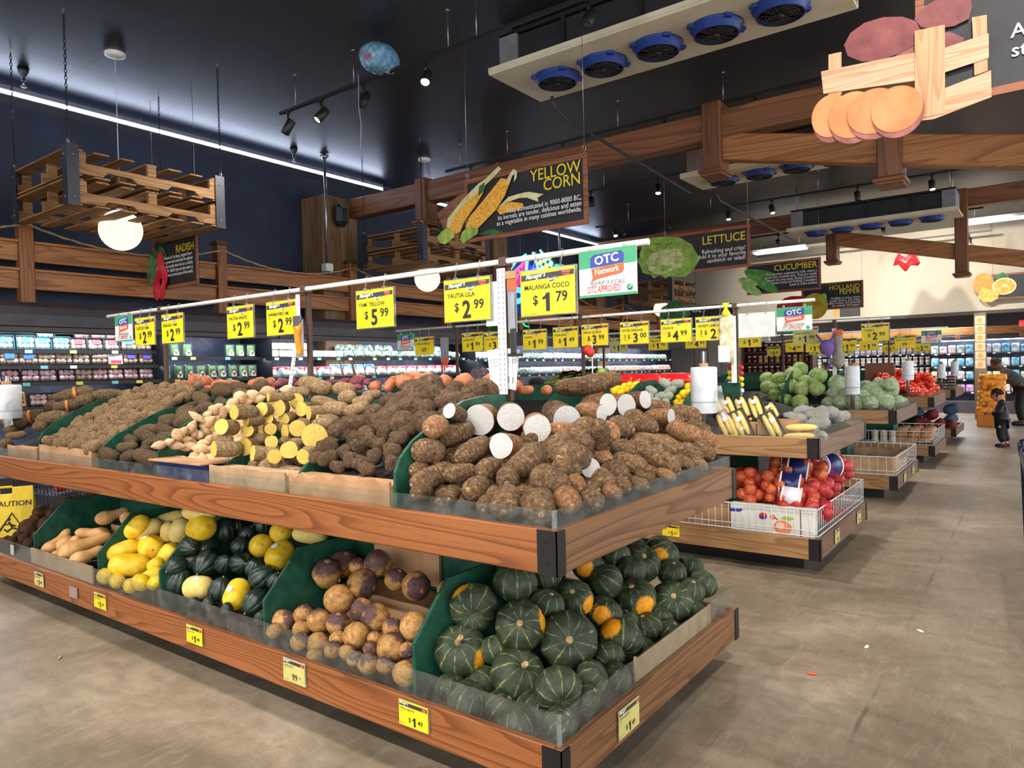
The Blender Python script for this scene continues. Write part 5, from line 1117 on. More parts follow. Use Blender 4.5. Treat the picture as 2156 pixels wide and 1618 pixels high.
# ---------------------------------------------------------------- produce: placing
def rows_label(recs, desc, place, rows=None, end='aisle'):
 """a label for every record: its row by height, then its order from the aisle end"""
 n = len(recs); zs = sorted(range(n), key=lambda i: recs[i][2])
 k = rows or max(1, round(n/7)); out = [None]*n
 names = ['lowest'] + [nth(i) + '-lowest' for i in range(1, k-1)] + (['topmost'] if k > 1 else [])
 for r in range(k):
  seg = zs[r*n//k:(r+1)*n//k]; seg.sort(key=lambda i: -recs[i][0])
  for j, i in enumerate(seg):
   d = desc(recs[i]) if callable(desc) else desc
   pos = 'nearest the %s' % end if j == 0 else '%s from the %s' % (nth(j), end)
   out[i] = '%s, %s, %s layer %s' % (d, pos, names[r], place)
 return out
def put(name, me, rec, ratio0, label, cat, group, children=()):
 x, y, z, r, qw, qx, qy, qz, ratio = rec[:9]
 o = raw(name, me, None, (x, y, z), Quaternion((qw, qx, qy, qz)), (r, r, r*ratio/ratio0))
 tag(o, label, cat, group)
 for cn, cm, *cl in children:
  c = raw(cn, cm, o)
  if cl: c.matrix_local = cl[0]
 return o
def heap(name, meshes, ratio0, x0, x1, y0, z0, y1, z1, r, ratio, label, cat, group, layers=1, jit=.3, mirror=1, along=None, top=0):
 rr = random.Random(name + str(x0)); L = math.hypot(y1-y0, z1-z0); ux = r*2.0 if along != 'x' else r*ratio*1.75; us = r*1.75
 k = 0; nrow = int(L/us)
 for a in range(nrow+1):
  y = y0 + (y1-y0)*a/max(1, nrow); z = z0 + (z1-z0)*a/max(1, nrow)
  n = max(1, int((x1-x0)/ux));
  for b in range(n):
   x = x0 + (b+.5+.4*(a % 2)-.2)*(x1-x0)/n + rr.uniform(-jit, jit)*r
   d = rr.uniform(-.35, .45)*r
   rad = r*rr.uniform(.82, 1.18)
   if along == 'x': ax = Vector((1, rr.uniform(-.35, .35), rr.uniform(-.3, .3)))
   else: ax = Vector((rr.uniform(-1, 1), rr.uniform(-1, .6), rr.uniform(-.7, .7)))
   q = Vector((0, 0, 1)).rotation_difference(ax.normalized()) @ Quaternion((0, 0, 1), rr.uniform(0, 6.28))
   yield (min(max(x, x0+r), x1-r), y + rr.uniform(-jit, jit)*r*.6, z + d, rad, q.w, q.x, q.y, q.z, ratio*rr.uniform(.8, 1.2))
   k += 1
RN = random.Random(11)
# kabocha
kabs = [squash_mesh('kabocha', M_kab, .84, 10, .035, .2, seed=i) for i in range(3)]
kabps = [squash_mesh('kabocha', M_kabp, .84, 10, .035, .2, seed=i+7) for i in range(2)]
disc = MB().lathe([(.001, .06), (.04, .075), (.05, .05), (.10, .07), (.125, .05), (.135, .0), (.16, -.05)], (0, 0, .69), 16).mesh('stem', M_stem)
longst = MB().tube([(0, 0, .62), (.02, 0, .76), (.08, .03, .92), (.16, .06, 1.06), (.19, .07, 1.10)], [.17, .10, .085, .10, .09], 10).mesh('stem', M_stem)
lab = rows_label(KAB, lambda r: 'kabocha with orange patch' if r[9] else 'dark ribbed kabocha', 'of the corner bin', 5, 'aisle')
for i, r in enumerate(KAB):
 st = [('stem', longst if i in (0, 5) else disc)] if r[10] or i % 3 == 0 else []
 put('kabocha_squash', (kabps if r[9] else kabs)[i % (2 if r[9] else 3)], r, .84, lab[i], 'squash', 'kabocha squash in the corner bin', st)
# rutabaga
ruts = [blob('rutabaga', M_rut, .95, 'ell', 16, 24, .10, 1.2, seed=20+i, fine=.02) for i in range(4)]
crown = MB().lathe([(.30, -.10), (.27, .0), (.24, .0), (.22, .05), (.17, .05), (.15, .09), (.09, .10), (.05, .12), (.001, .12)], (0, 0, .90), 14).mesh('crown', ringed('rutabaga_crown', [(84, 60, 50), (140, 106, 76), (186, 152, 112)], 60))
lab = rows_label(RUT, 'tan and purple rutabaga', 'of the bin', 5, 'kabocha divider')
for i, r in enumerate(RUT):
 o = put('rutabaga', ruts[i % 4], r, .95, lab[i], 'rutabaga', 'rutabagas in their bin', [('crown', crown)])
 if i in (0, 16, 21):
  raw('sticker', MB().lathe([(.001, .0), (.11, -.008)], (.1, -.25, .0), 12, Matrix.Rotation(R(90), 4, 'X')).mesh('sticker', M_sticker), o, (0, -.75, -.2))
# acorn and spaghetti squash
acs = []
for i in range(3):
 me = blob('acorn_squash', M_acorn, 1.12, 'acorn', 18, 60, .03, 1.2, 10, .11, seed=40+i); acs.append(me)
nub = MB().tube([(0, 0, .95), (0, 0, 1.08), (.03, 0, 1.22)], [.10, .06, .055], 8).mesh('stem', M_stem)
stk = MB().lathe([(.001, 0), (.30, -.03), (.34, -.05)], (0, 0, 0), 16).mesh('sticker', M_sticker)
lab = rows_label(ACO, 'ridged dark acorn squash', 'of the squash bin', 4, 'rutabaga divider')
for i, r in enumerate(ACO):
 ch = [('stem', nub)]
 o = put('acorn_squash', acs[i % 3], r, 1.12, lab[i], 'squash', 'acorn squash in the mixed bin', ch)
spas = [blob('spaghetti_squash', M_spa, 1.5, 'log', 18, 28, .03, 1.0, 14, .012, seed=50+i) for i in range(2)]
spaps = [blob('spaghetti_squash', M_spap, 1.5, 'log', 18, 28, .03, 1.0, 14, .012, seed=55+i) for i in range(2)]
nub2 = MB().lathe([(.12, 1.42), (.10, 1.50), (.07, 1.54), (.05, 1.52), (.001, 1.51)], n=10).mesh('stem', M_stem)
lab = rows_label(SPA, lambda r: 'pale spaghetti squash' if r[10] else 'yellow spaghetti squash', 'of squash', 4, 'rutabaga divider')
for i, r in enumerate(SPA):
 o = put('spaghetti_squash', (spaps if r[10] else spas)[i % 2], r, 1.5, lab[i], 'squash', 'spaghetti squash in the middle bins', [('stem', nub2)])
 if r[9]:
  v = Vector((0, -.4, .9)).normalized(); q = Quaternion((r[4], r[5], r[6], r[7])).inverted() @ v
  q = Vector((q.x, q.y, 0)).normalized() if Vector((q.x, q.y, 0)).length > .3 else Vector((1, 0, 0))
  s = raw('sticker', stk, o); s.matrix_local = Matrix.Translation(q*1.02) @ Vector((0, 0, 1)).rotation_difference(q).to_matrix().to_4x4()
# butternut, coconut
buts = [blob('butternut_squash', M_but, 2.1, 'pear', 26, 26, .03, 1.0, seed=60+i, bend=b) for i, b in enumerate((.0, .25, -.2))]
nub3 = MB().tube([(0, 0, 2.02), (0, 0, 2.14)], [.16, .13], 8).mesh('stem', M_stem)
lab = rows_label(BUT, 'tan butternut squash', 'of the butternut bin', 3, 'spaghetti squash')
for i, r in enumerate(BUT):
 r2 = list(r)
 put('butternut_squash', buts[i % 3], r2, 2.1, lab[i], 'squash', 'butternut squash in their bin', [('stem', nub3)])
cocs = [blob('coconut', M_coco, 1.1, 'ell', 16, 24, .10, 1.4, seed=70+i, fine=.04) for i in range(3)]
lab = rows_label(COC, 'hairy brown coconut', 'of the coconut heap', 3, 'butternut divider')
for i, r in enumerate(COC): put('coconut', cocs[i % 3], r, 1.1, lab[i], 'coconut', 'coconuts at the wall end')
# malanga
cuts = [blob('malanga_root', [M_mal2 if i % 2 else M_mal], 1.7, 'log', 16, 26, .06, 1.0, seed=80+i, cut=True, fine=.015) for i in range(4)]
cutf = [c[1].mesh('cut_face', M_cutw) for c in cuts]
lab = rows_label(MAC, 'cut malanga with white face', 'of the corner heap', 2, 'aisle')
for i, r in enumerate(MAC): put('malanga_root', cuts[i % 4][0], r, 1.7, lab[i], 'malanga', 'malanga roots with white cut faces', [('cut_face', cutf[i % 4])])
mals = [blob('malanga_root', [M_mal, M_mal, M_mal, M_mal2, M_mal, M_mal][i], 1.7, 'log', 20, 26, .12, 1.0, seed=90+i, fine=.03, bend=(0, .12, -.1, .05, 0, .15)[i], lumps=[(.7*math.cos(i*2.1), .7*math.sin(i*2.1), -.6, .5, .22)]) for i in range(6)]
tip = MB().lathe([(.34, -.12), (.30, .0), (.22, .02), (.20, .06), (.10, .07), (.08, .10), (.001, .11)], (0, 0, 1.62), 14).mesh('root_tip', ringed('pale_root_tip', [(120, 88, 54), (176, 140, 98), (208, 178, 136)], 50))
lab = rows_label(MAW, 'whole brown malanga root', 'of the corner heap', 8, 'aisle')
for i, r in enumerate(MAW): put('malanga_root', mals[i % 6], r, 1.7, lab[i], 'malanga', 'whole malanga roots in the corner heap', [('root_tip', tip)])
recs = list(heap('malfill', None, 0, -2.0, -1.45, 2.16, 1.00, 2.62, 1.22, .052, 1.8, '', '', '', jit=.5)) + [(x, y, z, r, *q) for (y, x, z, r, *q) in heap('malfill2', None, 0, 2.25, 3.45, 0, 0, 0, 0, .055, 1.8, '', '', '')][:0]
for k in range(26):
 yy = 2.2 + .05*k; xx = -1.47 - .09*(k % 5); zz = 1.0 + (-1.42-xx)*.45
 q = Vector((0, 0, 1)).rotation_difference(Vector((1, RN.uniform(-.5, .5), RN.uniform(-.3, .1))).normalized())
 recs.append((xx, yy, zz, .052*RN.uniform(.85, 1.15), q.w, q.x, q.y, q.z, 1.8))
lab = rows_label(recs, 'brown malanga wedged underneath', 'of the corner heap', 6, 'aisle')
for i, r in enumerate(recs): put('malanga_root', mals[i % 6], r, 1.7, lab[i], 'malanga', 'malanga roots deep in the corner heap', [('root_tip', tip)])
# yautia lila
lils = []
for i in range(5):
 rr = random.Random(100+i)
 lm = [(math.cos(a)*.9, math.sin(a)*.9, rr.uniform(-1.0, 1.0), .42, rr.uniform(.25, .55)) for a in [rr.uniform(0, 6.3) for _ in range(5)]]
 lils.append(blob('yautia_root', M_lila, 1.6, 'log', 22, 28, .16, 1.3, seed=100+i, lumps=lm, fine=.06, bend=rr.uniform(-.2, .2)))
lab = rows_label(LIL, 'knobbly dark yautia root', 'of the heap', 4, 'malanga divider')
for i, r in enumerate(LIL): put('yautia_root', lils[i % 5], r, 1.6, lab[i], 'yautia', 'lila yautia roots beside the malanga')
# yellow yam
ycs = [blob('yellow_yam', M_yam, 1.7, 'log', 16, 26, .09, 1.0, seed=120+i, cut=True, fine=.02) for i in range(4)]
ycf = [c[1].mesh('cut_face', M_cuty) for c in ycs]
lab = rows_label(YEC, 'cut yam with yellow face', 'of the heap', 5, 'lila heap')
for i, r in enumerate(YEC): put('yellow_yam', ycs[i % 4][0], r, 1.7, lab[i], 'yam', 'yellow yams with cut faces', [('cut_face', ycf[i % 4])])
yws = [blob('yellow_yam', M_yam, 2.0, 'log', 18, 24, .10, 1.0, seed=130+i, bend=.1*i-.1) for i in range(3)]
lab = rows_label(YEW, 'whole brown-skinned yam', 'of the heap', 2, 'lila heap')
for i, r in enumerate(YEW): put('yellow_yam', yws[i % 3], r, 2.0, lab[i], 'yam', 'whole yams behind the cut ones')
recs = list(heap('yamfill', None, 0, -3.34, -2.74, 2.19, 1.02, 2.62, 1.22, .05, 2.0, '', '', '', jit=.5))
lab = rows_label(recs, 'brown yam wedged underneath', 'of the yellow yam heap', 4, 'lila heap')
for i, r in enumerate(recs): put('yellow_yam', yws[i % 3], r, 2.0, lab[i], 'yam', 'yams deep in the yellow yam heap')
# pale yautia
wys = [blob('pale_yautia', M_wya, 1.7, 'spindle', 18, 22, .10, 1.1, seed=140+i, bend=(-.3, 0, .25, .1)[i]) for i in range(4)]
lab = rows_label(WYA, 'smooth pale tan yautia', 'on the blue box', 4, 'yellow yams')
recs = list(heap('wyafill', None, 0, -3.86, -3.37, 2.09, 1.04, 2.62, 1.30, .036, 1.7, '', '', '', jit=.5))
l2 = rows_label(recs, 'pale yautia wedged underneath', 'on the blue box', 5, 'yellow yams')
for i, r in enumerate(recs): put('pale_yautia', wys[i % 4], r, 1.7, l2[i], 'yautia', 'pale yautia deep in the heap')
for i, r in enumerate(WYA): put('pale_yautia', wys[i % 4], r, 1.7, lab[i], 'yautia', 'pale yautia heaped on the blue box')
sws = [blob('sweet_potato', M_sw, 1.5, 'log', 16, 22, .10, 1.0, seed=150+i, bend=.1*i-.1) for i in range(3)]
sps = [blob('sweet_potato', M_swp, 1.7, 'spindle', 16, 22, .10, 1.0, seed=155+i, bend=.1*i) for i in range(3)]
lab = rows_label(SWO, 'orange-brown sweet potato', 'along the back', 2, 'aisle')
for i, r in enumerate(SWO): put('sweet_potato', sws[i % 3], r, 1.5, lab[i], 'sweet potato', 'orange sweet potatoes along the back')
lab = rows_label(SWP, 'purple-red sweet potato', 'along the back', 2, 'aisle')
for i, r in enumerate(SWP): put('sweet_potato', sps[i % 3], r, 1.7, lab[i], 'sweet potato', 'purple sweet potatoes along the back')
bgs = [blob('large_yam', M_big, 2.1, 'log', 20, 26, .10, .9, seed=160+i, bend=(.15, -.1, .05)[i], fine=.03) for i in range(3)]
bandt = MB().tube([(0, 0, -.16), (0, 0, .16)], [1.03, 1.03], 26, False).mesh('orange_tape', M_tape)
lab = rows_label(BIG, 'large brown yam', 'of the wall end heap', 3, 'eddoe divider')
for i, r in enumerate(BIG): put('large_yam', bgs[i % 3], r, 2.1, lab[i] if not r[9] else lab[i].replace('large brown yam', 'taped brown yam'), 'yam', 'large brown yams at the wall end', [('orange_tape', bandt)] if r[9] else [])
# eddoes and cush-cush: heaped evenly on the slope
edd = [blob('eddoe', M_eddo, 1.25, 'log', 12, 16, .14, 1.3, seed=170+i, fine=.05) for i in range(4)]
recs = list(heap('eddoe', None, 0, -5.44, -4.60, 2.0, 1.10, 2.66, 1.44, .034, 1.35, '', '', '', jit=.6))
lab = rows_label(recs, 'small tan eddoe', 'of the eddoe heap', 13, 'cush-cush divider')
for i, r in enumerate(recs): put('eddoe', edd[i % 4], r, 1.25, lab[i], 'eddoe', 'small eddoes between the first two green dividers')
cus = [blob('cush_cush_yam', M_cus, 2.6, 'log', 18, 16, .14, 1.2, seed=180+i, fine=.05, bend=(.3, -.3, .1, 0)[i]) for i in range(4)]
recs = list(heap('cush', None, 0, -4.57, -3.89, 2.0, 1.06, 2.68, 1.43, .038, 2.6, '', '', '', along='x'))
lab = rows_label(recs, 'finger-shaped brown yam', 'of the heap', 9, 'blue box')
for i, r in enumerate(recs): put('cush_cush_yam', cus[i % 4], r, 2.6, lab[i], 'yam', 'finger-shaped yams behind the front board')
recs = list(heap('lilaback', None, 0, -2.68, -2.07, 2.40, 1.27, 2.68, 1.40, .055, 1.5, '', '', '', jit=.6))
lab = rows_label(recs, 'small shaggy yautia', 'behind the lila heap', 3, 'malanga divider')
for i, r in enumerate(recs): put('yautia_root', lils[i % 5], r, 1.6, lab[i], 'yautia', 'small lila roots at the back of the heap')
# cabbages, tomatoes, citrus on the stands behind
cbs = [blob('cabbage', M_cab, .92, 'ell', 16, 24, .08, 1.3, seed=190+i, fine=.02) for i in range(3)]
cbw = [blob('wrapped_lettuce', M_cabw, .92, 'ell', 16, 24, .16, 1.5, seed=195+i, fine=.05) for i in range(3)]
A = [r for r in CAB if not r[9]]; B = [r for r in CAB if r[9]]
for S, ms, nm, d, pl, e in ((A, cbs, 'cabbage', 'round green cabbage', 'of the cabbage heap', 'green divider'), (B, cbw, 'wrapped_lettuce', 'wrapped pale lettuce', 'of the lettuce heap', 'aisle')):
 lab = rows_label(S, d, pl, 4, e)
 for i, r in enumerate(S): put(nm, ms[i % 3], r, .92, lab[i], 'cabbage' if nm == 'cabbage' else 'lettuce', nm.replace('_', ' ') + ' heads on the third stand')
tms = [blob('tomato', M_tom, 1.12, 'ell', 12, 18, .04, 1.0, seed=200+i) for i in range(2)]
lab = rows_label(TOM, 'red tomato', 'of the heap', 7, 'aisle')
for i, r in enumerate(TOM): put('tomato', tms[i % 2], r, 1.12, lab[i], 'tomato', 'tomatoes on the fourth stand')
lms = [blob('lemon', M_lem, 1.15, 'lemon', 12, 16, .03, 1.0, seed=205+i) for i in range(2)]
lab = rows_label(LEM, 'yellow sweet lemon', 'beside the bag roll', 4, 'bag roll')
for i, r in enumerate(LEM): put('sweet_lemon', lms[i % 2], r, 1.15, lab[i], 'lemon', 'sweet lemons beside the bag roll')
nts = [blob('netted_fruit', M_net, 1.5, 'log', 14, 20, .06, 1.3, seed=210+i) for i in range(2)]
lab = rows_label(NET, 'fruit in white foam net', 'of netted fruit', 3, 'lemon divider')
for i, r in enumerate(NET): put('netted_fruit', nts[i % 2], r, 1.5, lab[i], 'fruit', 'fruit in foam nets on the second stand')
pps = [blob('yellow_fruit', M_pep, 1.2, 'ell', 12, 16, .10, 1.1, seed=215+i) for i in range(2)]
lab = rows_label(PEP, 'bright yellow fruit', 'behind the malanga', 2, 'netted fruit')
for i, r in enumerate(PEP): put('yellow_fruit', pps[i % 2], r, 1.2, lab[i], 'fruit', 'yellow fruit behind the malanga')
# ---------------------------------------------------------------- boxes and cardboard in the bins
def carton(label, x0, x1, y0, y1, z0, z1, mat, name='cardboard_box', torn=0, open_=False, flap=False):
 t = T(name, label, 'box', ((x0+x1)/2, (y0+y1)/2, z0), 'cardboard boxes under the produce')
 if open_:
  b = MB()
  b.box(x0, x1, y0, y0+.006, z0, z1).box(x0, x1, y1-.006, y1, z0, z1).box(x0, x0+.006, y0+.006, y1-.006, z0, z1).box(x1-.006, x1, y0+.006, y1-.006, z0, z1).box(x0, x1, y0, y1, z0, z0+.006)
  part('tray', b, mat, t)
 else:
  rr = random.Random(label); b = MB()
  n = 14; top = [(x0+(x1-x0)*i/n, z1 + (rr.uniform(-torn, torn*.4) if 0 < i < n else 0)) for i in range(n+1)]
  b.prism([(x0, z0), (x1, z0)] + top[::-1], 'y', y0, y0+.012); b.box(x0, x1, y0+.012, y1, z0, z1-.012, .004)
  part('carton', b, mat, t)
 if flap:
  part('flap', MB().box(x0-.01, x1+.015, y0-.05, y0+.09, z1-.006, z1+.002, 0, Matrix.Rotation(0, 4, 'X')), M_card, t)
 return t
M_blue = mottled('navy_blue_carton', [(24, 38, 84), (30, 46, 98), (38, 56, 112)], 4, .6, .03)
ZD = ZU0+.105
carton('tan cardboard box under the front of the eddoes', -5.44, -4.66, 1.968, 2.06, ZD, 1.085, M_card, torn=.006)
carton('brown cardboard box under the large yams at the wall end', -6.0, -5.48, 1.968, 2.06, ZD, 1.06, M_card, torn=.02)
carton('navy blue box under the pale yautia', -3.86, -3.375, 1.968, 2.08, ZD, 1.075, M_blue, flap=True)
carton('long tan box under the yellow yams', -3.35, -2.735, 1.962, 2.10, ZD, 1.070, M_cardd, torn=.004)
carton('torn tan box under the lila roots', -2.705, -2.065, 1.962, 2.09, ZD, 1.075, M_card, torn=.022)
carton('brown box step behind the rutabagas', -2.86, -2.02, 2.30, 2.53, ZL0+.062, .46, M_card, torn=.003)
carton('brown cardboard sheet standing behind the rutabagas', -2.78, -2.33, 2.525, 2.545, .47, .80, M_card)
carton('brown box step behind the butternut squash', -5.25, -4.66, 2.33, 2.53, ZL0+.062, .50, M_card, torn=.003)
carton('tan cardboard liner behind the guard of the butternut bin', -5.58, -4.66, 1.945, 1.957, ZL0+.062, .372, M_cardd, torn=.002)
carton('cardboard liner behind the aisle side guard of the kabocha', -1.291, -1.283, 2.5, 3.3, ZL0+.062, .372, M_cardd)
# ================================================================ wood railing above the coolers
RXX = -9.10
def railing():
 t = T('wood_railing', 'stained wooden railing with sagging rope running along the top of the wall coolers', 'railing', (RXX, 8, 2.36))
 ys = [.9, 3.22, 5.58, 7.92, 10.25, 12.6, 14.95, 17.3, 19.6]
 for y in ys:
  p = part('post', MB().box(RXX-.07, RXX+.07, y-.07, y+.07, 2.36, 3.34, .008), M_pinez, t)
  raw('post_cap', MB().box(RXX-.095, RXX+.095, y-.095, y+.095, 3.34, 3.37, .006).box(RXX-.075, RXX+.075, y-.075, y+.075, 3.37, 3.40, .008).mesh('post_cap', plain('weathered_cap', (86, 70, 56), .7), wloc(p)), p)
 for a, b in zip(ys[:-1], ys[1:]):
  for z0, z1 in ((2.86, 3.06), (2.55, 2.75)):
   part('rail_board', MB().box(RXX-.03, RXX+.02, a+.07, b-.07, z0, z1, .006).box(RXX-.05, RXX+.05, a+.07, b-.07, z1, z1+.03, .004), M_piney, t)
 rp = MB()
 for a, b in zip(ys[:-1], ys[1:]):
  pts = []
  for i in range(33):
   u = i/32; zz = 3.27 - .20*4*u*(1-u)
   pts.append((RXX+.078+.004*math.cos(i*2.2), a+(b-a)*u, zz+.004*math.sin(i*2.2)))
  rp.tube(pts, [.013 + .0025*math.sin(i*2.9) for i in range(33)], 7)
 part('rope', rp, mottled('hemp_rope', [(140, 116, 86), (178, 154, 120), (196, 174, 142)], 60, .9, .6), t)
railing()
# ================================================================ refrigerated wall cases
M_case = mottled('dark_aubergine_case_paint', [(56, 52, 58), (68, 63, 68), (78, 72, 78)], 2, .4, .02)
M_lip = plain('dark_maroon_lip', (52, 40, 42), .4)
M_shelf = plain('black_cooler_shelf', (18, 18, 22), .4)
M_back = mottled('dark_steel_case_back', [(40, 46, 60), (58, 66, 84), (86, 96, 118)], 3, .3, .02)
M_caselight = emit('cooler_light_tube', (224, 234, 255), 26)
M_tagw = plain('white_shelf_tag', (222, 226, 224), .5); M_tagy = plain('yellow_shelf_tag', (226, 214, 96), .5); M_tagt = plain('teal_shelf_tag', (120, 200, 196), .5)
tagm = [MB().box(0, .006, -.035, .035, -.018, .018).mesh('shelf_tag', m) for m in (M_tagw, M_tagy, M_tagt)]
XF = -8.90
def case(label, y0, y1, shelves, seed):
 t = T('cooler_case', label, 'cooler', (-9.2, (y0+y1)/2, 0), 'refrigerated wall cases'); rr = random.Random(seed)
 part('back_panel', MB().box(-9.72, -9.45, y0, y1, 0, 2.34), M_back, t)
 part('canopy', MB().prism([(-9.45, 2.36), (-8.62, 2.36), (-8.48, 2.30), (-8.50, 2.22), (-8.50, 2.12), (-8.62, 2.10), (-9.45, 2.16)], 'y', y0, y1).box(-8.62, -8.49, y0, y1, 2.10, 2.125), M_case, t)
 part('canopy_lip', MB().box(-8.64, -8.505, y0, y1, 2.03, 2.10, .01), M_lip, t)
 part('light_tube', MB().box(-8.80, -8.70, y0+.05, y1-.05, 2.065, 2.085), M_caselight, t)
 part('base', MB().box(-9.45, -8.55, y0, y1, 0, .55, .02), M_case, t)
 for k, z in enumerate(shelves):
  f = XF + .06*k
  s = part('shelf', MB().box(-9.45, f, y0+.01, y1-.01, z-.03, z-.005, .004).box(f-.005, f+.012, y0+.01, y1-.01, z-.048, z-.004), M_shelf, t)
  part('light_tube', MB().box(f-.10, f-.07, y0+.05, y1-.05, z-.042, z-.032), M_caselight, t)
  y = y0 + .2
  while y < y1-.1:
   raw('shelf_tag', rr.choice(tagm), s, Vector((f+.012, y, z-.028)) - wloc(s)); y += rr.uniform(.22, .55)
 part('end_panel', MB().box(-9.45, -8.72, y0, y0+.012, .55, 2.1), M_shelf, t)
 return t
case('near wall cooler stocked with mushroom trays and wrapped meat', .2, 4.56, (1.875, 1.70, 1.515, 1.25), 1)
case('wall cooler stocked with clamshells of greens', 4.58, 6.08, (1.80, 1.515, 1.22), 2)
case('wall cooler stocked with tubs and salad bags', 6.10, 10.6, (1.795, 1.50, 1.22), 3)
case('long far wall cooler stocked with bagged vegetables', 10.62, 20.2, (1.765, 1.44, 1.06), 4)

# packages: built facing +x, base at z = 0, then copied
def pillow(w, h, d, n=8, seed=0, amp=.12):
 rnd = random.Random(seed); o = Vector((rnd.uniform(-9, 9),)*3); m = MB()
 for s in (1, -1):
  vs = []
  for i in range(n+1):
   for j in range(n+1):
    u = i/n*2-1; v = j/n*2-1
    e = max(0, (1-u**4)*(1-v**4))**.6
    x = s*d*.5*e*(1+amp*3*noise.noise(Vector((u*1.7, v*1.7, s))+o))
    vs.append((x, u*w/2*(1-.05*v*v), (v+1)*h/2*(1-.03*u*u)))
  fs = [(i*(n+1)+j, (i+1)*(n+1)+j, (i+1)*(n+1)+j+1, i*(n+1)+j+1) for i in range(n) for j in range(n)]
  m.add(vs, fs if s > 0 else [f[::-1] for f in fs], True)
 return m
def proto(name, parts_):
 o = T(name, None, 'package', (0, 0, -50))
 for pn, mb, mat in parts_: lpart(pn, mb, mat, o)
 kids(o); return o
M_film2 = clear('wrap_film', (248, 250, 250), .06, .16)
def trayp(trayc, cont, lab, w=.185, h=.15, d=.055, name='mushroom_tray'):
 tr = MB().box(-.03, -.01, -w/2, w/2, .005, h, .006).box(-.03, .022, -w/2, w/2, 0, .008).box(-.03, .022, -w/2, w/2, h-.008, h).box(-.03, .022, -w/2, -w/2+.007, 0, h).box(-.03, .022, w/2-.007, w/2, 0, h)
 cm = MB(); rr = random.Random(name+cont.name)
 for i in range(3):
  for j in range(2):
   cm.sphere((.002, -w*.3+w*.3*i+rr.uniform(-.008, .008), h*.28+h*.42*j), .032*rr.uniform(.9, 1.15), 10, 7, (.7, 1.05, .95))
 ps = [('tray', tr, trayc), ('contents', cm, cont), ('film', pillow(w*.94, h*.94, .055), M_film2)]
 if lab: ps.append(('label', MB().box(.030, .0335, -w*.24, w*.26, h*.42, h*.86, .002), lab))
 return proto(name, ps)
M_mush = mottled('white_mushroom', [(196, 180, 160), (228, 218, 204), (238, 232, 222)], 30, .6, .1)
M_mushb = mottled('brown_mushroom', [(120, 92, 72), (164, 132, 108), (206, 188, 170)], 30, .6, .1)
M_meat = mottled('sliced_pink_pack', [(150, 80, 90), (206, 160, 164), (234, 214, 210)], 34, .5, .2)
M_teal = plain('teal_tray', (20, 92, 100), .4); M_tealab = plain('mint_label', (70, 190, 168), .5)
M_bluelab = plain('blue_pack_label', (46, 110, 196), .5); M_redlab = plain('crimson_label', (190, 60, 72), .5); M_purlab = plain('violet_label', (82, 74, 188), .5)
P = {}
P['teal'] = trayp(M_teal, M_mush, M_tealab)
P['blue'] = trayp(M_black, M_mushb, M_bluelab, name='mushroom_tray_blue')
P['red'] = trayp(M_black, M_mushb, M_redlab, .18, .135, name='sliced_mushroom_tray')
P['plain'] = trayp(M_black, M_mushb, None, .18, .14, name='plain_mushroom_tray')
P['purple'] = trayp(M_black, mottled('big_brown_caps', [(150, 108, 84), (184, 142, 114), (200, 160, 132)], 8, .6, .1), M_purlab, .19, .155, name='large_cap_tray')
P['meat'] = trayp(M_black, M_meat, None, .18, .14, name='pink_pack')
P['card'] = proto('printed_carton', [('carton', MB().box(-.03, .02, -.075, .075, 0, .12, .004), mottled('pink_white_print', [(206, 120, 132), (236, 220, 218), (240, 236, 230)], 26, .5, 0)), ('panel', MB().box(.02, .022, -.06, .06, .01, .05), M_redlab)])
P['carton2'] = proto('orange_carton', [('carton', MB().box(-.02, .02, -.09, .09, 0, .16, .004), plain('amber_carton', (236, 180, 40), .5)), ('picture', MB().box(.02, .022, -.03, .07, .07, .145), mottled('dark_berry_print', [(60, 24, 26), (120, 48, 44), (150, 90, 70)], 60, .5, 0)), ('stripe', MB().box(.02, .022, -.06, .07, .03, .06), plain('purple_stripe', (110, 60, 120), .5))])
M_greens = mottled('packed_greens', [(46, 84, 44), (84, 128, 72), (130, 160, 108)], 40, .6, .4)
M_lab = plain('cream_label', (222, 214, 204), .5)
P['clam'] = proto('clamshell', [('shell', MB().box(-.05, .03, -.065, .065, 0, .175, .012), M_film2), ('greens', pillow(.11, .16, .06, 6, 3, .3), M_greens), ('label', MB().box(.031, .034, -.035, .04, .01, .06, .002), M_lab), ('emblem', MB().lathe([(.001, 0), (.026, 0), (.026, .003)], (.033, .002, .066), 14, Matrix.Rotation(R(90), 4, 'Y')), plain('tan_emblem', (196, 150, 120), .5))])
P['tub'] = proto('nut_tub', [('tub', MB().box(-.05, .035, -.062, .062, 0, .098, .01), mottled('cream_nut_fill', [(206, 190, 160), (226, 214, 190), (238, 230, 214)], 60, .5, .1)), ('lid', MB().box(-.053, .038, -.064, .064, .098, .108, .004), M_film2), ('label', MB().box(.035, .037, -.03, .045, .02, .075, .002), M_wink)])
def bagp(name, body, top, w, h, d=.07, frac=.35):
 b = pillow(w, h, d, 9, len(name));
 tp = pillow(w*1.01, h*frac, d*.66, 7, 4); tp.v = [(x+.012, y, z+h*(1-frac)) for x, y, z in tp.v]
 return proto(name, [('bag', b, body)] + ([('printed_top', tp, top)] if top else []))
M_bagw = mottled('clear_bag_with_greens', [(96, 116, 92), (190, 198, 190), (230, 234, 232)], 22, .25, .5)
M_bagr = plain('red_bag_print', (206, 34, 52), .35); M_bagb = mottled('blue_bag_print', [(20, 110, 196), (60, 150, 220), (210, 228, 240)], 16, .35, .1)
M_bagn = mottled('bag_of_nuts', [(206, 176, 140), (228, 208, 184), (238, 228, 214)], 26, .35, .3)
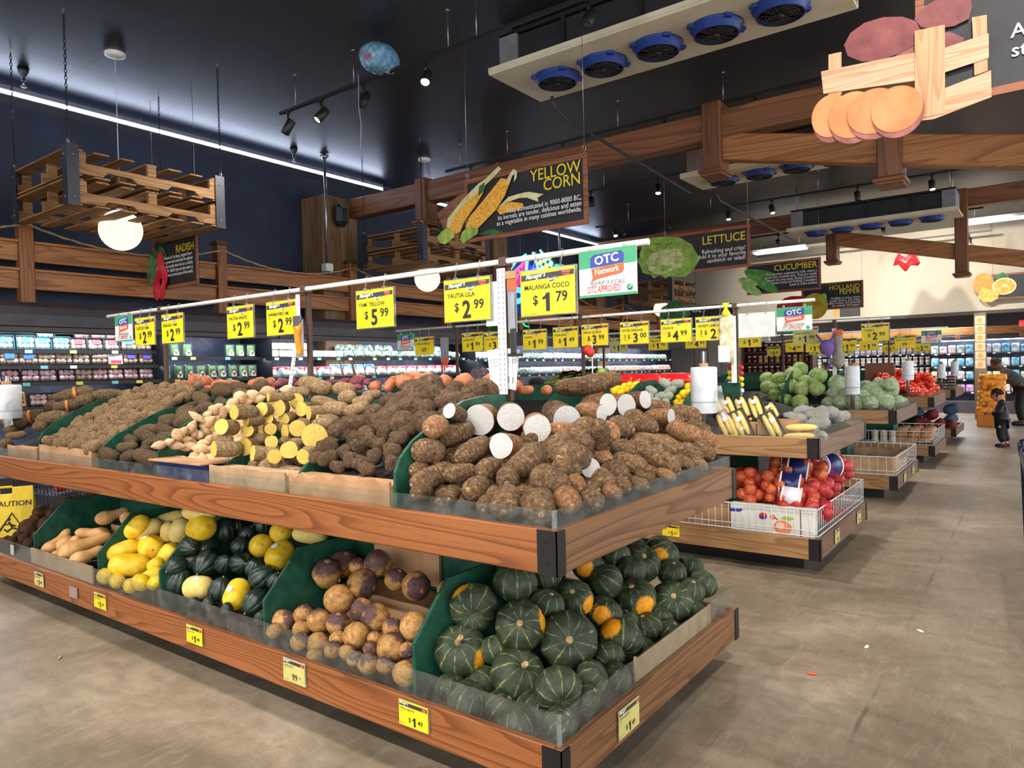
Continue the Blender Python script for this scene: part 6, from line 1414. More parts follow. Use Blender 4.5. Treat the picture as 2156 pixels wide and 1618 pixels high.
M_bagg = mottled('dark_salad_bag', [(44, 60, 44), (120, 138, 116), (220, 226, 222)], 26, .25, .5)
M_bago = mottled('orange_veg_bag', [(190, 90, 40), (226, 190, 160), (236, 232, 226)], 26, .3, .4)
M_bagm = mottled('maroon_veg_bag', [(110, 40, 60), (190, 160, 170), (230, 228, 228)], 26, .3, .4)
P['redbag'] = bagp('salad_bag', M_bagw, M_bagr, .24, .16, .08, .4)
P['bluebag'] = bagp('blue_top_bag', M_bagn, M_bagb, .20, .19, .08, .5)
P['crate'] = bagp('crinkled_bag', M_bagg, None, .20, .12, .10)
P['slim_g'] = bagp('bagged_greens', M_bagg, None, .11, .15, .10)
P['slim_m'] = bagp('bagged_radish', M_bagm, None, .11, .15, .10)
P['slim_o'] = bagp('bagged_carrots', M_bago, None, .11, .16, .10)
P['slim_w'] = bagp('bagged_celery', M_bagw, None, .11, .16, .10)
NICE = {'teal': 'teal tray of white mushrooms', 'blue': 'black mushroom tray with blue label', 'red': 'black mushroom tray with red label', 'plain': 'black tray of brown mushrooms', 'purple': 'tray of brown caps with violet label', 'meat': 'pink-red film pack', 'card': 'pink and white carton', 'carton2': 'amber carton with dark berry picture', 'clam': 'clamshell of leafy greens', 'tub': 'cream tub with white label', 'redbag': 'salad bag with red top', 'bluebag': 'bag with blue top', 'crate': 'crinkled clear bag of greens', 'slim_g': 'dark green vegetable bag', 'slim_m': 'maroon vegetable bag', 'slim_o': 'orange vegetable bag', 'slim_w': 'pale green vegetable bag'}
ROWN = {}
def shelf_row(keys, y0, step, z, rowname, shelfk=0, tilt=-12, jit=.012, x=None, depth2=False, z2=0):
 rr = random.Random(rowname)
 f = (XF + .06*shelfk - .07) if x is None else x
 cnt = {}
 for i, k in enumerate(keys):
  if not k: continue
  y = y0 + i*step + rr.uniform(-jit, jit)
  n = cnt.get(k, 0); cnt[k] = n+1
  c = copy_tree(P[k]); c.location = (f + rr.uniform(-.01, .01), y, z + z2)
  c.rotation_euler = (0, R(tilt + rr.uniform(-4, 4)), R(rr.uniform(-5, 5)))
  tag(c, '%s, %s along %s' % (NICE[k], nth(n), rowname), 'package', 'packages on ' + rowname)
w = ' '
shelf_row(['teal', 'teal', 'teal', 'teal', 'teal', 'teal', 'teal', 'red', 'red', 'red', 'blue', 'plain'], 2.40, .185, 1.875, 'the top shelf of the near cooler')
shelf_row([0, 0, 0, 0, 0, 'teal', 0, 'red', 'red', 'red'], 2.42, .185, 1.875, 'the upper layer of the near cooler', z2=.13)
shelf_row(['meat', 'card', 'card', 'blue', 'blue', 'plain', 'plain', 'plain', 'plain', 'card', 'purple', 'purple'], 2.42, .183, 1.70, 'the second shelf of the near cooler', 1)
shelf_row(['card', 'card', 'card', 'meat', 'meat', 'meat', 'meat', 'plain', 'meat', 'meat', 'meat', 'meat'], 2.42, .18, 1.515, 'the third shelf of the near cooler', 2)
shelf_row(['meat', 'meat', 'meat', 'carton2', 'meat', 'plain', 'plain', 'plain', 'meat', 'plain', 'plain'], 2.42, .19, 1.25, 'the fourth shelf of the near cooler', 3)
shelf_row(['clam', 'clam', 'clam', 0, 0, 0, 'clam', 'clam', 'clam'], 4.68, .155, 1.80, 'the top shelf of the clamshell cooler', tilt=0)
shelf_row(['clam']*9, 4.68, .155, 1.515, 'the second shelf of the clamshell cooler', 1, tilt=0)
shelf_row(['clam']*9, 4.68, .155, 1.22, 'the third shelf of the clamshell cooler', 2, tilt=0)
shelf_row(['tub']*11, 6.18, .135, 1.795, 'the lower layer of tubs', tilt=0)
shelf_row(['tub']*6, 6.18, .135, 1.795, 'the upper layer of tubs', tilt=0, z2=.109)
shelf_row(['crate']*14, 7.72, .205, 1.795, 'the shelf beside the tubs', tilt=-20)
shelf_row(['crate']*6 + [0] + ['crate']*6, 7.62, .205, 1.795, 'the heap on top beside the tubs', tilt=-24, z2=.10, x=-9.04)
shelf_row(['redbag']*5 + ['bluebag']*4 + ['redbag']*9, 6.22, .24, 1.50, 'the middle shelf behind the front rail', 1, tilt=-22)
shelf_row(['crate']*18, 6.22, .24, 1.22, 'the low shelf behind the sweet potatoes', 2, tilt=-20)
rq = random.Random(77)
seq = ['slim_w']*8 + ['slim_m']*3 + ['slim_g']*7 + ['slim_w']*6 + ['slim_m']*6 + ['slim_g']*9 + ['slim_w']*6 + ['slim_m']*8 + ['slim_g']*10
shelf_row(seq, 10.8, .145, 1.765, 'the top shelf of the far cooler', tilt=-15, x=-8.97)
seq = ['slim_g']*14 + ['slim_w']*8 + ['slim_o']*6 + ['slim_g']*10 + ['slim_o']*12 + ['slim_m']*6 + ['slim_o']*8
shelf_row(seq, 10.8, .145, 1.44, 'the second shelf of the far cooler', 1, tilt=-15)

# ================================================================ hanging pallets with globe lamps
M_globe = emit('glowing_globe', (255, 232, 204), .95)
def globe_lamp(label, x, y, zc, r):
 t = T('globe_pendant', label, 'pendant lamp', (x, y, zc), 'globe pendant lamps')
 part('ceiling_canopy', MB().lathe([(.001, CZ-.045), (.05, CZ-.045), (.10, CZ-.03), (.105, CZ)], (x, y, 0), 22), M_white, t)
 part('cord', MB().cyl((x, y, zc+r), (x, y, CZ-.04), .004, 6), M_white, t)
 g = MB().sphere((x, y, zc), r, 24, 16); part('globe', g, M_globe, t)
 part('cap', MB().lathe([(.05, zc+r-.012), (.045, zc+r+.03), (.02, zc+r+.045), (.001, zc+r+.045)], (x, y, 0), 14), M_steel, t)
 L = bpy.data.lights.new('globe_glow', 'POINT'); L.energy = 25; L.color = (1, .86, .7); L.shadow_soft_size = r
 return t
def chain(m, x, y, z0, z1, pitch=.034):
 n = int((z1-z0)/pitch)
 for i in range(n):
  z = z0+pitch*(i+.5); a = (i % 2)*math.pi/2
  m.tube([(x+.011*math.cos(t)*math.cos(a), y+.011*math.cos(t)*math.sin(a), z+.022*math.sin(t)) for t in [2*math.pi*k/8 for k in range(8)]], .0038, 4, closed=True)
def pallet(label, x0, x1, y0, y1, z0, z1, seed):
 t = T('hanging_pallet', label, 'hanging pallet', ((x0+x1)/2, (y0+y1)/2, z0), 'pallets hung on chains'); rr = random.Random(seed)
 hh = (z1-z0)/2
 for lv in (0, 1):
  a = z0 + lv*hh + .012; b = z0 + (lv+1)*hh - .012
  for x in (x0+.025, (x0+x1)/2, x1-.025):
   L = y1-y0; ya = y0+.03; yb = y1-.03
   zl = a+.022; zh = b-.022; nt = .045
   pr = [(ya, zl), (ya+L*.18, zl), (ya+L*.21, zl+nt), (ya+L*.36, zl+nt), (ya+L*.39, zl), (ya+L*.58, zl), (ya+L*.61, zl+nt), (ya+L*.77, zl+nt), (ya+L*.80, zl), (yb, zl), (yb, zl+.10), (ya, zl+.10)]
   up = [(ya, zh-.09), (yb, zh-.09), (yb, zh), (ya, zh)]
   part('stringer', MB().prism(pr, 'x', x-.019, x+.019), M_pally, t)
   for q in (.06, .5, .94):
    yy = ya+(yb-ya)*q; part('spacer_block', MB().box(x-.02, x+.02, yy-.045, yy+.045, zl+.10, zh, .003), M_pally, t)
  for zz, nb in ((a, 7), (b-.02, 7)):
   for k in range(nb):
    yy = y0+.05 + (y1-y0-.14)*k/(nb-1); ww = rr.uniform(.11, .17)
    part('deck_board', MB().box(x0+rr.uniform(.0, .012), x1-rr.uniform(0, .012), yy-ww/2+.02, yy+ww/2+.02, zz, zz+.015, .002), M_pallx, t)
 for x, sx in ((x0, 1), (x1, -1)):
  for y, sy in ((y0, 1), (y1, -1)):
   ang = part('corner_angle', MB().box(x-.006*sx, x+.10*sx, y-.006*sy, y, z0, z1+.02).box(x-.006*sx, x, y, y+.10*sy, z0, z1+.02), plain('dark_grey_angle_iron', (52, 56, 62), .4, .3), t)
   bl = MB()
   for zz in (z0+.08, z1-.08):
    bl.sphere((x+.05*sx, y-.008*sy, zz), .009, 8, 6); bl.sphere((x-.008*sx, y+.05*sy, zz), .009, 8, 6)
   raw('bolt', bl.mesh('bolt', M_steel, wloc(ang)), ang)
   c = MB(); chain(c, x+.02*sx, y+.02*sy, z1+.03, CZ-.03)
   ch = part('chain', c, M_chain, t)
   s = MB(); s.tube([(x+.02*sx+.016*math.cos(q), y+.02*sy, z1+.03+.04*math.sin(q)) for q in [2*math.pi*k/12 for k in range(12)]], .006, 6, closed=True)
   s.tube([(x+.02*sx+.016*math.cos(q), y+.02*sy, CZ-.03+.022*math.sin(q)) for q in [math.pi*2*k/12 for k in range(10)]], .005, 6)
   raw('shackle', s.mesh('shackle', M_steel, wloc(ch)), ch)
 return t
pallet('wooden pallet hanging on chains nearest the camera, with a globe lamp under it', -8.60, -7.28, 2.95, 4.54, 3.165, 3.72, 1)
globe_lamp('glowing globe lamp under the nearest hanging pallet', -7.91, 3.71, 3.115, .215)
pallet('second hanging wooden pallet, behind the corn sign', -8.67, -7.36, 7.80, 9.40, 3.165, 3.72, 2)
globe_lamp('glowing globe lamp under the second hanging pallet', -8.04, 8.61, 3.05, .21)
pallet('third hanging wooden pallet, behind the lettuce sign', -8.6, -7.3, 16.6, 18.2, 3.165, 3.72, 3)
globe_lamp('glowing globe lamp under the third hanging pallet', -7.95, 17.4, 3.05, .21)
globe_lamp('glowing globe lamp half hidden behind the large approval sign', -8.0, 12.6, 3.02, .21)

# ================================================================ hanging produce signs
M_signframe = wood('reddish_sign_frame', (92, 50, 34), (150, 92, 64), (168, 108, 78), 'x', 3, .4, 8, .6)
def ell(cx, cz, rx, rz, n=28, a=0):
 return [(cx+rx*math.cos(t)*math.cos(a)-rz*math.sin(t)*math.sin(a), cz+rx*math.cos(t)*math.sin(a)+rz*math.sin(t)*math.cos(a)) for t in [2*math.pi*k/n for k in range(n)]]
def flat(parent, name, pts, mat, y, th=.006):
 return lpart(name, MB().prism(pts, 'y', y, y+th), mat, parent)
def hang_sign(label, x0, x1, y, z0, z1, title, body, tx, tsize, bsize, bz, wires=True, tline=.9, bsx=.9, frame=True):
 xc = (x0+x1)/2; w_ = x1-x0; h = z1-z0
 t = T('produce_sign', label, 'hanging sign', (xc, y, z0), 'hanging chalkboard produce signs')
 a, b = -w_/2, w_/2
 lpart('panel', MB().box(a, b, 0, .012, 0, h, .002), M_slate, t)
 fr = .042
 lpart('frame', MB().box(a, b, -.008, .0, h-fr, h).box(a, b, -.008, .0, 0, fr).box(b-fr, b, -.008, .0, fr, h-fr).box(a, a+fr, -.008, .0, fr, h-fr), M_signframe, t)
 if title: text(title, M_yink, t, b-fr-.02, tx, tsize, -.010, 'RIGHT', .006, name='title_lettering', sx=.92, line=tline, res=3)
 if body: text(body, M_wink, t, b-fr-.02, bz, bsize, -.016, 'RIGHT', .004, name='body_lettering', sx=bsx, line=.82)
 if wires:
  for hx in (a+.03, b-.03):
   m = MB().cyl((hx, .006, h+.08), (hx, .006, CZ-z0), .0025, 5); m.tube([(hx+.014*math.cos(q), .006, h+.045+.03*math.sin(q)) for q in [R(-250+32*k) for k in range(11)]], .0035, 5); m.cyl((hx, .006, h-.01), (hx, .006, h+.02), .003, 5)
   lpart('wire', m, M_steel, t)
 return t
def pmat(name, cols, scale, bump=.2, stretch=(1, 1, 1), rough=.55): return mottled(name, cols, scale, rough, bump, None, .004, stretch)
M_kernel = None
def kernel_mat(name='corn_kernel_print', sc_=46, st=((.1, (252, 204, 84)), (.5, (242, 178, 60)), (.85, (220, 146, 42)))):
 t = NT(name); t.set(.5)
 o = t.obj(); v = t.node('ShaderNodeTexVoronoi'); v.inputs['Scale'].default_value = sc_
 t.link(t.mapping(o, (1, 1, 1)), v.inputs['Vector'])
 t.col(t.ramp(v.outputs['Distance'], list(st))); return t.m
M_kernel = kernel_mat()
M_husk = pmat('corn_husk_print', [(120, 160, 60), (160, 192, 84), (206, 214, 140)], 12, .1, (1, 1, .3)); M_huskp = pmat('pale_husk_print', [(196, 190, 120), (220, 214, 160), (232, 228, 190)], 14, .1, (1, 1, .3))
M_leafd = pmat('dark_leaf_print', [(30, 74, 40), (52, 104, 56), (84, 136, 80)], 10, .1)
s = hang_sign('hanging sign reading YELLOW CORN with a picture of corn cobs', -4.60, -3.19, 5.50, 2.79, 3.415, 'YELLOW\nCORN', None, .47, .150, .072, .235, tline=.72)
text('First domesticated in 9000-8000 BC,\nits kernels are tender, delicious and eaten\nas a vegetable in many cuisines worldwide.', M_wink, s, .66, .215, .064, -.034, 'RIGHT', .005, name='body_lettering', sx=.86, line=.80)
for nm_, mt, y, pts in (('corn_cob_picture', M_kernel, -0.016, [(-0.94, 0.19), (-0.83, 0.32), (-0.67, 0.45), (-0.51, 0.56), (-0.42, 0.56), (-0.47, 0.45), (-0.58, 0.33), (-0.70, 0.23), (-0.77, 0.12), (-0.84, 0.11)]),
 ('husk_picture', M_huskp, -0.02, [(-0.94, 0.19), (-0.92, 0.28), (-0.71, 0.44), (-0.51, 0.56), (-0.44, 0.58), (-0.26, 0.68), (-0.23, 0.65), (-0.35, 0.57), (-0.58, 0.45), (-0.81, 0.32), (-0.90, 0.19)]),
 ('husk_picture', M_leafd, -0.022, [(-0.50, 0.53), (-0.43, 0.56), (-0.45, 0.48), (-0.52, 0.44)]),
 ('corn_cob_picture', M_kernel, -0.012, [(-0.30, 0.27), (-0.23, 0.31), (-0.13, 0.32), (-0.00, 0.29), (0.02, 0.26), (-0.05, 0.23), (-0.15, 0.23), (-0.26, 0.22)]),
 ('husk_picture', M_huskp, -0.018, [(-0.28, 0.29), (-0.15, 0.37), (-0.02, 0.38), (0.08, 0.38), (0.25, 0.33), (0.18, 0.31), (0.19, 0.27), (0.06, 0.33), (-0.04, 0.34), (-0.17, 0.32)]),
 ('corn_cob_picture', M_kernel, -0.026, [(-0.68, 0.16), (-0.63, 0.25), (-0.47, 0.37), (-0.33, 0.48), (-0.23, 0.56), (-0.16, 0.54), (-0.14, 0.48), (-0.19, 0.39), (-0.30, 0.27), (-0.41, 0.20), (-0.52, 0.13), (-0.61, 0.11)]),
 ('husk_picture', M_huskp, -0.024, [(-0.17, 0.52), (-0.12, 0.59), (-0.08, 0.62), (-0.04, 0.59), (-0.05, 0.53), (-0.08, 0.50), (-0.07, 0.57), (-0.10, 0.56), (-0.14, 0.48)]),
 ('husk_picture', M_husk, -0.03, [(-1.06, 0.11), (-1.01, 0.15), (-0.93, 0.18), (-0.84, 0.13), (-0.83, 0.08), (-0.89, 0.05), (-0.96, 0.02), (-1.03, 0.04)]),
 ('husk_picture', M_husk, -0.032, [(-0.76, 0.04), (-0.73, 0.11), (-0.64, 0.16), (-0.52, 0.12), (-0.53, 0.07), (-0.61, 0.04), (-0.72, 0.00)]),
 ('husk_picture', M_leafd, -0.012, [(-0.54, 0.07), (-0.37, 0.10), (-0.20, 0.04), (-0.37, 0.04)])):
 flat(s, nm_, pts, mt, y)
def leafy(seed, cx, cz, rx, rz, n, amp):
 rr = random.Random(seed); return [(cx+rx*(1+amp*rr.uniform(-1, 1))*math.cos(2*math.pi*k/n), cz+rz*(1+amp*rr.uniform(-1, 1))*math.sin(2*math.pi*k/n)) for k in range(n)]
M_let1 = pmat('lettuce_print_outer', [(96, 140, 50), (140, 178, 76), (176, 204, 110)], 9, .3); M_let2 = pmat('lettuce_print_heart', [(150, 176, 90), (196, 206, 140), (226, 226, 184)], 16, .3)
s = hang_sign('hanging sign reading LETTUCE with a picture of a cut lettuce', -4.75, -3.39, 10.5, 2.955, 3.57, 'LETTUCE', None, .40, .175, .085, .24)
text('Refreshing and crisp!\nAdd it to your favorite\nsandwich or salad!', M_wink, s, .62, .26, .088, -.016, 'RIGHT', .005, name='body_lettering', sx=.9, line=.80)
flat(s, 'lettuce_picture', [(-1.07, 0.30), (-1.04, 0.52), (-0.87, 0.62), (-0.60, 0.60), (-0.40, 0.56), (-0.21, 0.43), (-0.13, 0.28), (-0.08, 0.19), (-0.18, 0.05), (-0.31, -0.05), (-0.51, -0.04), (-0.71, 0.02), (-0.85, -0.03), (-0.90, 0.04), (-1.05, 0.17)], M_let1, -.014)
for k, (cx, cz, rx, rz, m_) in enumerate(((-.86, .27, .24, .22, M_let1), (-.58, .32, .28, .2, M_let1), (-.60, .13, .30, .16, M_let1), (-.70, .22, .24, .18, M_let2), (-.52, .24, .2, .17, M_let2), (-.66, .20, .14, .12, M_let1), (-.60, .24, .12, .1, M_let2))):
 flat(s, 'lettuce_leaf_picture', leafy(k, cx, cz, rx, rz, 22, .16), m_, -.020-.005*k, .004)
vn = MB(); rr = random.Random(5)
for k in range(22):
 a = rr.uniform(0, 6.28); q = rr.uniform(.08, .2); b = a+rr.uniform(-.5, .5); vn.tube([(-.63+q*math.cos(a), -.052, .22+q*.8*math.sin(a)), (-.63+(q+.1)*math.cos((a+b)/2), -.050, .22+(q+.08)*.8*math.sin((a+b)/2)), (-.63+(q+.16)*math.cos(b), -.030, .22+(q+.12)*.8*math.sin(b))], .006, 4)
lpart('leaf_veins_picture', vn, M_let2, s)
s = hang_sign('hanging sign reading CUCUMBER with a picture of cucumbers', -4.72, -3.32, 14.38, 2.92, 3.53, 'CUCUMBER', None, .43, .165, .07, .3)
text('The cucumber originated in India, where a\ngreat many varieties exist. They are usually\nsorted into two types: Slicing Cucumbers\n(eaten fresh) and Pickling Cucumbers\n(used to make pickles)', M_wink, s, .64, .345, .068, -.030, 'RIGHT', .003, name='body_lettering', sx=.82, line=.84)
M_cuc = pmat('cucumber_print', [(50, 110, 46), (84, 146, 70), (130, 180, 104)], 10, .2, (1, 1, 1)); M_cuc2 = pmat('cucumber_print_pale', [(110, 160, 80), (150, 190, 110), (190, 214, 150)], 10, .2)
for (cx, cz, L, W_, an, y, m_) in ((-.42, .26, .40, .11, -38, -.016, M_cuc), (-.68, .26, .20, .08, -20, -.022, M_cuc2), (-.60, .10, .22, .085, -30, -.026, M_cuc2), (-.42, .42, .30, .06, -14, -.012, M_cuc)):
 flat(s, 'cucumber_picture', ell(cx, cz, L, W_, 26, R(an)), m_, y)
s = hang_sign('hanging sign reading HOLLAND PEPPER', -4.45, -3.14, 17.4, 2.74, 3.35, 'HOLLAND\nPEPPER', None, .44, .15, .07, .25, tline=.74)
text('Available in many colors,\npurple, brown, and white,\nmild is white, and generally\nthe sweeter the pepper.', M_wink, s, .6, .225, .068, -.016, 'RIGHT', .004, name='body_lettering', sx=.9, line=.82)
flat(s, 'red_pepper_picture', leafy(3, -.80, .12, .42, .26, 18, .08), pmat('red_pepper_print', [(150, 26, 40), (186, 42, 54), (206, 76, 84)], 5, .1), -.016)
flat(s, 'yellow_pepper_picture', ell(-.36, .10, .28, .30), pmat('mustard_pepper_print', [(150, 120, 30), (186, 152, 44), (206, 178, 84)], 5, .1), -.022)
flat(s, 'stem_picture', ell(-.16, .28, .06, .10), M_husk, -.026)
s = hang_sign('hanging sign about radishes, partly hidden by the nearest hanging pallet', -8.98, -7.95, 4.60, 2.62, 3.26, 'RADISH', None, .42, .13, .06, .3)
text('Known for its sharp, pungent flavor,\nradishes are grown and consumed throughout\nthe world, being mostly eaten raw as a crunchy\nsalad vegetable. Radish tops are also eaten as\nleafy-greens in some parts of the world.', M_wink, s, .45, .355, .060, -.030, 'RIGHT', .003, name='body_lettering', sx=.74, line=.88)
for k, (cx, cz, rx, rz) in enumerate(((-.50, .22, .16, .19), (-.42, .38, .17, .14), (-.56, .34, .13, .12), (-.30, .42, .13, .12), (-.40, .22, .14, .16))):
 flat(s, 'radish_leaf_picture', leafy(20+k, cx, cz, rx, rz, 18, .14), M_leafd if k % 2 else pmat('mid_leaf_print', [(44, 92, 54), (74, 124, 76), (110, 156, 104)], 12, .2), -.012-.004*k)
for cx, cz, rx, rz in ((-.27, .30, .09, .17), (-.36, .02, .09, .15), (-.25, .0, .09, .13), (-.20, .16, .09, .13), (-.31, .14, .08, .12)):
 flat(s, 'radish_picture', ell(cx, cz, rx, rz), pmat('radish_print', [(176, 24, 44), (206, 38, 58), (226, 84, 96)], 5, .05), -.036-.007*abs(cx*7+cz*3), .004)
# the sweet potato sign at the aisle: crate, roots and slices
s = hang_sign('large hanging sign picturing sweet potatoes in a slatted crate', -.52, 1.0, 4.40, 2.84, 3.56, None, None, 0, .1, .1, 0)
text('A\nste', M_wink, s, -.345, .265, .095, -.010, 'LEFT', .008, name='body_lettering', line=1.0)
M_spr = pmat('purple_root_print', [(96, 48, 52), (128, 72, 72), (156, 104, 100)], 4, .2); M_slice = pmat('orange_slice_print', [(222, 104, 58), (236, 128, 80), (240, 146, 98)], 5, .05); M_rind = pmat('slice_rind_print', [(110, 60, 62), (140, 84, 80), (160, 104, 96)], 9, .1)
M_slat = wood('pale_crate_print', (176, 116, 84), (218, 166, 132), (232, 190, 158), 'x', 4, .6, 12, .6); M_slatz = wood('pale_crate_print_upright', (186, 116, 80), (222, 158, 118), (234, 176, 138), 'z', 4, .6, 12, .6)

SPP = {'root': [(-1.11, .447), (-1.077, .504), (-1.004, .539), (-.91, .541), (-.819, .515), (-.752, .469), (-.731, .4), (-.765, .348), (-.833, .324), (-.936, .312), (-1.019, .33), (-1.091, .381)],
  'root2': [(-.763, .485), (-.719, .533), (-.632, .562), (-.518, .56), (-.504, .465), (-.519, .409), (-.581, .392), (-.666, .401), (-.731, .43)], 'root3': [(-.856, .315), (-.798, .357), (-.71, .369), (-.603, .372), (-.54, .319), (-.562, .253), (-.733, .263)],
  'slatU': [(-1.23, .328), (-1.219, .199), (-.68, .147), (-.678, .298)], 'slatUr': [(-.646, .286), (-.652, .16), (-.436, .184), (-.435, .307)],
  'slatL': [(-1.22, .156), (-.757, .107), (-.674, .071), (-.676, -.067), (-.748, -.061), (-1.209, .027)], 'slatLr': [(-.674, .071), (-.676, -.067), (-.426, -.014), (-.427, .119)],
  'up1': [(-1.19, .414), (-1.123, .411), (-1.126, .174), (-1.194, .18)], 'up2': [(-.76, .414), (-.623, .405), (-.627, -.05), (-.764, -.05)], 'up3': [(-.505, .41), (-.442, .404), (-.441, .123), (-.498, .114)]}
for nm, mt, y in (('root3', M_spr, -.016), ('root', M_spr, -.020), ('root2', M_spr, -.024), ('up1', M_slatz, -.028), ('up3', M_slatz, -.028), ('slatU', M_slat, -.034), ('slatUr', M_slat, -.034), ('slatL', M_slat, -.034), ('slatLr', M_slat, -.036), ('up2', M_slatz, -.040)):
 flat(s, 'root_picture' if 'root' in nm else 'crate_slat_picture', SPP[nm], mt, y)
for k, (cx, cz, rx, rz) in enumerate(((-1.178, .061, .105, .128), (-1.067, .038, .125, .136), (-.957, .03, .135, .130), (-.845, .012, .125, .130))):
 flat(s, 'slice_rind_picture', ell(cx+.006, cz-.022, rx, rz), M_rind, -.046-.010*k, .004)
 flat(s, 'slice_picture', ell(cx, cz, rx*.985, rz*.93), M_slice, -.050-.010*k, .004)
s = hang_sign('hanging sign with a picture of cut oranges, in front of the beige wall', -.98, .6, 21.7, 3.02, 3.66, 'C', None, .40, .2, .1, 0)
M_orp = pmat('orange_peel_print', [(216, 112, 40), (234, 134, 52), (240, 156, 80)], 9, .1); M_orf = pmat('orange_flesh_print', [(222, 130, 40), (238, 156, 62), (246, 190, 110)], 14, .1)
flat(s, 'orange_picture', ell(-.95, .42, .22, .27), M_orp, -.014); flat(s, 'orange_leaf_picture', [(-.76, .56), (-.55, .68), (-.44, .58), (-.36, .40), (-.56, .42)], M_leafd, -.012)
flat(s, 'orange_half_picture', ell(-.52, .32, .25, .21), plain('pale_pith', (240, 206, 150), .5), -.020); flat(s, 'orange_half_picture', ell(-.52, .32, .22, .18), M_orf, -.026); flat(s, 'pith_picture', ell(-.52, .34, .045, .035), plain('white_pith', (246, 236, 214), .5), -.030)
flat(s, 'orange_wedge_picture', [(-1.0, .36), (-.62, .16), (-.66, .02), (-.80, -.06), (-.95, -.04), (-1.06, .10)], M_orf, -.028)
# leafy greens cut-out hanging beyond the second pallet
t = T('greens_cutout', 'hanging cut-out picture of a bunch of dark leafy greens under the second pallet', 'hanging sign', (-7.6, 9.9, 2.35))
for k, (cx, cz, rx, rz) in enumerate(((-.22, .36, .16, .22), (-.05, .24, .22, .22), (-.26, .14, .14, .16), (.08, .40, .16, .16), (-.12, -.02, .12, .10))): flat(t, 'leaf_picture', leafy(40+k, cx, cz, rx, rz, 16, .12), M_leafd if k % 2 else pmat('spinach_print', [(24, 62, 34), (40, 84, 46), (64, 110, 68)], 10, .1), -.004*k)
flat(t, 'stem_picture', [(.08, .16), (.22, .22), (.46, .26), (.48, .10), (.30, -.02), (.12, .06)], M_husk, -.022); flat(t, 'tie_picture', [(.16, .24), (.22, .25), (.20, .0), (.14, .02)], M_red, -.030)
lpart('wire', MB().cyl((0, .003, .3), (0, .003, CZ-2.35), .002, 5), M_steel, t)
t = T('collard_sign', 'hanging sign with a basket of leafy greens and letters OL behind the second rail', 'hanging sign', (-5.9, 14.2, 2.22))
lpart('panel', MB().box(-.35, .95, 0, .012, 0, .55), M_slate, t)
for k, (cx, cz, rx, rz) in enumerate(((-.45, .42, .20, .2), (-.28, .52, .2, .18), (-.14, .40, .18, .18), (-.34, .32, .22, .14))): flat(t, 'leaf_picture', leafy(60+k, cx, cz, rx, rz, 16, .12), M_leafd if k % 2 else M_mush and pmat('kale_print', [(40, 100, 54), (70, 136, 80), (110, 170, 116)], 12, .2), -.006-.004*k)
flat(t, 'basket_picture', [(-.58, .26), (-.02, .24), (-.12, -.06), (-.46, -.06)], pmat('pale_basket_print', [(140, 168, 160), (176, 196, 188), (204, 216, 208)], 30, .2), -.026)
text('OL', M_wink, t, .30, .42, .16, -.006, 'RIGHT', .006, name='title_lettering'); lpart('wire', MB().cyl((.6, .003, .55), (.6, .003, CZ-2.22), .002, 5), M_steel, t)
t = T('carrot_sign', 'small hanging sign with an orange carrot picture below the pepper sign', 'hanging sign', (-4.3, 20.6, 2.75))
lpart('panel', MB().box(0, .5, 0, .012, 0, .40), M_slate, t); flat(t, 'carrot_picture', [(-.22, .42), (.04, .44), (-.02, .10), (-.10, -.04)], M_orp, -.012)
lpart('wire', MB().cyl((.3, .006, .4), (.3, .006, CZ-2.75), .002, 5), M_steel, t)
# ---------------------------------------------------------------- glowing fruit sign
t = T('glowing_fruit_sign', 'glowing sign with a pink watermelon wedge, corn and blue letters Pr', 'neon sign', (-6.75, 9.62, 2.45))
def nm(n, c, e):
 if n in MATS: return MATS[n]
 k = NT(n); k.col(lin(c)); k.b.inputs['Emission Color'].default_value = lin(c); k.b.inputs['Emission Strength'].default_value = e; MATS[n] = k.m; return k.m
flat(t, 'backing', [(-.62, .0), (-.55, .45), (-.38, .75), (-.12, .96), (.10, .98), (.30, .98), (.55, .80), (.66, .45), (.60, .05), (.0, -.05)], plain('navy_sign_backing', (24, 44, 92), .4), .0, .03)
flat(t, 'melon_flesh', [(-.48, .12), (-.44, .45), (-.28, .72), (.0, .90), (-.04, .70), (-.20, .40), (-.34, .10)], nm('pink_neon', (222, 96, 176), .9), -.02)
flat(t, 'melon_core', [(-.03, .84), (-.04, .66), (-.22, .36), (-.26, .46)], nm('hot_pink_neon', (222, 44, 112), .9), -.03)
sd = MB()
for sx, sz in ((-.36, .44), (-.32, .56), (-.26, .62), (-.22, .56), (-.18, .68), (-.12, .74), (-.30, .36), (-.38, .28), (-.24, .46)): sd.sphere((sx, -.03, sz), .016, 8, 6, (.7, .5, 1.2))
lpart('seeds', sd, M_black, t)
lpart('melon_rind_tube', MB().tube([(-.56, -.03, .02), (-.54, -.03, .40), (-.40, -.03, .68), (-.22, -.03, .86), (.0, -.03, .96), (.03, -.03, .88), (.0, -.03, .70)], .022, 8), nm('cyan_neon', (110, 214, 250), 1.6), t)
lpart('violet_tube', MB().tube([(-.50, -.03, .02), (-.47, -.03, .36), (-.34, -.03, .62)], .018, 8), nm('violet_neon', (190, 130, 240), 1.3), t)
flat(t, 'plum', ell(.10, .52, .24, .26), nm('blue_neon', (50, 52, 216), .9), -.02)
flat(t, 'plum_ring', ell(.22, .38, .13, .13), nm('indigo_neon', (96, 70, 220), 1.0), -.03)
kk = MB(); ky = MB()
for i in range(5):
 for j in range(3):
  (kk if (i+j) % 2 else ky).sphere((.28+.085*j+.03*i, -.03, .80-.10*i+.03*j), .05, 10, 6, (.9, .4, 1))
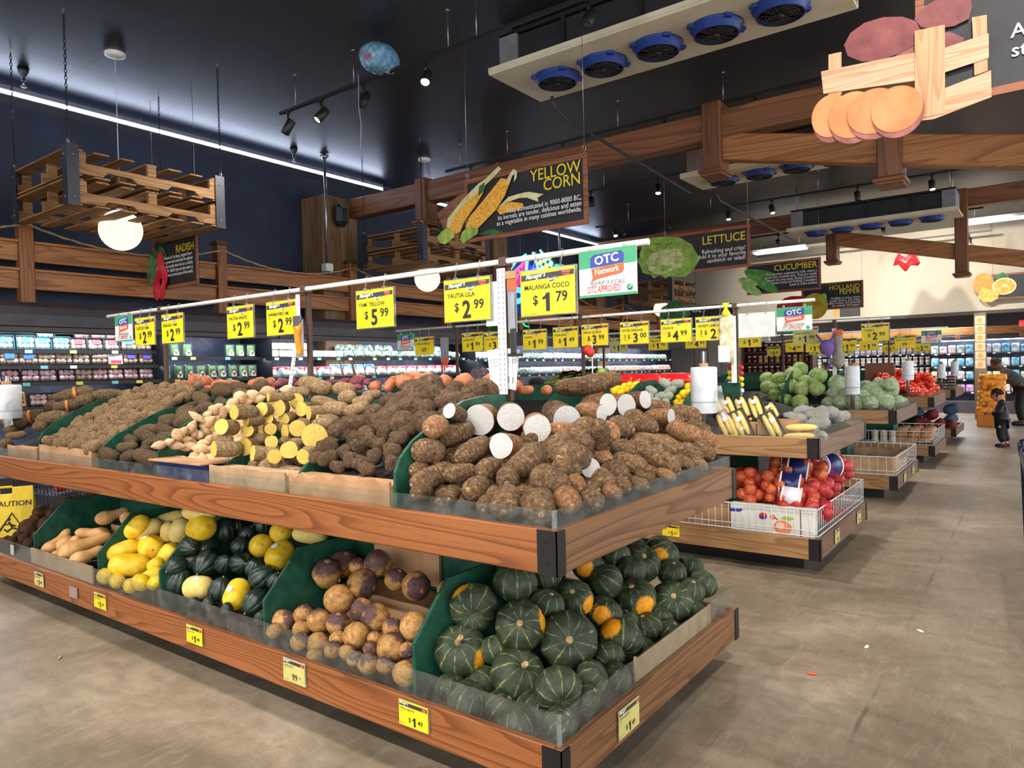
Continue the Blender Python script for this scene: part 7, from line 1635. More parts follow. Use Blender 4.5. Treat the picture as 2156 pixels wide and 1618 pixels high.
lpart('corn_kernels', kk, nm('pale_cyan_neon', (150, 232, 226), 1.2), t); lpart('corn_kernels', ky, nm('lime_neon', (206, 226, 110), 1.1), t)
lpart('husk_tubes', MB().tube([(.14, -.03, .98), (.20, -.03, .82), (.26, -.03, .62)], .022, 8).tube([(.28, -.03, 1.0), (.36, -.03, .90), (.46, -.03, .84)], .02, 8), nm('cyan_neon', (110, 214, 250), 1.6), t)
flat(t, 'pear', ell(.58, .58, .10, .17), nm('green_neon', (40, 206, 150), .9), -.02)
text('Pr', nm('sky_neon', (70, 176, 246), 1.5), t, -.30, .0, .62, -.05, 'LEFT', .03, name='letter_tubes', sx=.85)
lpart('small_leaf', MB().tube([(-.12, -.02, -.12), (-.06, -.02, -.20), (.02, -.02, -.22)], .014, 6).tube([(-.04, -.02, -.10), (.03, -.02, -.14)], .012, 6), nm('green_neon', (40, 206, 150), .9), t)
lpart('wire', MB().cyl((-.14, .01, .94), (-.14, .01, CZ-2.45), .003, 5).cyl((.4, .01, .85), (.4, .01, CZ-2.45), .003, 5), M_steel, t)
# ---------------------------------------------------------------- small ceiling things
t = T('ceiling_camera', 'white security camera on a long ceiling pole in front of the timber column', 'security camera', (-9.40, 7.66, 3.18))
part('pole', MB().cyl((-9.05, 7.40, 3.27), (-9.05, 7.40, CZ), .022, 10).lathe([(.07, CZ-.02), (.05, CZ-.06), (.025, CZ-.08)], (-9.05, 7.40, 0), 14), M_steel, t)
part('housing', MB().box(-9.12, -8.98, 7.33, 7.47, 3.15, 3.28, .015), M_white, t)
part('dome', MB().lathe([(.001, 3.10), (.03, 3.11), (.045, 3.15)], (-9.05, 7.40, 0), 14), M_black, t)
t = T('ceiling_camera', 'small blue-grey camera on a pole behind the large approval sign', 'security camera', (-8.9, 14.0, 3.0))
part('pole', MB().cyl((-8.9, 14.0, 3.1), (-8.9, 14.0, CZ), .025, 8), M_steel, t); part('housing', MB().box(-9.0, -8.8, 13.9, 14.1, 2.96, 3.12, .02), M_white, t); part('dome', MB().lathe([(.001, 2.90), (.05, 2.92), (.06, 2.96)], (-8.9, 14, 0), 12), M_black, t)
sp = MB().box(-9.22, -9.02, 7.66, 7.9, 3.78, 4.18, .06)
solo('wall_speaker', MB().box(-9.2, -9.0, 7.62, 7.86, 3.92, 4.28, .07), plain('black_speaker_shell', (30, 32, 36), .4), 'black rounded loudspeaker on the side of the timber column', 'loudspeaker')
for i, (x, y, lab) in enumerate(((-9.05, 3.25, 'ceiling sprinkler above the wall end of the strip light'), (-9.15, 6.9, 'ceiling sprinkler near the far end of the strip light'), (-2.9, 10.9, 'ceiling sprinkler beyond the near drain pipe'), (-1.2, 14.0, 'ceiling sprinkler beside the slanted timber'))):
 t = T('sprinkler', lab, 'sprinkler', (x, y, CZ)); part('cup', MB().lathe([(.06, CZ), (.05, CZ-.05), (.02, CZ-.10), (.02, CZ-.14)], (x, y, 0), 12), M_black, t)
 part('head', MB().cyl((x, y, CZ-.20), (x, y, CZ-.14), .012, 8).lathe([(.001, CZ-.215), (.03, CZ-.21), (.03, CZ-.20)], (x, y, 0), 12).box(x-.016, x-.010, y-.003, y+.003, CZ-.2, CZ-.14), M_steel, t)
M_foil = mottled('blue_foil_balloon_skin', [(60, 110, 150), (110, 160, 190), (190, 216, 226)], 14, .18, .8, 20, .02)
t = T('foil_balloon', 'pale blue printed foil balloon stuck at the ceiling above the unlit spotlight', 'balloon', (-5.45, 5.15, 4.72)); Mq = Matrix.Translation((-5.45, 5.2, 4.76)) @ Matrix.Rotation(R(20), 4, 'Y')
b = MB().sphere((0, 0, 0), .24, 22, 14, (1, .8, .62)); b.v = [Mq @ Vector(p)*1.0 for p in b.v]; b.v = [(x, y, z+.012*math.sin(x*60)) for x, y, z in b.v]; part('balloon', b, M_foil, t)
ht = MB()
for i in range(9): a_ = i*.7-2.8; ht.sphere((-5.45+.17*math.sin(a_), 5.2-.19*abs(math.cos(a_))+.01, 4.74+.05*math.cos(i*2.1)), .022, 8, 6)
part('printed_hearts', ht, M_red, t); part('ribbon', MB().tube([(-5.66, 5.1, 4.62), (-5.67, 5.1, 4.3), (-5.64, 5.1, 4.1), (-5.66, 5.1, 3.85)], .004, 5), plain('pink_ribbon', (190, 160, 200), .4), t)
t = T('foil_balloon', 'deflated red foil balloon hanging in front of the beige wall', 'balloon', (-2.5, 19.0, 3.75)); b = MB().sphere((-2.5, 19.0, 3.86), .24, 16, 10, (1.2, .5, .55)); b.v = [(x, y, z+.07*math.sin(x*23)+.03*math.sin(z*40)) for x, y, z in b.v]
part('balloon', b, mottled('red_foil', [(150, 16, 20), (206, 30, 36), (236, 70, 70)], 8, .25, .6), t); part('ribbon', MB().tube([(-2.52, 19, 3.74), (-2.5, 19, 3.45), (-2.44, 19, 3.3), (-2.55, 19, 3.2), (-2.4, 19, 3.12)], .008, 5), M_white, t)
# ================================================================ things on the stands behind
def bag_roll(label, x, y, z0, z1, r, zb, zt, tail=0):
 t = T('bag_roll_stand', label, 'plastic bag roll', (x, y, zb), 'plastic bag rolls on poles')
 part('pole', MB().cyl((x, y, zb), (x, y, zt), .021, 14).lathe([(.05, zb), (.05, zb+.008), (.025, zb+.012)], (x, y, 0), 14), M_steel, t)
 n = 30; prof = [(.02, z0), (r*.97, z0), (r, z0+.008), (r*1.006, z0+(z1-z0)*.5), (r, z1-.01), (r*.95, z1), (.02, z1+.004)]
 roll = part('roll', MB().lathe(prof, (x, y, 0), n), mottled('frosted_bag_film', [(206, 210, 214), (222, 226, 230), (234, 237, 240)], 14, .3, .5, 5, .012), t)
 raw('printed_band', MB().lathe([(r*1.012, z0+(z1-z0)*.235), (r*1.014, z0+(z1-z0)*.262)], (x, y, 0), n).mesh('printed_band', plain('faded_green_print', (140, 178, 172), .5), wloc(roll)), roll)
 raw('core', MB().lathe([(.035, z1-.01), (.034, z1+.03), (.026, z1+.03), (.026, z1-.01)], (x, y, 0), 14).mesh('core', M_card, wloc(roll)), roll)
 if tail:
  m = MB(); pts = [(r*.98, 0, z0+(z1-z0)*.55), (r*1.25, -.03, z0+(z1-z0)*.35), (r*1.6, -.05, z0-.01), (r*1.75, -.05, z0-.06)]
  vs = []
  for (a, b, c) in pts: vs += [(x+a-.02, y+b-.025, c), (x+a+.03, y+b+.02, c+.02)]
  m.add(vs, [(0, 1, 3, 2), (2, 3, 5, 4), (4, 5, 7, 6)], True)
  raw('loose_bag', m.mesh('loose_bag', clear('loose_bag_film', (235, 238, 240), .45, .2), wloc(roll)), roll)
bag_roll('large plastic bag roll on a steel pole beside the lemons', -2.09, 5.315, 1.145, 1.50, .100, ZU0+.10, 1.62, 1)
bag_roll('plastic bag roll on a steel pole in front of the wrapped lettuce', -1.69, 8.665, 1.155, 1.475, .078, ZU0+.10, 1.55)
bag_roll('plastic bag roll on a steel pole among the tomatoes', -1.585, 12.03, 1.235, 1.52, .078, ZU0+.10, 1.60)
bag_roll('plastic bag roll left of the farthest pair', -1.47, 15.26, 1.20, 1.45, .07, ZU0+.10, 1.5)
bag_roll('plastic bag roll nearest the wooden post', -1.31, 15.9, 1.22, 1.49, .065, ZU0+.10, 1.54, 1)
bag_roll('plastic bag roll at the wall end of the front stand', -6.53, 2.15, 1.225, 1.49, .10, ZU0+.10, 1.56, 1)
# corn in trays
M_corn = kernel_mat('corn_kernels', 7, ((.1, (252, 226, 140)), (.5, (244, 204, 104)), (.85, (222, 170, 72))))
cob = [blob('corn_cob', M_corn, 4.2, 'log', 16, 14, .04, 1.0, seed=300)]
def corn_tray(label, x, y, z, lean, roll, n=3):
 t = T('corn_tray', label, 'corn tray', (x, y, z), 'trays of wrapped corn'); t.rotation_euler = (R(lean), R(roll), R(8))
 w_ = .045*n+.012
 lpart('tray', MB().box(-w_/2, w_/2, 0, .008, 0, .22).box(-w_/2-.006, -w_/2, -.02, .008, 0, .22).box(w_/2, w_/2+.006, -.02, .008, 0, .22).box(-w_/2, w_/2, -.02, .008, -.006, 0).box(-w_/2, w_/2, -.02, .008, .22, .226), M_black, t)
 for i in range(n): raw('cob', cob[0], t, (-w_/2+.028+.045*i, -.020, .11), None, (.0215, .0215, .0245))
 f = pillow(w_*1.02, .225, .06, 7, 9); f.v = [(y_, -.018-abs(x_)*.9 if x_ > 0 else -.018, z_) for x_, y_, z_ in f.v]
 lpart('film', f, M_film2, t)
 lpart('label', MB().box(.01, .045, -.052, -.050, .125, .16), M_wink, t)
corn_tray('tray of wrapped corn leaning beside the bag roll, first of the upper row', -1.985, 5.60, 1.075, -38, -30)
corn_tray('tray of wrapped corn, second of the upper row', -1.885, 5.62, 1.075, -38, -28)
corn_tray('tray of wrapped corn, third of the upper row', -1.785, 5.64, 1.075, -36, -26)
corn_tray('tray of wrapped corn lying flatter at the end of the upper row', -1.66, 5.66, 1.06, -52, -40)
corn_tray('tray of wrapped corn below the bag roll, partly hidden by it', -1.90, 5.375, .955, -14, -28, 2)
corn_tray('tray of wrapped corn in front of the first cardboard box', -1.80, 5.375, .955, -14, -26)
corn_tray('tray of wrapped corn in front of the second cardboard box', -1.545, 5.375, .955, -14, -28, 2)
carton('first cardboard box behind the corn trays', -1.97, -1.735, 5.42, 5.64, ZD-.02, 1.075, M_card)
carton('second cardboard box behind the corn trays, nearer the aisle', -1.725, -1.46, 5.43, 5.66, ZD-.02, 1.10, M_card)
M_husky = mottled('film_bagged_husks', [(206, 208, 184), (236, 236, 224), (248, 248, 244)], 7, .2, .9, 6, .25)
hus = [blob('husked_corn', M_husky, 2.2, 'log', 16, 20, .30, 1.8, seed=310+i, fine=.14) for i in range(3)]
rr = random.Random(8); hl = []
for i, (x, y, z) in enumerate(((-1.42, 5.62, 1.0), (-1.36, 5.72, 1.05), (-1.40, 5.86, 1.10), (-1.5, 5.95, 1.12), (-1.36, 5.98, 1.12), (-1.34, 6.1, 1.08), (-1.44, 5.75, 1.0), (-1.33, 5.5, .98), (-1.5, 6.1, 1.10), (-1.34, 6.3, 1.06), (-1.55, 5.8, 1.08), (-1.40, 5.46, .985))):
 q = Vector((0, 0, 1)).rotation_difference(Vector((1, rr.uniform(-.5, .5), rr.uniform(-.25, .25))).normalized()); hl.append((x, y, z, .05, q.w, q.x, q.y, q.z, 2.0))
lab = rows_label(hl, 'film-bagged ear of husked corn', 'of the loose corn', 2, 'aisle')
for i, r in enumerate(hl): put('husked_corn', hus[i % 3], r, 2.2, lab[i], 'corn', 'bagged corn at the aisle corner of the second stand')
for i, (x, y, z, lb) in enumerate(((-1.40, 5.40, 1.045, 'loose yellow corn cob lying on the bagged corn'), (-1.40, 5.35, .985, 'loose yellow corn cob at the guard below the other'))):
 tag(raw('corn_cob', cob[0], None, (x, y, z), Euler((0, R(88), R(6))), (.026, .026, .026)), lb, 'corn', 'loose corn cobs')
# back half of the second stand
rb = bagp('red_produce_bag', plain('red_printed_film', (214, 34, 34), .3), None, .30, .13, .12)
for i in range(6):
 c = copy_tree(rb); c.location = (-3.36+.155*i, 6.38+.02*(i % 2), 1.33); c.rotation_euler = (R(0), R(-30), R(-88))
 tag(c, 'bright red printed produce bag, %s from the aisle in its row' % nth(5-i), 'produce bag', 'red produce bags behind the yellow fruit')
 sp_ = MB()
 for k in range(5): sp_.sphere((.045, -.10+.05*k, .045+.03*(k % 2)), .012, 6, 4, (.4, 1.3, 1))
 raw('printed_leaf', sp_.mesh('printed_leaf', M_lem if i % 2 else M_wink), c)
for i, (x, y, z, r, lb) in enumerate(((-6.35, 6.6, 1.44, .10, 'round green cabbage behind the sweet potatoes, below the 69 cent sign'), (-5.85, 6.6, 1.38, .09, 'second green cabbage behind the sweet potatoes'))):
 tag(raw('cabbage', cbs[i], None, (x, y, z), None, r), lb, 'cabbage', 'cabbages behind the sweet potatoes')
pk = blob('bagged_red_cabbage', mottled('purple_white_bag', [(120, 84, 110), (186, 168, 180), (226, 222, 226)], 5, .25, .8, 6, .2), 1.1, 'log', 16, 20, .2, 1.6, seed=320, fine=.08)
for i, (x, y, z, r, lb) in enumerate(((-5.36, 6.6, 1.44, .12, 'crumpled plastic bag of red cabbage behind the orange sweet potatoes'), (-5.10, 6.62, 1.38, .10, 'smaller bag of red cabbage beside the hanging papers'), (-4.75, 6.6, 1.36, .07, 'little purple bag behind the white post'))):
 tag(raw('bagged_cabbage', pk, None, (x, y, z), Euler((0, .2*i, i)), r), lb, 'bagged cabbage', 'bags of red cabbage')
def greens(label, x, y, z, n, L, mat, seed):
 t = T('leafy_bunch', label, 'leafy greens', (x, y, z), 'bunches of dark leafy greens'); rr = random.Random(seed); st = MB(); lf = MB()
 for i in range(n):
  a = rr.uniform(-.35, .35); b = rr.uniform(.05, .5); p0 = Vector((0, rr.uniform(-.03, .03), rr.uniform(0, .05))); d = Vector((math.cos(a), math.sin(a), b)).normalized()
  p1 = p0+d*L*.5; p2 = p0+d*L; p2.z -= .06
  st.tube([p0, p1, p2], [.006, .005, .002], 5)
  u = d.cross(Vector((0, 0, 1))).normalized()*L*.16
  vs = []
  for k in range(6):
   f = k/5; c = p1.lerp(p2, f) + Vector((0, 0, .02*math.sin(f*3))); wd = math.sin(math.pi*(.12+.86*f))
   vs += [c-u*wd+Vector((0, 0, .02*rr.uniform(-1, 1))), c+Vector((0, 0, -.012)), c+u*wd+Vector((0, 0, .02*rr.uniform(-1, 1)))]
  lf.add(vs, [(3*k+j, 3*k+j+1, 3*k+j+4, 3*k+j+3) for k in range(5) for j in range(2)], True)
 lpart('stems', st, M_husk, t); lpart('leaves', lf, mat, t)
M_dleaf = mottled('dark_green_leaf', [(20, 44, 26), (36, 70, 40), (70, 104, 66)], 12, .45, .4)
for i, (x, lb) in enumerate(((-4.35, 'dark leafy bunch behind the white post'), (-4.20, 'dark leafy bunch behind the sweet potatoes, second from the white post'), (-4.05, 'dark leafy bunch nearest the white cauliflower'))): greens(lb, x, 6.5, 1.33, 9, .42, M_dleaf, 30+i)
for i in range(4): tag(raw('cauliflower', cbw[i % 3], None, (-3.80+.12*i, 6.62+.04*(i % 2), 1.34), None, .075), 'white wrapped cauliflower, %s from the dark leafy bunches' % nth(i), 'cauliflower', 'cauliflowers behind the large brown malanga')
# onions in net bags under the second stand
M_onion = mottled('red_orange_onion_skin', [(150, 62, 34), (192, 92, 52), (212, 126, 80)], 3, .4, .15, spec=.4)
M_onr = mottled('dark_red_onion_skin', [(140, 30, 36), (176, 52, 52), (196, 84, 76)], 3, .4, .15, spec=.4)
oni = [blob('onion', m_, 1.0, 'ell', 12, 16, .05, 1.0, seed=330+i) for i, m_ in enumerate((M_onion, M_onr))]
def net_mat():
 t = NT('red_net'); o = t.obj(); tr = t.node('ShaderNodeBsdfTransparent'); df = t.node('ShaderNodeBsdfPrincipled'); df.inputs['Base Color'].default_value = lin((206, 30, 40)); df.inputs['Roughness'].default_value = .4
 w1 = t.node('ShaderNodeTexVoronoi', feature='DISTANCE_TO_EDGE'); w1.inputs['Scale'].default_value = 55; t.link(o, w1.inputs['Vector'])
 m = t.node('ShaderNodeMixShader'); t.link(t.ramp(w1.outputs['Distance'], [(.06, (120, 120, 120)), (.16, (40, 40, 40))]), m.inputs[0]); t.link(tr.outputs[0], m.inputs[1]); t.link(df.outputs[0], m.inputs[2]); t.link(m.outputs[0], t.out.inputs[0]); return t.m
M_rednet = net_mat()
def onion_bag(label, x, y, z, rz, ry, n, L, Rr, band, seed, dark=0):
 t = T('onion_bag', label, 'bag of onions', (x, y, z), 'net bags of onions'); t.rotation_euler = (0, R(ry), R(rz)); rr = random.Random(seed)
 k = 0
 for i in range(n):
  f = (i+.5)/n
  for j in range(3):
   a = math.pi*2/3*j + i*1.05
   rad = Rr*.60; px_ = -L/2 + L*f
   raw('onion', oni[dark], t, (px_, Rr*.50*math.cos(a), Rr*.50*math.sin(a)), Euler((rr.uniform(0, 3), rr.uniform(0, 3), 0)), rad*rr.uniform(.92, 1.1)*(1 if 0 < i < n-1 else .85))
 net = MB(); N = 18; prof = []
 pts = [(-L/2-.07, .008), (-L/2-.045, .02), (-L/2-.03, .62*Rr), (-L/2+.03, .95*Rr), (-L/4, 1.03*Rr), (0, 1.0*Rr), (L/4, 1.03*Rr), (L/2-.03, .95*Rr), (L/2+.03, .62*Rr), (L/2+.045, .02), (L/2+.08, .03)]
 net.lathe([(r, z_) for z_, r in pts], n=N, M=Matrix.Rotation(R(90), 4, 'Y'))
 lpart('net', net, M_rednet, t)
 if band:
  bl = {'b': plain('navy_label_film', (34, 36, 96), .3), 'w': plain('white_label_film', (220, 220, 224), .3)}[band]
  q = lpart('label_band', MB().lathe([(1.075*Rr, -L*.16), (1.085*Rr, 0), (1.075*Rr, L*.16)], n=20, M=Matrix.Rotation(R(90), 4, 'Y')), bl, t)
  e = MB()
  for s_ in (-1, 1): e.lathe([(1.08*Rr, s_*L*.16-.006), (1.09*Rr, s_*L*.16), (1.08*Rr, s_*L*.16+.006)], n=20, M=Matrix.Rotation(R(90), 4, 'Y'))
  raw('white_edge', e.mesh('white_edge', M_wink), q)
 return t
onion_bag('net bag of onions with white label band, lowest of the stack', -1.50, 5.50, .515, 8, 8, 4, .40, .078, 'w', 1)
onion_bag('net bag of onions with navy label band, second from the bottom', -1.53, 5.56, .60, 12, 8, 4, .42, .085, 'b', 2)
onion_bag('net bag of onions with navy label band, under the shelf edge', -1.50, 5.66, .70, 14, 8, 4, .44, .088, 'b', 3)
onion_bag('net bag of dark onions with navy label at the back of the stack', -1.36, 5.98, .70, 60, 4, 4, .44, .09, 'b', 4, 1)
onion_bag('net bag of dark red onions against the aisle side wire', -1.345, 5.72, .56, 78, 3, 4, .44, .08, None, 5, 1)
onion_bag('net bag of dark red onions at the far end of the stack', -1.40, 6.35, .58, 70, 3, 4, .44, .085, None, 6, 1)
onion_bag('round net bag of red onions on the cardboard, upper', -1.83, 5.55, .635, 80, 5, 2, .15, .092, None, 7)
onion_bag('round net bag of red onions tied with black tape, lower', -1.80, 5.47, .515, 75, 5, 2, .15, .092, None, 8)
onion_bag('net bag of red onions in the dark behind the round bags', -1.95, 5.68, .60, 30, 0, 3, .3, .09, None, 9)
onion_bag('net bag of red onions buried under the stack, at the corner', -1.40, 5.46, .43, 20, 0, 4, .4, .08, None, 10, 1)
onion_bag('net bag of red onions buried under the stack, inner', -1.75, 5.75, .46, 20, 0, 4, .4, .09, None, 11)
onion_bag('net bag of red onions buried under the stack, far', -1.5, 6.1, .46, 40, 0, 4, .4, .09, None, 12, 1)
t = T('printed_carton', 'white carton printed with a peach picture inside the wire guard', 'box', (-1.6, 5.34, ZL0+.062))
z0 = ZL0+.062
part('carton', MB().box(-1.905, -1.40, 5.325, 5.40, z0, .468, .003).box(-1.392, -1.30, 5.325, 5.40, z0, .468, .003), mottled('off_white_carton', [(206, 204, 194), (222, 220, 212), (230, 229, 222)], 3, .7, .02), t)
part('blue_stripe', MB().prism([(-1.905, .425), (-1.80, .428), (-1.83, .405), (-1.905, .402)], 'y', 5.322, 5.325), M_otcb, t)
part('red_round_mark', MB().prism(ell(-1.66, .39, .030, .024), 'y', 5.322, 5.325), M_red, t); part('blue_round_mark', MB().prism(ell(-1.66, .378, .026, .012), 'y', 5.320, 5.322), M_otcb, t)
part('small_round_mark', MB().prism(ell(-1.59, .388, .02, .018), 'y', 5.322, 5.325), plain('salmon_print', (220, 130, 110), .5), t)
part('peach_print', MB().prism(ell(-1.52, .32, .065, .05), 'y', 5.322, 5.325), plain('peach_print_colour', (222, 130, 84), .5), t); part('peach_highlight', MB().prism(ell(-1.535, .33, .03, .025), 'y', 5.320, 5.322), plain('pale_peach', (240, 206, 180), .5), t)
part('leaf_print', MB().prism([(-1.54, .385), (-1.49, .405), (-1.43, .395), (-1.47, .372)], 'y', 5.322, 5.325), M_husk, t); part('stem_print', MB().tube([(-1.575, 5.322, .39), (-1.555, 5.322, .37)], .004, 4), plain('brown_print', (110, 70, 40), .5), t)
carton('brown carton inside the wire guard, left of the white printed carton', -2.9, -1.915, 5.33, 5.45, z0, .455, M_card)
carton('open cardboard tray inside the wire guard of the third stand', -1.95, -1.30, 8.66, 9.7, z0, .47, M_cardd, 'cardboard_tray', open_=True)
tag(raw('crumpled_plastic', blob('crumpled_plastic', clear('crumpled_film', (225, 228, 230), .5, .3), 1.8, 'log', 14, 18, .3, 1.8, seed=340, fine=.12), None, (-1.53, 8.95, .40), Euler((R(0), R(88), .3)), (.06, .12, .085)), 'crumpled clear plastic in the open cardboard tray', 'plastic wrap')
text('SWEET ONIONS', M_ink, bpy.data.objects['cardboard_tray'], .33, .20, .07, .2, 'CENTER', .01, name='printed_lettering', rot=Euler((R(90), 0, R(90))))
pb = blob('packed_root', mottled('tan_bagged_roots', [(150, 104, 70), (186, 140, 104), (206, 172, 142)], 5, .3, .4), 2.2, 'log', 12, 16, .10, 1.2, seed=341)
pm = blob('packed_mushrooms', mottled('bagged_mushroom', [(170, 156, 130), (206, 196, 174), (222, 214, 198)], 7, .4, .4), 1.2, 'log', 12, 16, .16, 1.5, seed=342)
hl = []
for i in range(9):
 for j in range(3): hl.append((-1.72+.165*(i % 3)+.02*j, 12.12+.16*(i//3), .34+.075*j, .042, *Vector((0, 0, 1)).rotation_difference(Vector((1, .1*(i % 2), .05)).normalized()), 2.1))
lab = rows_label(hl, 'bag of tan roots', 'under the tomatoes', 3, 'aisle')
for i, r in enumerate(hl): put('bagged_roots', pb, r, 2.2, lab[i], 'bagged roots', 'bags of tan roots inside the wire guard')
hl = [(-2.05+.12*(i % 3), 12.10, .34+.085*(i//3), .052, 1, 0, 0, 0, 1.1) for i in range(6)]
lab = rows_label(hl, 'clear bag of pale mushrooms', 'beside the tan roots', 2, 'aisle')
for i, r in enumerate(hl): put('mushroom_bag', pm, r, 1.2, lab[i], 'bagged mushrooms', 'bags of pale mushrooms inside the wire guard')
nb = [blob('net_bag', mottled(n_, c_, 9, .35, .5, 7, .15), 1.5, 'log', 14, 18, .22, 1.5, seed=350+i, fine=.06) for i, (n_, c_) in enumerate((('dark_red_net_bag', [(96, 26, 30), (140, 44, 44), (176, 80, 70)]), ('blue_net_bag', [(30, 48, 70), (54, 84, 110), (110, 140, 160)])))]
for i, (k, x, y, z, lb) in enumerate(((0, -1.50, 15.34, .34, 'dark red net bag at the near corner of the farthest stand'), (0, -1.66, 15.44, .50, 'dark red net bag leaning on the inner side'), (1, -1.36, 15.75, .60, 'blue net bag on top of the heap under the farthest stand'), (1, -1.36, 15.66, .42, 'blue net bag below the top one'), (0, -1.345, 15.42, .32, 'dark red net bag nearest the aisle'), (1, -1.9, 15.4, .55, 'blue net bag deep under the farthest stand'), (0, -1.80, 15.38, .36, 'dark red net bag second from the corner'))):
 tag(raw('net_bag', nb[k], None, (x, y, z), Euler((R(70), .3*i, .8*i)), .095), lb, 'net bag', 'net bags under the farthest stand')
tw = mottled('tan_tray_pack', [(140, 96, 62), (190, 150, 112), (220, 190, 160)], 12, .3, .4)
for s_ in range(5):
 for l_ in range(6):
  x = -1.95+.155*s_; z = ZU0+.10+.052*l_
  t = solo('fruit_tray', MB().box(x-.07, x+.07, 15.30, 15.44, z, z+.030, .01), M_black if s_ > 2 else tw, 'shallow packed fruit tray, %s layer of the %s stack from the aisle' % (nth(l_), nth(4-s_)), 'fruit tray', None, 'stacked trays on the farthest stand')
  raw('contents', MB().box(-.06, .06, -.06, .06, .028, .046, .012).mesh('contents', tw), t)
carton('empty brown crate standing behind the tomatoes', -2.27, -1.85, 12.6, 12.72, 1.14, 1.50, plain('brown_crate', (118, 78, 56), .6), 'brown_crate', open_=False)
# tools and papers hung on the rail posts
t = T('ruler_strip', 'white slotted strip fixed to the aisle side post of the front rail', 'metal strip', (-2.03, 2.675, 1.395))
part('strip', MB().box(-2.052, -2.008, 2.672, 2.680, 1.395, 1.985), M_white, t)
sl = MB()
for k in range(24): sl.box(-2.045, -2.041, 2.670, 2.672, 1.41+k*.024, 1.422+k*.024).box(-2.019, -2.015, 2.670, 2.672, 1.41+k*.024, 1.422+k*.024)
part('slots', sl, M_steel, t)
t = T('knife_pack', 'carded kitchen knife hanging beside the white strip', 'knife', (-1.955, 2.66, 1.59))
part('backing_card', MB().box(-1.985, -1.935, 2.664, 2.668, 1.68, 1.93), plain('grey_card', (140, 140, 146), .5), t); part('orange_header', MB().box(-1.985, -1.935, 2.660, 2.664, 1.875, 1.925), M_otco, t); part('tan_top', MB().box(-1.99, -1.93, 2.658, 2.664, 1.93, 1.965), M_card, t)
part('blade', MB().prism([(-1.972, 1.70), (-1.940, 1.70), (-1.940, 1.86), (-1.955, 1.87)], 'y', 2.655, 2.658), M_steel, t); part('handle', MB().box(-1.968, -1.936, 2.648, 2.666, 1.58, 1.70, .006), M_black, t); part('clip', MB().box(-1.985, -1.90, 2.65, 2.664, 1.57, 1.585, .003), M_black, t)
for i, (dx, dz, a_) in enumerate(((-.075, .0, -6), (-.055, -.01, 2), (-.035, -.02, 8))):
 t = T('price_sheet', 'sheet of white paper hanging behind the white strip, %s of three' % nth(i), 'paper', (-1.99+dx, 2.69+.004*i, 1.42), 'hanging paper sheets'); t.rotation_euler = (0, R(a_), 0)
 lpart('sheet', MB().box(-.05, .05, 0, .0015, 0, .19), mottled('printed_paper', [(200, 204, 208), (222, 224, 228), (232, 234, 236)], 30, .6, 0), t); lpart('ink_lines', MB().box(-.04, .03, -.001, 0, .14, .143).box(-.04, .035, -.001, 0, .125, .128).box(-.04, .02, -.001, 0, .11, .113).box(.01, .035, -.001, 0, .03, .06), plain('grey_print_lines', (150, 150, 154), .5), t)
t = T('price_sheet', 'curled white paper hanging above the knife card', 'paper', (-2.09, 2.69, 1.72)); lpart('sheet', MB().box(-.045, .045, 0, .0015, 0, .21), MATS['printed_paper'], t)
t = T('scraper', 'scraper with orange handle hanging on the middle post', 'scraper', (-3.515, 2.64, 1.62))
part('blade', MB().prism([(-3.562, 1.80), (-3.495, 1.80), (-3.488, 1.86), (-3.565, 1.86)], 'y', 2.645, 2.649), M_steel, t)
part('handle', MB().prism([(-3.56, 1.80), (-3.535, 1.79), (-3.52, 1.76), (-3.50, 1.80), (-3.485, 1.815), (-3.49, 1.78), (-3.505, 1.74), (-3.50, 1.70), (-3.485, 1.66), (-3.495, 1.63), (-3.52, 1.635), (-3.535, 1.69), (-3.535, 1.745)], 'y', 2.636, 2.652), plain('orange_plastic', (226, 140, 20), .4), t)
part('backing_card', MB().prism([(-3.572, 1.77), (-3.48, 1.84), (-3.478, 1.62), (-3.545, 1.61)], 'y', 2.653, 2.656), plain('grey_card', (140, 140, 146), .5), t)
t = T('ruler_strip', 'white ruler-like strip slanting below the scraper', 'metal strip', (-3.60, 2.645, 1.44))
part('strip', MB().prism([(-3.625, 1.445), (-3.595, 1.435), (-3.535, 1.66), (-3.565, 1.665)], 'y', 2.644, 2.647), M_white, t); sl = MB()
for k in range(7): f = k/7; sl.box(-3.604+.05*f, -3.590+.05*f, 2.642, 2.644, 1.46+.18*f, 1.464+.18*f)
part('slots', sl, M_ink, t)
solo('ruler_strip', MB().box(-3.535, -3.50, 2.648, 2.652, 1.78, 1.985), M_white, 'short white strip at the top of the middle post', 'metal strip')
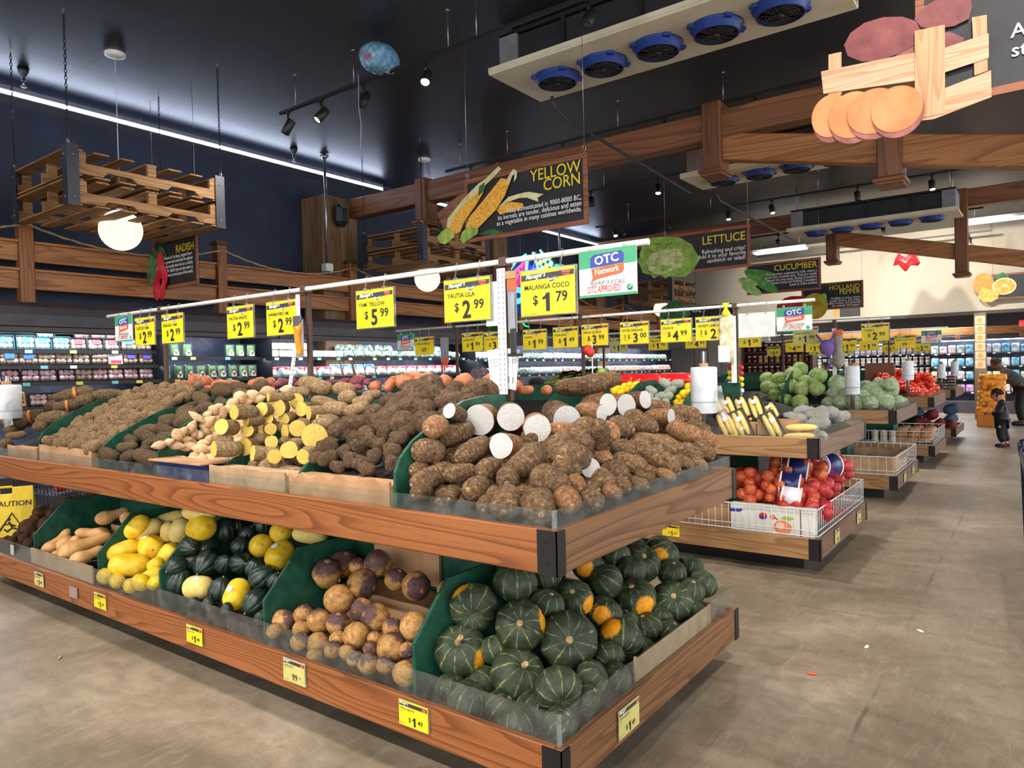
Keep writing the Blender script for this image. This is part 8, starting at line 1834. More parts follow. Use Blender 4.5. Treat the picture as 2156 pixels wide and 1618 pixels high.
def bundle(label, x, y, z, kind):
 t = T('hanging_goods', label, 'hanging goods', (x, y, z-.45), 'goods hung on the rail posts')
 if kind == 'bag':
  b = pillow(.12, .42, .10, 8, 5); lpart('bag', MB().add([(y_, x_, z_+.05) for x_, y_, z_ in b.v], [f[::-1] for f in b.f], True), mottled('net_of_bottles', [(170, 150, 90), (206, 196, 160), (226, 226, 220)], 22, .3, .4), t)
  lpart('yellow_tie', MB().lathe([(.015, .44), (.04, .47), (.012, .52), (.03, .56)], n=10), M_yellow, t); lpart('label', MB().box(-.05, .05, -.062, -.058, .06, .20), M_wink, t)
 elif kind == 'knives':
  for k in range(3): lpart('knife', MB().box(-.05+.035*k, -.025+.035*k, -.01, .0, .0+.03*k, .14+.03*k, .004), M_otco if k else M_red, t)
  lpart('card', MB().box(-.06, .06, 0, .004, .12, .40), plain('grey_card', (140, 140, 146), .5), t); lpart('lower_knife', MB().box(-.03, .0, -.01, 0, -.30, -.05, .004), M_black, t)
 elif kind == 'peppers':
  for k, (c_, zz) in enumerate((('r', .42), ('r', .40), ('y', .12), ('r', .10), ('r', .0), ('w', .2))): lpart('plastic_pepper', MB().sphere((-.04+.03*k, -.02, zz), .045, 12, 8, (1, 1, 1.1)), {'r': M_red, 'y': M_yellow, 'w': M_husk}[c_], t)
  lpart('string', MB().cyl((0, 0, -.1), (0, 0, .5), .006, 5), M_white, t)
 elif kind == 'beads':
  for k in range(4):
   for j in range(6): lpart('bead', MB().sphere((-.055+.035*k, -.01, .30-.05*j-.02*k), .022, 8, 6), (M_red, M_yellow, M_wink)[(j//2) % 3], t)
  lpart('strings', MB().cyl((-.05, 0, -.1), (-.05, 0, .4), .004, 4).cyl((0, 0, -.1), (0, 0, .4), .004, 4).cyl((.05, 0, -.1), (.05, 0, .4), .004, 4), M_ink, t)
 elif kind == 'purple':
  lpart('pouch', MB().sphere((0, -.03, .20), .09, 14, 10, (1, .7, 1.1)), plain('lilac_cloth', (128, 96, 176), .7), t); lpart('ties', MB().tube([(-.13, 0, .36), (-.04, -.03, .26), (.05, -.03, .30), (.10, 0, .42)], .012, 6).tube([(.02, -.03, .12), (.04, -.03, .0), (-.03, -.03, -.06)], .014, 6), plain('lilac_cloth', (128, 96, 176), .7), t)
 elif kind == 'twine':
  lpart('twine', MB().lathe([(.02, .42), (.05, .38), (.045, .2), (.065, .15), (.07, .05), (.02, .0)], n=12), mottled('grey_twine', [(120, 110, 100), (160, 150, 136), (186, 178, 166)], 40, .8, .5), t); lpart('orange_top', MB().box(-.05, .05, -.03, .03, .40, .46, .01), M_otco, t)
bundle('carded knives hanging on the wall side post of the second rail', -5.36, 5.99, 1.95, 'knives')
bundle('plastic peppers hanging beside the FRESH GUAVA post', -3.46, 5.98, 1.72, 'peppers')
bundle('long bag with yellow tie hanging beside the SWEET LEMON sign', -2.15, 5.99, 1.93, 'bag')
bundle('strings of red and yellow beads hanging above the corn trays', -2.13, 6.16, 1.70, 'beads')
bundle('lilac cloth pouch hanging beside the pale 1.99 sign', -2.06, 9.2, 1.95, 'purple')
bundle('grey twine bundle with orange top on the third rail post', -1.94, 9.2, 1.90, 'twine')
for x, y, lb in ((-2.10, 6.05, 'white strip on the aisle side post of the second rail'), (-2.0, 9.28, 'white strip on the aisle side post of the third rail')): solo('ruler_strip', MB().box(x-.022, x+.022, y-.03, y-.022, 1.36, 1.93), M_white, lb, 'metal strip')
# price tags on the boards
tg = lambda *a, **k: board_tag(*a, **k)
tg(-5.335, 1.905, .158, 0, 'BUTTERNUT SQUASH', ('1', '49'), 'pale price tag under the butternut squash', 'p')
tg(-4.46, 1.905, .165, 0, 'SPAGHETTI SQUASH', ('1', '49'), 'yellow price tag under the spaghetti squash', 'y')
tg(-3.43, 1.905, .170, 0, 'SQUASH ACORN', ('1', '49'), 'yellow price tag under the acorn squash', 'y')
tg(-2.625, 1.905, .165, 0, 'TURNIP YELLOW', ('99', None), 'faded price tag reading 99 cents under the rutabagas', 'p', w=.15, h=.10)
tg(-1.905, 1.905, .168, 0, 'WHOLE KABOCHA', ('1', '49'), 'yellow price tag under the kabocha on the long board', 'y', w=.15, h=.095)
tg(XR+.006, 2.36, .150, 0, 'WHOLE KABOCHA', ('1', '49'), 'yellow price tag on the aisle side board under the kabocha', 'p', R(90), .16, .105)
solo('clear_tag_sleeve', MB().box(-4.87, -4.76, 1.900, 1.904, .168, .235), plain('mauve_sleeve', (150, 124, 120), .35), 'empty clear tag sleeve between the first two price tags', 'tag sleeve')
solo('taped_notice', MB().box(-5.86, -5.80, 1.918, 1.921, .295, .365), plain('grey_notice', (170, 172, 172), .6), 'small grey notice taped inside the guard below the coconuts', 'notice')
for y, lb in ((5.75, 'pale price tag on the aisle board of the onion stand, nearer'), (6.55, 'pale price tag on the aisle board of the onion stand, farther'), (9.1, 'pale price tag on the aisle board of the third stand, nearer'), (9.75, 'pale price tag on the aisle board of the third stand, farther')):
 tg(XR+.006, y, .155, 0, 'ONIONS', ('5', '00'), lb, 'p', R(90), .15, .10)
tg(-2.36, 5.255, .17, 0, 'ONIONS', ('5', '00'), 'yellow price tag reading 5.00 just behind the front stand corner', 'y')
for k in P: pass
# ================================================================ caution sign, carts
M_cau = plain('caution_yellow', (236, 200, 20), .4)
t = T('caution_sign', 'yellow folding CAUTION wet floor sign at the wall end of the front stand', 'caution sign', (-7.02, 2.33, 0), None, R(62))
for s_ in (-1, 1):
 Mx = Matrix.Translation((0, 0, .62)) @ Matrix.Rotation(R(15)*s_, 4, 'X')
 p = MB().box(-.15, .15, -.012, .012, -.16, -.0, 0, Mx) if False else MB()
 p.prism([(-.17, -.63), (-.145, 0), (-.09, 0), (-.09, -.06), (.0, -.06), (.0, 0), (.145, 0), (.17, -.63), (.12, -.63), (.11, -.56), (-.11, -.56), (-.12, -.63)][::-1], 'y', -.010, .010, Mx)
 p.prism([(-.09, -.0), (-.09, .012), (.0, .012), (.0, 0)][::-1], 'y', -.010, .010, Mx)
 pn = lpart('panel', p, M_cau, t)
 if s_ < 0:
  me = text_mesh('CAUTION', .012, 0, 'CENTER', M_ink); c = raw('lettering', me, pn); c.matrix_local = Mx @ Matrix.Translation((.0, -.0135, -.16)) @ Matrix.Rotation(R(90), 4, 'X') @ Matrix.Scale(.062, 4)
  tri = MB().tube([Mx @ Vector(q) for q in ((-.12, -.013, -.42), (.0, -.013, -.22), (.12, -.013, -.42), (-.12, -.013, -.42))], .008, 6)
  tri.tube([Mx @ Vector(q) for q in ((-.02, -.013, -.29), (.005, -.013, -.34), (-.03, -.013, -.37), (-.05, -.013, -.35))], .008, 6).tube([Mx @ Vector(q) for q in ((.005, -.013, -.34), (.045, -.013, -.36), (.05, -.013, -.39))], .008, 6).tube([Mx @ Vector(q) for q in ((-.05, -.013, -.31), (-.015, -.013, -.31), (.03, -.013, -.33))], .006, 6).sphere(Mx @ Vector((-.02, -.013, -.27)), .012, 8, 6)
  tri.tube([Mx @ Vector(q) for q in ((-.06, -.013, -.44), (.09, -.013, -.44))], .005, 5).tube([Mx @ Vector(q) for q in ((-.13, -.013, -.47), (.14, -.013, -.47))], .005, 5)
  raw('pictogram', tri.mesh('pictogram', M_ink), pn)
M_cart = plain('black_cart_plastic', (24, 24, 28), .35); M_cartb = plain('dark_blue_black_tube', (30, 34, 48), .25, .4)
def cart(label, x, y, rz):
 t = T('shopping_cart', label, 'shopping cart', (x, y, 0), None, rz)      # local: +y is the pushing end
 W0, W1, z0, z1, L0, L1 = .22, .27, .52, .92, -.42, .42
 b = MB()
 def side(s_):
  n = 22
  for i in range(n+1):
   f = i/n; yy = L0+(L1-L0)*f; xb = s_*(W0*.8+.04*f); xt = s_*(W0+.05*f); zb = z0+.06*(1-f)
   b.tube([(xb, yy, zb), (xt, yy, z1-.06+.10*f)], .004, 4)
  for q in (0, .33, .66, 1): b.tube([(s_*(W0*.8+(.2*W0)*q), L0, z0+.06+(z1-.12-z0)*q), (s_*(W0*.8+.04+(.2*W0+.01)*q), L1, z0+(z1+.04-z0)*q)], .006 if q < 1 else .012, 5)
 side(-1); side(1)
 for i in range(12):
  f = i/11; xx = -W0*.8+1.6*W0*f; b.tube([(xx, L0, z0+.06), (xx*1.2, L0, z1-.06)], .004, 4); b.tube([(xx, L0, z0+.06), (xx*1.15, L1, z0)], .004, 4)
 b.tube([(-W0, L0, z1-.06), (W0, L0, z1-.06)], .012, 6)
 lpart('basket', b, M_cart, t)
 fr = MB()
 for s_ in (-1, 1): fr.tube([(s_*.20, L0+.02, .16), (s_*.22, L1-.05, .16), (s_*.245, L1, .3), (s_*.265, L1+.02, .98)], .013, 8); fr.tube([(s_*.18, L0+.05, .16), (s_*.18, L0+.0, .58)], .011, 6)
 fr.tube([(-.2, L0+.02, .16), (.2, L0+.02, .16)], .012, 8)
 lpart('frame', fr, M_cartb, t)
 lpart('handle', MB().tube([(-.265, L1+.02, .94), (-.275, L1+.10, 1.01), (-.20, L1+.15, 1.03), (.20, L1+.15, 1.03), (.275, L1+.10, 1.01), (.265, L1+.02, .94)], .017, 10), M_cartb, t)
 for sx in (-1, 1):
  for yy in (L0+.06, L1-.06):
   w_ = lpart('wheel', MB().cyl((sx*.2-.015, yy, .06), (sx*.2+.015, yy, .06), .06, 18), M_black, t)
   raw('hub', MB().cyl((sx*.2-.02, yy, .06), (sx*.2+.02, yy, .06), .032, 12).mesh('hub', plain('red_wheel_hub', (150, 30, 26), .4)), w_)
   lpart('caster', MB().box(sx*.2-.022, sx*.2+.022, yy-.02, yy+.02, .06, .15, .004), M_steel, t)
 return t
cart('black shopping cart cut off by the picture edge in the aisle', .175, 4.66, 0)
c = cart('black shopping cart in the wall aisle, seen between the two tiers of the front stand', -7.45, 2.95, R(-60))
c.scale = (1, 1, .82)
tag(raw('red_grocery_bag', pillow(.3, .16, .12, 8, 3).mesh('red_grocery_bag', mottled('red_white_pack', [(176, 40, 50), (210, 80, 86), (236, 226, 226)], 12, .4, .2)), None, (-7.4, 2.9, .48), Euler((0, 0, .6))), 'red and white pack lying in the cart of the wall aisle', 'grocery pack')
# ================================================================ people
def skin_mesh(name, J, E, mat, sub=2, root=0):
 """J: {name: (x, y, z, rx[, ry])}; E: pairs of names -> one continuous tapered surface"""
 me = bpy.data.meshes.new(name); keys = list(J); ix = {k: i for i, k in enumerate(keys)}
 me.from_pydata([J[k][:3] for k in keys], [(ix[a], ix[b]) for a, b in E], [])
 o = bpy.data.objects.new(name, me); COL.objects.link(o)
 m = o.modifiers.new('skin', 'SKIN'); m.use_smooth_shade = True
 if not me.skin_vertices: me.skin_vertices.new() if hasattr(me.skin_vertices, 'new') else None
 sv = me.skin_vertices[0].data if me.skin_vertices else None
 for k in keys:
  j = J[k]; sv[ix[k]].radius = (j[3], j[4] if len(j) > 4 else j[3])
 sv[root].use_root = True
 s_ = o.modifiers.new('sub', 'SUBSURF'); s_.levels = sub; s_.render_levels = sub
 dg = bpy.context.evaluated_depsgraph_get(); dg.update()
 out = bpy.data.meshes.new_from_object(o.evaluated_get(dg)); bpy.data.objects.remove(o)
 out.materials.clear(); out.materials.append(mat)
 for p in out.polygons: p.use_smooth = True
 out.name = name; return out
def head_mb(c, r, face, tilt):
 """a head with brow, nose, lips, chin and ears looking along `face` (degrees) and nodding by tilt"""
 m = MB(); n, k = 28, 20; vs = []
 for i in range(k+1):
  a = math.pi*i/k
  for j in range(n):
   t = 2*math.pi*j/n; x = math.sin(a)*math.cos(t); y = math.sin(a)*math.sin(t); z = -math.cos(a)
   fx = x*.92; fy = y*.76; fz = z*1.12
   if z < 0: fy *= 1+.25*z; fx *= (1+.12*z)
   if x > 0:
    fx += .24*math.exp(-((y/.16)**2+((z+.12)/.17)**2)) + .07*math.exp(-((y/.3)**2+((z+.42)/.08)**2)) + .06*math.exp(-((y/.5)**2+((z-.22)/.10)**2)) + .10*math.exp(-((y/.3)**2+((z+.75)/.18)**2))
    for s_ in (-1, 1): fx -= .09*math.exp(-(((y-.30*s_)/.13)**2+((z-.06)/.09)**2))
   for s_ in (-1, 1): fy += s_*.16*math.exp(-(((y-s_*.95)/.25)**2+((z+.02)/.2)**2+((x+.05)/.14)**2))
   vs.append((fx, fy, fz))
 Mx = Matrix.Translation(c) @ Matrix.Rotation(face, 4, 'Z') @ Matrix.Rotation(tilt, 4, 'Y') @ Matrix.Scale(r, 4)
 m.add([Mx @ Vector(p) for p in vs], [(i*n+j, i*n+(j+1) % n, (i+1)*n+(j+1) % n, (i+1)*n+j) for i in range(k) for j in range(n)], True)
 return m, Mx
def hand_pts(J, E, w_, name, d, s_, r):
 """palm and five fingers, unequal and curled, rooted at wrist joint `w_`"""
 W_ = Vector(J[w_][:3]); d = Vector(d).normalized(); sd = d.cross(Vector((0, 0, 1))).normalized()*s_; up = Vector((0, 0, -1))
 pc = W_ + d*r*2.4; J[name+'palm'] = (*pc, r*1.1, r*.6); E.append((w_, name+'palm'))
 for f, (o, L) in enumerate(((-.9, 2.3), (-.3, 2.8), (.3, 2.6), (.9, 2.0))):
  b = pc + d*r*1.1 + sd*o*r; c1 = b + (d*.85+up*.3)*L*r*.5; c2 = c1 + (d*.5+up*.8)*L*r*.45
  for q, (p, rr_) in enumerate(((b, .36), (c1, .32), (c2, .26))):
   J['%sf%d%d' % (name, f, q)] = (*p, r*rr_)
  E += [(name+'palm', '%sf%d0' % (name, f)), ('%sf%d0' % (name, f), '%sf%d1' % (name, f)), ('%sf%d1' % (name, f), '%sf%d2' % (name, f))]
 b = W_ + d*r*1.8 - sd*r*1.2; J[name+'t0'] = (*b, r*.4); J[name+'t1'] = (*(b+(d*.8-sd*.5+up*.3)*r*1.4), r*.33); E += [(name+'palm', name+'t0'), (name+'t0', name+'t1')]
def person(label, x, y, J, E, skin_c, head, clothes, hair, shoes, group=None):
 t = None
 me = skin_mesh('person', J, E, skin_c, 2)
 hm, Mx = head_mb(*head)
 bm = bmesh.new(); bm.from_mesh(me); h2 = hm.mesh('h', skin_c); bm.from_mesh(h2); bm.to_mesh(me); bm.free()
 for p in me.polygons: p.use_smooth = True
 o = raw('person', me, None, (x, y, 0)); tag(o, label, 'person', group)
 ey = MB();
 for s_ in (-1, 1): ey.sphere(Mx @ Vector((.80, .30*s_, .06)), head[1]*.05, 8, 6)
 raw('eyes', ey.mesh('eyes', plain('dark_eyes', (30, 22, 20), .3)), o); raw('mouth', MB().sphere(Mx @ Vector((.90, 0, -.42)), head[1]*.14, 10, 6, (.3, 1.1, .3)).mesh('mouth', plain('lip_colour', (150, 84, 76), .5)), o)
 for nm_, CJ, CE, mat in clothes: raw(nm_, skin_mesh(nm_, CJ, CE, mat, 2), o)
 hb = MB(); rr = random.Random(label)
 if hair == 'curly':
  for i in range(110):
   a = rr.uniform(0, 6.28); el_ = rr.uniform(-.25, 1.5); v = Vector((math.cos(a)*math.cos(el_)*.92-.12, math.sin(a)*math.cos(el_)*.85, math.sin(el_)*1.08+.06))
   if v.x > .12 and v.z < .42: continue
   hb.sphere(Mx @ v, head[1]*.20, 7, 5)
  raw('hair', hb.mesh('hair', mottled('dark_curly_hair', [(26, 18, 14), (52, 36, 26), (84, 60, 44)], 40, .8, .8)), o)
 else:
  vs = []
  for i in range(11):
   for j in range(20):
    a = math.pi*.62*i/10; q = 2*math.pi*j/20; p = Vector((math.sin(a)*math.cos(q)*.96-.07, math.sin(a)*math.sin(q)*.85, math.cos(a)*1.16+.02))
    if p.x > .30 and p.z < .55: p = p*.86
    vs.append(Mx @ p)
  hb.add(vs, [(i*20+j, i*20+(j+1) % 20, (i+1)*20+(j+1) % 20, (i+1)*20+j) for i in range(10) for j in range(20)], True)
  raw('hair', hb.mesh('hair', plain('short_black_hair', (24, 20, 18), .7)), o)
 for k, (sx, sy, sz, L, an) in enumerate(shoes):
  s = MB(); Ms = Matrix.Translation((sx, sy, sz)) @ Matrix.Rotation(an, 4, 'Z')
  s.lathe([(.001, -1), (.55, -.95), (.85, -.6), (1, 0), (1.0, .5), (.7, .9), (.001, 1)], n=14, M=Ms @ Matrix.Scale(L/2, 4) @ Matrix.Diagonal((1, .42, .42, 1)) @ Matrix.Rotation(R(90), 4, 'Y'))
  s.v = [(a, b, max(c_, .004)) for a, b, c_ in s.v]
  raw('shoe', s.mesh('shoe', M_black), o)
 return o
M_skin = mottled('skin', [(168, 116, 90), (186, 132, 104), (198, 146, 118)], 6, .55, .05); M_skin2 = mottled('warm_brown_skin', [(104, 66, 48), (124, 80, 60), (140, 94, 72)], 6, .55, .05)
M_jack = mottled('black_padded_jacket', [(16, 17, 22), (24, 25, 32), (34, 36, 44)], 8, .5, .3); M_pant = mottled('black_trousers', [(14, 14, 16), (22, 22, 26), (30, 30, 34)], 10, .7, .2); M_grey = mottled('charcoal_sweater', [(62, 64, 66), (76, 78, 80), (90, 92, 94)], 30, .9, .3)
F = math.pi                                                               # facing towards the stands (-x)
# the child: about 1 m tall, looking down at a small thing held in both hands
J = {'pel': (0, 0, .47, .075), 'wst': (-.005, 0, .56, .075), 'chs': (-.01, 0, .68, .082), 'nek': (-.025, 0, .765, .036), 'hed': (-.05, 0, .82, .045),
  'shL': (-.01, -.105, .725, .042), 'elL': (-.03, -.145, .60, .034), 'wrL': (-.15, -.09, .575, .022), 'shR': (-.01, .105, .725, .042), 'elR': (-.03, .145, .60, .034), 'wrR': (-.15, .06, .575, .022),
  'hpL': (0, -.055, .44, .058), 'knL': (-.02, -.06, .25, .042), 'anL': (.02, -.06, .06, .028), 'toL': (-.05, -.062, .03, .022), 'hpR': (.01, .055, .44, .058), 'knR': (.02, .06, .25, .042), 'anR': (.07, .06, .07, .028), 'toR': (.0, .062, .03, .022)}
E_ = [('pel', 'wst'), ('wst', 'chs'), ('chs', 'nek'), ('nek', 'hed'), ('chs', 'shL'), ('shL', 'elL'), ('elL', 'wrL'), ('chs', 'shR'), ('shR', 'elR'), ('elR', 'wrR'), ('pel', 'hpL'), ('hpL', 'knL'), ('knL', 'anL'), ('anL', 'toL'), ('pel', 'hpR'), ('hpR', 'knR'), ('knR', 'anR'), ('anR', 'toR')]
hand_pts(J, E_, 'wrL', 'hL', (-1, .35, -.1), 1, .018); hand_pts(J, E_, 'wrR', 'hR', (-1, -.25, -.1), -1, .018)
JK = {'b0': (0, 0, .37, .125, .145), 'b1': (0, 0, .48, .125, .135), 'b2': (-.008, 0, .62, .118, .13), 'b3': (-.008, 0, .71, .100, .12), 'b4': (.0, 0, .775, .062), 'hd': (.055, 0, .79, .06),
  'sL': (-.005, -.115, .715, .062), 'eL': (-.03, -.165, .60, .055), 'wL': (-.135, -.098, .578, .042), 'sR': (-.005, .115, .715, .062), 'eR': (-.03, .165, .60, .055), 'wR': (-.135, .075, .578, .042)}
JE = [('b0', 'b1'), ('b1', 'b2'), ('b2', 'b3'), ('b3', 'b4'), ('b4', 'hd'), ('b3', 'sL'), ('sL', 'eL'), ('eL', 'wL'), ('b3', 'sR'), ('sR', 'eR'), ('eR', 'wR')]
TK = {'p': (0, 0, .46, .10), 'hL': (0, -.058, .42, .082), 'kL': (-.025, -.064, .25, .066), 'aL': (.02, -.062, .085, .058), 'hR': (.01, .058, .42, .082), 'kR': (.025, .064, .25, .066), 'aR': (.075, .062, .09, .058)}
TE = [('p', 'hL'), ('hL', 'kL'), ('kL', 'aL'), ('p', 'hR'), ('hR', 'kR'), ('kR', 'aR')]
kid = person('small child in black jacket and trousers standing in the aisle, looking down at its hands', -.545, 14.88, J, E_, M_skin, ((-.065, 0, .895), .092, F, R(24)), [('jacket', JK, JE, M_jack), ('trousers', TK, TE, M_pant)], 'curly', [(-.02, -.062, .035, .17, F), (.03, .062, .035, .17, F)])
raw('badge', MB().lathe([(.001, 0), (.022, -.003)], (-.03, -.135, .36), 12, Matrix.Rotation(R(90), 4, 'X')).mesh('badge', M_yellow2), kid)
solo('small_toy', MB().sphere((-.76, 14.87, .57), .03, 10, 8, (1.3, .8, .7)), M_otcb, 'small blue and white thing held in the hands of the child', 'toy', (-.76, 14.87, .545))
# the man bending over the orange display
J = {'pel': (0, 0, .90, .115), 'wst': (-.10, 0, 1.03, .115), 'chs': (-.27, 0, 1.18, .125), 'nek': (-.385, 0, 1.30, .052), 'hed': (-.43, 0, 1.36, .06),
  'shL': (-.29, -.17, 1.22, .058), 'elL': (-.40, -.22, .98, .046), 'wrL': (-.56, -.16, .93, .032), 'shR': (-.29, .17, 1.22, .058), 'elR': (-.40, .22, .98, .046), 'wrR': (-.58, .12, .93, .032),
  'hpL': (0, -.10, .86, .095), 'knL': (-.05, -.11, .47, .066), 'anL': (.02, -.11, .09, .045), 'toL': (-.13, -.12, .04, .035), 'hpR': (.02, .10, .86, .095), 'knR': (.0, .11, .47, .066), 'anR': (.10, .11, .09, .045), 'toR': (-.05, .12, .04, .035)}
E2 = E_[:18]; E2 = list(E2)
hand_pts(J, E2, 'wrL', 'hL', (-1, .2, -.2), 1, .03); hand_pts(J, E2, 'wrR', 'hR', (-1, -.2, -.2), -1, .03)
JK = {'b0': (.02, 0, .82, .165, .175), 'b1': (-.03, 0, .95, .155, .165), 'b2': (-.14, 0, 1.08, .155, .17), 'b3': (-.27, 0, 1.19, .145, .18), 'b4': (-.36, 0, 1.275, .085), 'sL': (-.28, -.18, 1.22, .085), 'eL': (-.40, -.235, .98, .07), 'wL': (-.53, -.17, .935, .05), 'sR': (-.28, .18, 1.22, .085), 'eR': (-.40, .235, .98, .07), 'wR': (-.55, .13, .935, .05)}
JE = [('b0', 'b1'), ('b1', 'b2'), ('b2', 'b3'), ('b3', 'b4'), ('b3', 'sL'), ('sL', 'eL'), ('eL', 'wL'), ('b3', 'sR'), ('sR', 'eR'), ('eR', 'wR')]
TK = {'p': (.01, 0, .88, .15), 'hL': (0, -.10, .80, .125), 'kL': (-.05, -.11, .47, .10), 'aL': (.02, -.11, .10, .085), 'hR': (.02, .10, .80, .125), 'kR': (.0, .11, .47, .10), 'aR': (.10, .11, .10, .085)}
person('man in charcoal sweater and dark trousers bending over the orange display', -.36, 20.0, J, E2, M_skin2, ((-.47, 0, 1.435), .118, F, R(38)), [('sweater', JK, JE, M_grey), ('trousers', TK, TE, M_pant)], 'short', [(-.06, -.115, .05, .28, F), (.02, .115, .05, .28, F)])
# two shoppers hidden up to the chest behind the stands
def stander(label, x, y, face, top, hairc, beanie):
 J = {'pel': (0, 0, .92, .115), 'wst': (0, 0, 1.05, .105), 'chs': (0, 0, 1.24, .12), 'nek': (.01, 0, 1.40, .05), 'hed': (.02, 0, 1.47, .06),
   'shL': (0, -.17, 1.33, .055), 'elL': (0, -.22, 1.06, .045), 'wrL': (.14, -.18, .92, .032), 'shR': (0, .17, 1.33, .055), 'elR': (0, .22, 1.06, .045), 'wrR': (.14, .18, .92, .032),
   'hpL': (0, -.10, .87, .09), 'knL': (.01, -.10, .48, .06), 'anL': (-.01, -.10, .09, .042), 'toL': (.13, -.11, .04, .034), 'hpR': (0, .10, .87, .09), 'knR': (.01, .10, .48, .06), 'anR': (-.01, .10, .09, .042), 'toR': (.13, .11, .04, .034)}
 E3 = list(E_[:18]); hand_pts(J, E3, 'wrL', 'hL', (1, 0, -.3), 1, .028); hand_pts(J, E3, 'wrR', 'hR', (1, 0, -.3), -1, .028)
 JK = {'b0': (0, 0, .80, .155, .175), 'b1': (0, 0, 1.0, .145, .165), 'b2': (0, 0, 1.2, .145, .17), 'b3': (0, 0, 1.31, .12, .16), 'b4': (.005, 0, 1.40, .075), 'sL': (0, -.18, 1.32, .08), 'eL': (0, -.235, 1.06, .065), 'wL': (.12, -.19, .94, .05), 'sR': (0, .18, 1.32, .08), 'eR': (0, .235, 1.06, .065), 'wR': (.12, .19, .94, .05)}
 TK = {'p': (0, 0, .90, .14), 'hL': (0, -.10, .82, .115), 'kL': (.01, -.10, .48, .09), 'aL': (-.01, -.10, .10, .08), 'hR': (0, .10, .82, .115), 'kR': (.01, .10, .48, .09), 'aR': (-.01, .10, .10, .08)}
 o = person(label, x, y, J, E3, M_skin, ((.03, 0, 1.54), .115, 0, R(10)), [('coat', JK, JE, top), ('trousers', TK, TE, M_pant)], 'short', [(.05, -.105, .05, .27, 0), (.05, .105, .05, .27, 0)])
 o.rotation_euler = (0, 0, face)
 if beanie:
  raw('beanie', MB().lathe([(.118, 1.545), (.126, 1.56), (.126, 1.59), (.120, 1.60), (.112, 1.65), (.07, 1.69), (.001, 1.70)], (.015, 0, 0), 20).mesh('beanie', mottled('dark_knit', [(24, 18, 26), (40, 32, 40), (56, 46, 56)], 60, .9, .6)), o)
  raw('beanie_brim', MB().lathe([(.122, 1.515), (.130, 1.53), (.122, 1.55)], (.015, 0, 0), 20).mesh('beanie_brim', plain('grey_knit_brim', (150, 146, 146), .9)), o)
 return o
s_ = stander('shopper in a dark knit cap seen from behind at the far vegetables', -5.33, 7.75, R(120), mottled('dark_plum_coat', [(40, 34, 42), (54, 46, 56), (70, 60, 70)], 10, .7, .2), 0, True); s_.scale = (.9, .9, .835)
s_ = stander('shopper in black behind the cabbages, below the 1.99 signs', -4.05, 18.0, R(200), M_jack, 0, False); s_.scale = (.95, .95, .93)
# ================================================================ far department
M_opak = mottled('orange_printed_bag', [(206, 100, 20), (236, 150, 40), (246, 206, 130)], 12, .35, .3)
ob = pillow(.34, .15, .16, 8, 6).mesh('snack_bag', M_opak)
for i in range(14):
 x = -1.02+.19*(i % 2)+.02*(i//4); z = .30+.125*(i//2)
 tag(raw('snack_bag', ob, None, (x, 19.5+.04*(i % 3), z), Euler((R(90*0), R(-20), R(-80)))), 'orange printed bag in the heap before the bending man, %s layer, %s' % (nth(i//2), 'nearer the post' if i % 2 == 0 else 'nearer the man'), 'snack bag', 'orange bags in the display')
t = T('display_bin', 'low display bin under the heap of orange bags', 'display bin', (-.93, 19.6, 0)); part('bin', MB().box(-1.18, -.68, 19.35, 19.9, 0, .30, .01), plain('orange_bin', (200, 120, 30), .5), t)
M_purp = plain('dim', (1, 1, 1)) if False else None
def rear_case(label, x0, x1, y, shelves, seed):
 t = T('rear_cooler', label, 'cooler', ((x0+x1)/2, y, 0), 'coolers behind the beige wall'); rr = random.Random(seed)
 part('back_panel', MB().box(x0, x1, y+.5, y+.55, 0, 2.15), M_back, t); part('canopy', MB().box(x0, x1, y-.05, y+.55, 2.10, 2.22, .01), M_case, t); part('light_tube', MB().box(x0+.05, x1-.05, y+.02, y+.1, 2.08, 2.10), M_caselight, t); part('base', MB().box(x0, x1, y-.05, y+.5, 0, .35, .01), M_case, t)
 for z in shelves:
  s = part('shelf', MB().box(x0, x1, y, y+.5, z-.03, z-.005), M_shelf, t)
  x = x0+.15
  while x < x1-.1: raw('shelf_tag', tagm[0], s, Vector((x, y-.001, z-.02))-wloc(s), Euler((0, 0, R(-90)))); x += rr.uniform(.2, .4)
 return t
rear_case('rear cooler of packaged greens at the aisle end, behind the beige wall', -2.62, 2.5, 24.3, (1.72, 1.34, .97, .60), 5)
cols = [('white_blue', [(130, 170, 210), (206, 220, 232), (236, 240, 244)]), ('white_pink', [(206, 120, 150), (232, 214, 220), (240, 240, 240)]), ('white_green', [(70, 140, 96), (200, 220, 206), (236, 240, 238)]), ('sky_blue', [(40, 130, 190), (110, 180, 216), (220, 236, 242)]), ('lilac', [(150, 80, 170), (196, 150, 206), (236, 230, 238)]), ('amber', [(220, 170, 50), (236, 206, 120), (240, 236, 220)])]
cm = []
for n_, c_ in cols:
 b = MB();
 pl_ = pillow(.19, .24, .10, 7, len(n_)); b.add([(y_, -x_, z_) for x_, y_, z_ in pl_.v], pl_.f, True); cm.append(b.mesh('salad_pack', mottled('pack_' + n_, c_, 14, .3, .15)))
rr = random.Random(12)
for k, z in enumerate((1.72, 1.34, .97, .60)):
 for i in range(13):
  j = rr.choice((0, 0, 1, 2, 3, 3, 4) if k < 2 else (0, 2, 3, 4, 5, 1))
  tag(raw('salad_pack', cm[j], None, (-2.5+.215*i, 24.36, z), Euler((R(8), 0, R(rr.uniform(-6, 6)))), (1, 1, rr.uniform(.9, 1.1))), '%s pack, %s from the post, %s shelf of the rear cooler' % (cols[j][0].replace('_', ' and '), nth(i), nth(k)), 'salad pack', 'packs in the rear cooler')
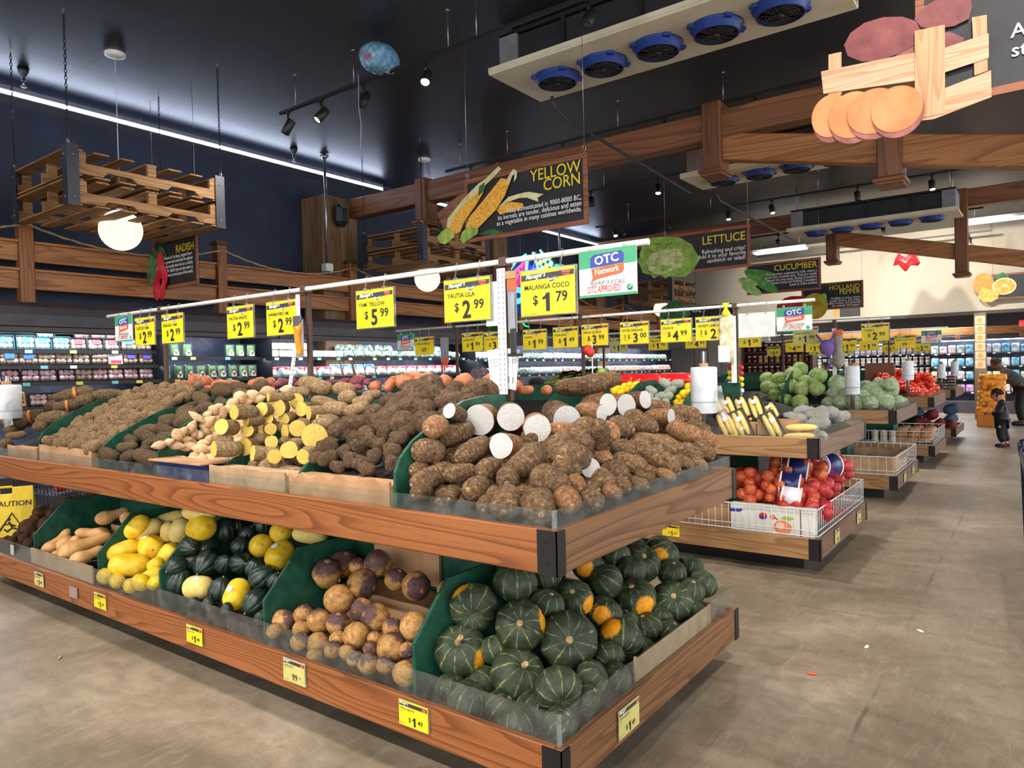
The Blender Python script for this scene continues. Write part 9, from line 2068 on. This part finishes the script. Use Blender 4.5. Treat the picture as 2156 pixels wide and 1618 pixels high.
rear_case('rear cooler of small white tubs behind the price signs', -6.4, -2.66, 25.2, (1.75, 1.42, 1.09, .76), 6)
M_tubw = mottled('white_tub_print', [(196, 190, 180), (228, 226, 220), (240, 240, 238)], 18, .4, .05)
tb = [MB().lathe([(.055, 0), (.062, .10), (.066, .10), (.066, .115), (.001, .118)], n=12).mesh('white_tub', m_) for m_ in (M_tubw, mottled('orange_tub_print', [(210, 120, 60), (232, 190, 150), (240, 236, 230)], 14, .4, .05))]
for k, z in enumerate((1.75, 1.42, 1.09, .76)):
 for i in range(22):
  for lv in (0, 1):
   tag(raw('white_tub', tb[1 if rr.random() < .2 else 0], None, (-6.25+.165*i, 25.26, z+.12*lv)), 'white tub, %s from the wall, %s of its pair, %s rear shelf' % (nth(i), 'top' if lv else 'bottom', nth(k)), 'tub', 'white tubs in the rear cooler')
t = T('timber_fascia', 'golden timber fascia above the rear coolers', 'timber fascia', (-1, 24.1, 2.25)); part('board', MB().box(-6.4, 2.5, 24.1, 24.16, 2.24, 2.46, .008), M_pine, t)
for x in (-3.4, -1.9, -.4): part('bracket', MB().box(x-.06, x+.06, 24.04, 24.1, 2.14, 2.3, .006), M_pinez, t)
# jar shelves against the grey wall
M_jrack = plain('dark_red_brown_rack', (84, 40, 32), .5)
t = T('jar_rack', 'dark red-brown shelf rack of jars against the wall', 'shelf rack', (-5.3, 18.3, 0)); part('side', MB().box(-6.12, -6.06, 18.1, 18.5, 0, 2.1), M_jrack, t); part('side', MB().box(-4.46, -4.40, 18.1, 18.5, 0, 2.1), M_jrack, t); part('back_panel', MB().box(-6.06, -4.46, 18.47, 18.5, 0, 2.1), M_jrack, t)
for z in (.3, .7, 1.02, 1.28, 1.54, 1.82, 2.08): part('shelf', MB().box(-6.06, -4.46, 18.1, 18.47, z, z+.025), M_jrack, t)
jm = [(MB().lathe([(.05, 0), (.055, .02), (.055, .13), (.035, .155)], n=12).mesh('jar', m_)) for m_ in (plain('dark_jam', (90, 24, 26), .2), plain('brown_sauce', (110, 62, 36), .2), plain('golden_jar', (170, 120, 50), .2))]
lid = MB().lathe([(.04, .15), (.04, .18), (.001, .18)], n=12).mesh('lid', M_wink)
for k, z in enumerate((1.045, 1.305, 1.565, 1.845)):
 for i in range(11):
  o = tag(raw('jar', jm[rr.choice((0, 0, 1, 2))], None, (-5.95+.14*i, 18.2, z)), 'dark jar with white lid, %s from the wall on the %s jar shelf from below' % (nth(i), nth(k)), 'jar', 'jars on the dark red-brown rack'); raw('lid', lid, o)
t = T('exit_sign', 'small red lit sign at the far edge of the low ceiling', 'lit sign', (-.36, 22.6, 2.30)); part('box', MB().box(-.45, .1, 22.6, 22.66, 2.34, 2.52, .01), M_black, t); part('lit_face', MB().box(-.43, .08, 22.592, 22.6, 2.35, 2.51), emit('red_lit_face', (236, 30, 46), 1.6), t); part('stem', MB().cyl((-.2, 22.63, 2.52), (-.2, 22.63, 2.98), .012, 6), M_black, t)
text('S', plain('dark_red_letter', (90, 10, 16), .5), t, -.03, .07, .14, -.012, 'LEFT', .01)
for i, (x, y) in enumerate(((-3.1, 22.8), (-.95, 22.9))): spot(y, x, 2.90, (x+.3, y+1, .8), 90, lit=False, label=('black track spotlight under the low ceiling, above the ICEBERG sign', 'black track spotlight under the low ceiling, beside the red sign')[i])
t = T('paper_strip', 'strip of pale stickers taped down the wooden post', 'paper strip', (-1.23, 21.69, 1.3))
for k in range(6): part('sticker_sheet', MB().box(-1.34+.005*(k % 2), -1.12+.005*(k % 2), 21.690, 21.697, 1.30+.225*k, 1.51+.225*k), plain('cream_paper', (206, 192, 164), .6), t); part('orange_print', MB().prism(ell(-1.23, 1.40+.225*k, .06, .07, 14), 'y', 21.686, 21.690), plain('amber_print', (226, 160, 60), .5), t)
# litter on the floor
for i, (x, y, lb) in enumerate(((-.72, 2.02, 'scrap of tan paper on the floor in front of the aisle'), (-4.3, 1.62, 'small tan scrap on the floor below the butternut tag'), (-2.4, 1.20, 'pale scrap on the floor before the rutabagas'), (-.75, 4.1, 'white scrap on the aisle floor beyond the front stand'), (-.55, 4.5, 'second white scrap on the aisle floor'), (-.9, 3.6, 'orange scrap on the floor beside the front stand corner'), (-2.15, 1.1, 'long brown scrap on the floor near the front'))):
 tag(raw('floor_scrap', blob('floor_scrap', (M_card, M_card, M_wink, M_wink, M_wink, M_otco, M_coco)[i], 1.4, 'log', 8, 10, .3, 1.5, seed=400+i), None, (x, y, .006), Euler((R(90), 0, i)), (.008, .006, .016)), lb, 'litter')
# prototypes used only to copy from
def drop(o):
 for c in [c for c in bpy.data.objects if c.parent is o]: drop(c)
 bpy.data.objects.remove(o)
for o in [o for o in bpy.data.objects if o.parent is None and o.location.z < -40]: drop(o)
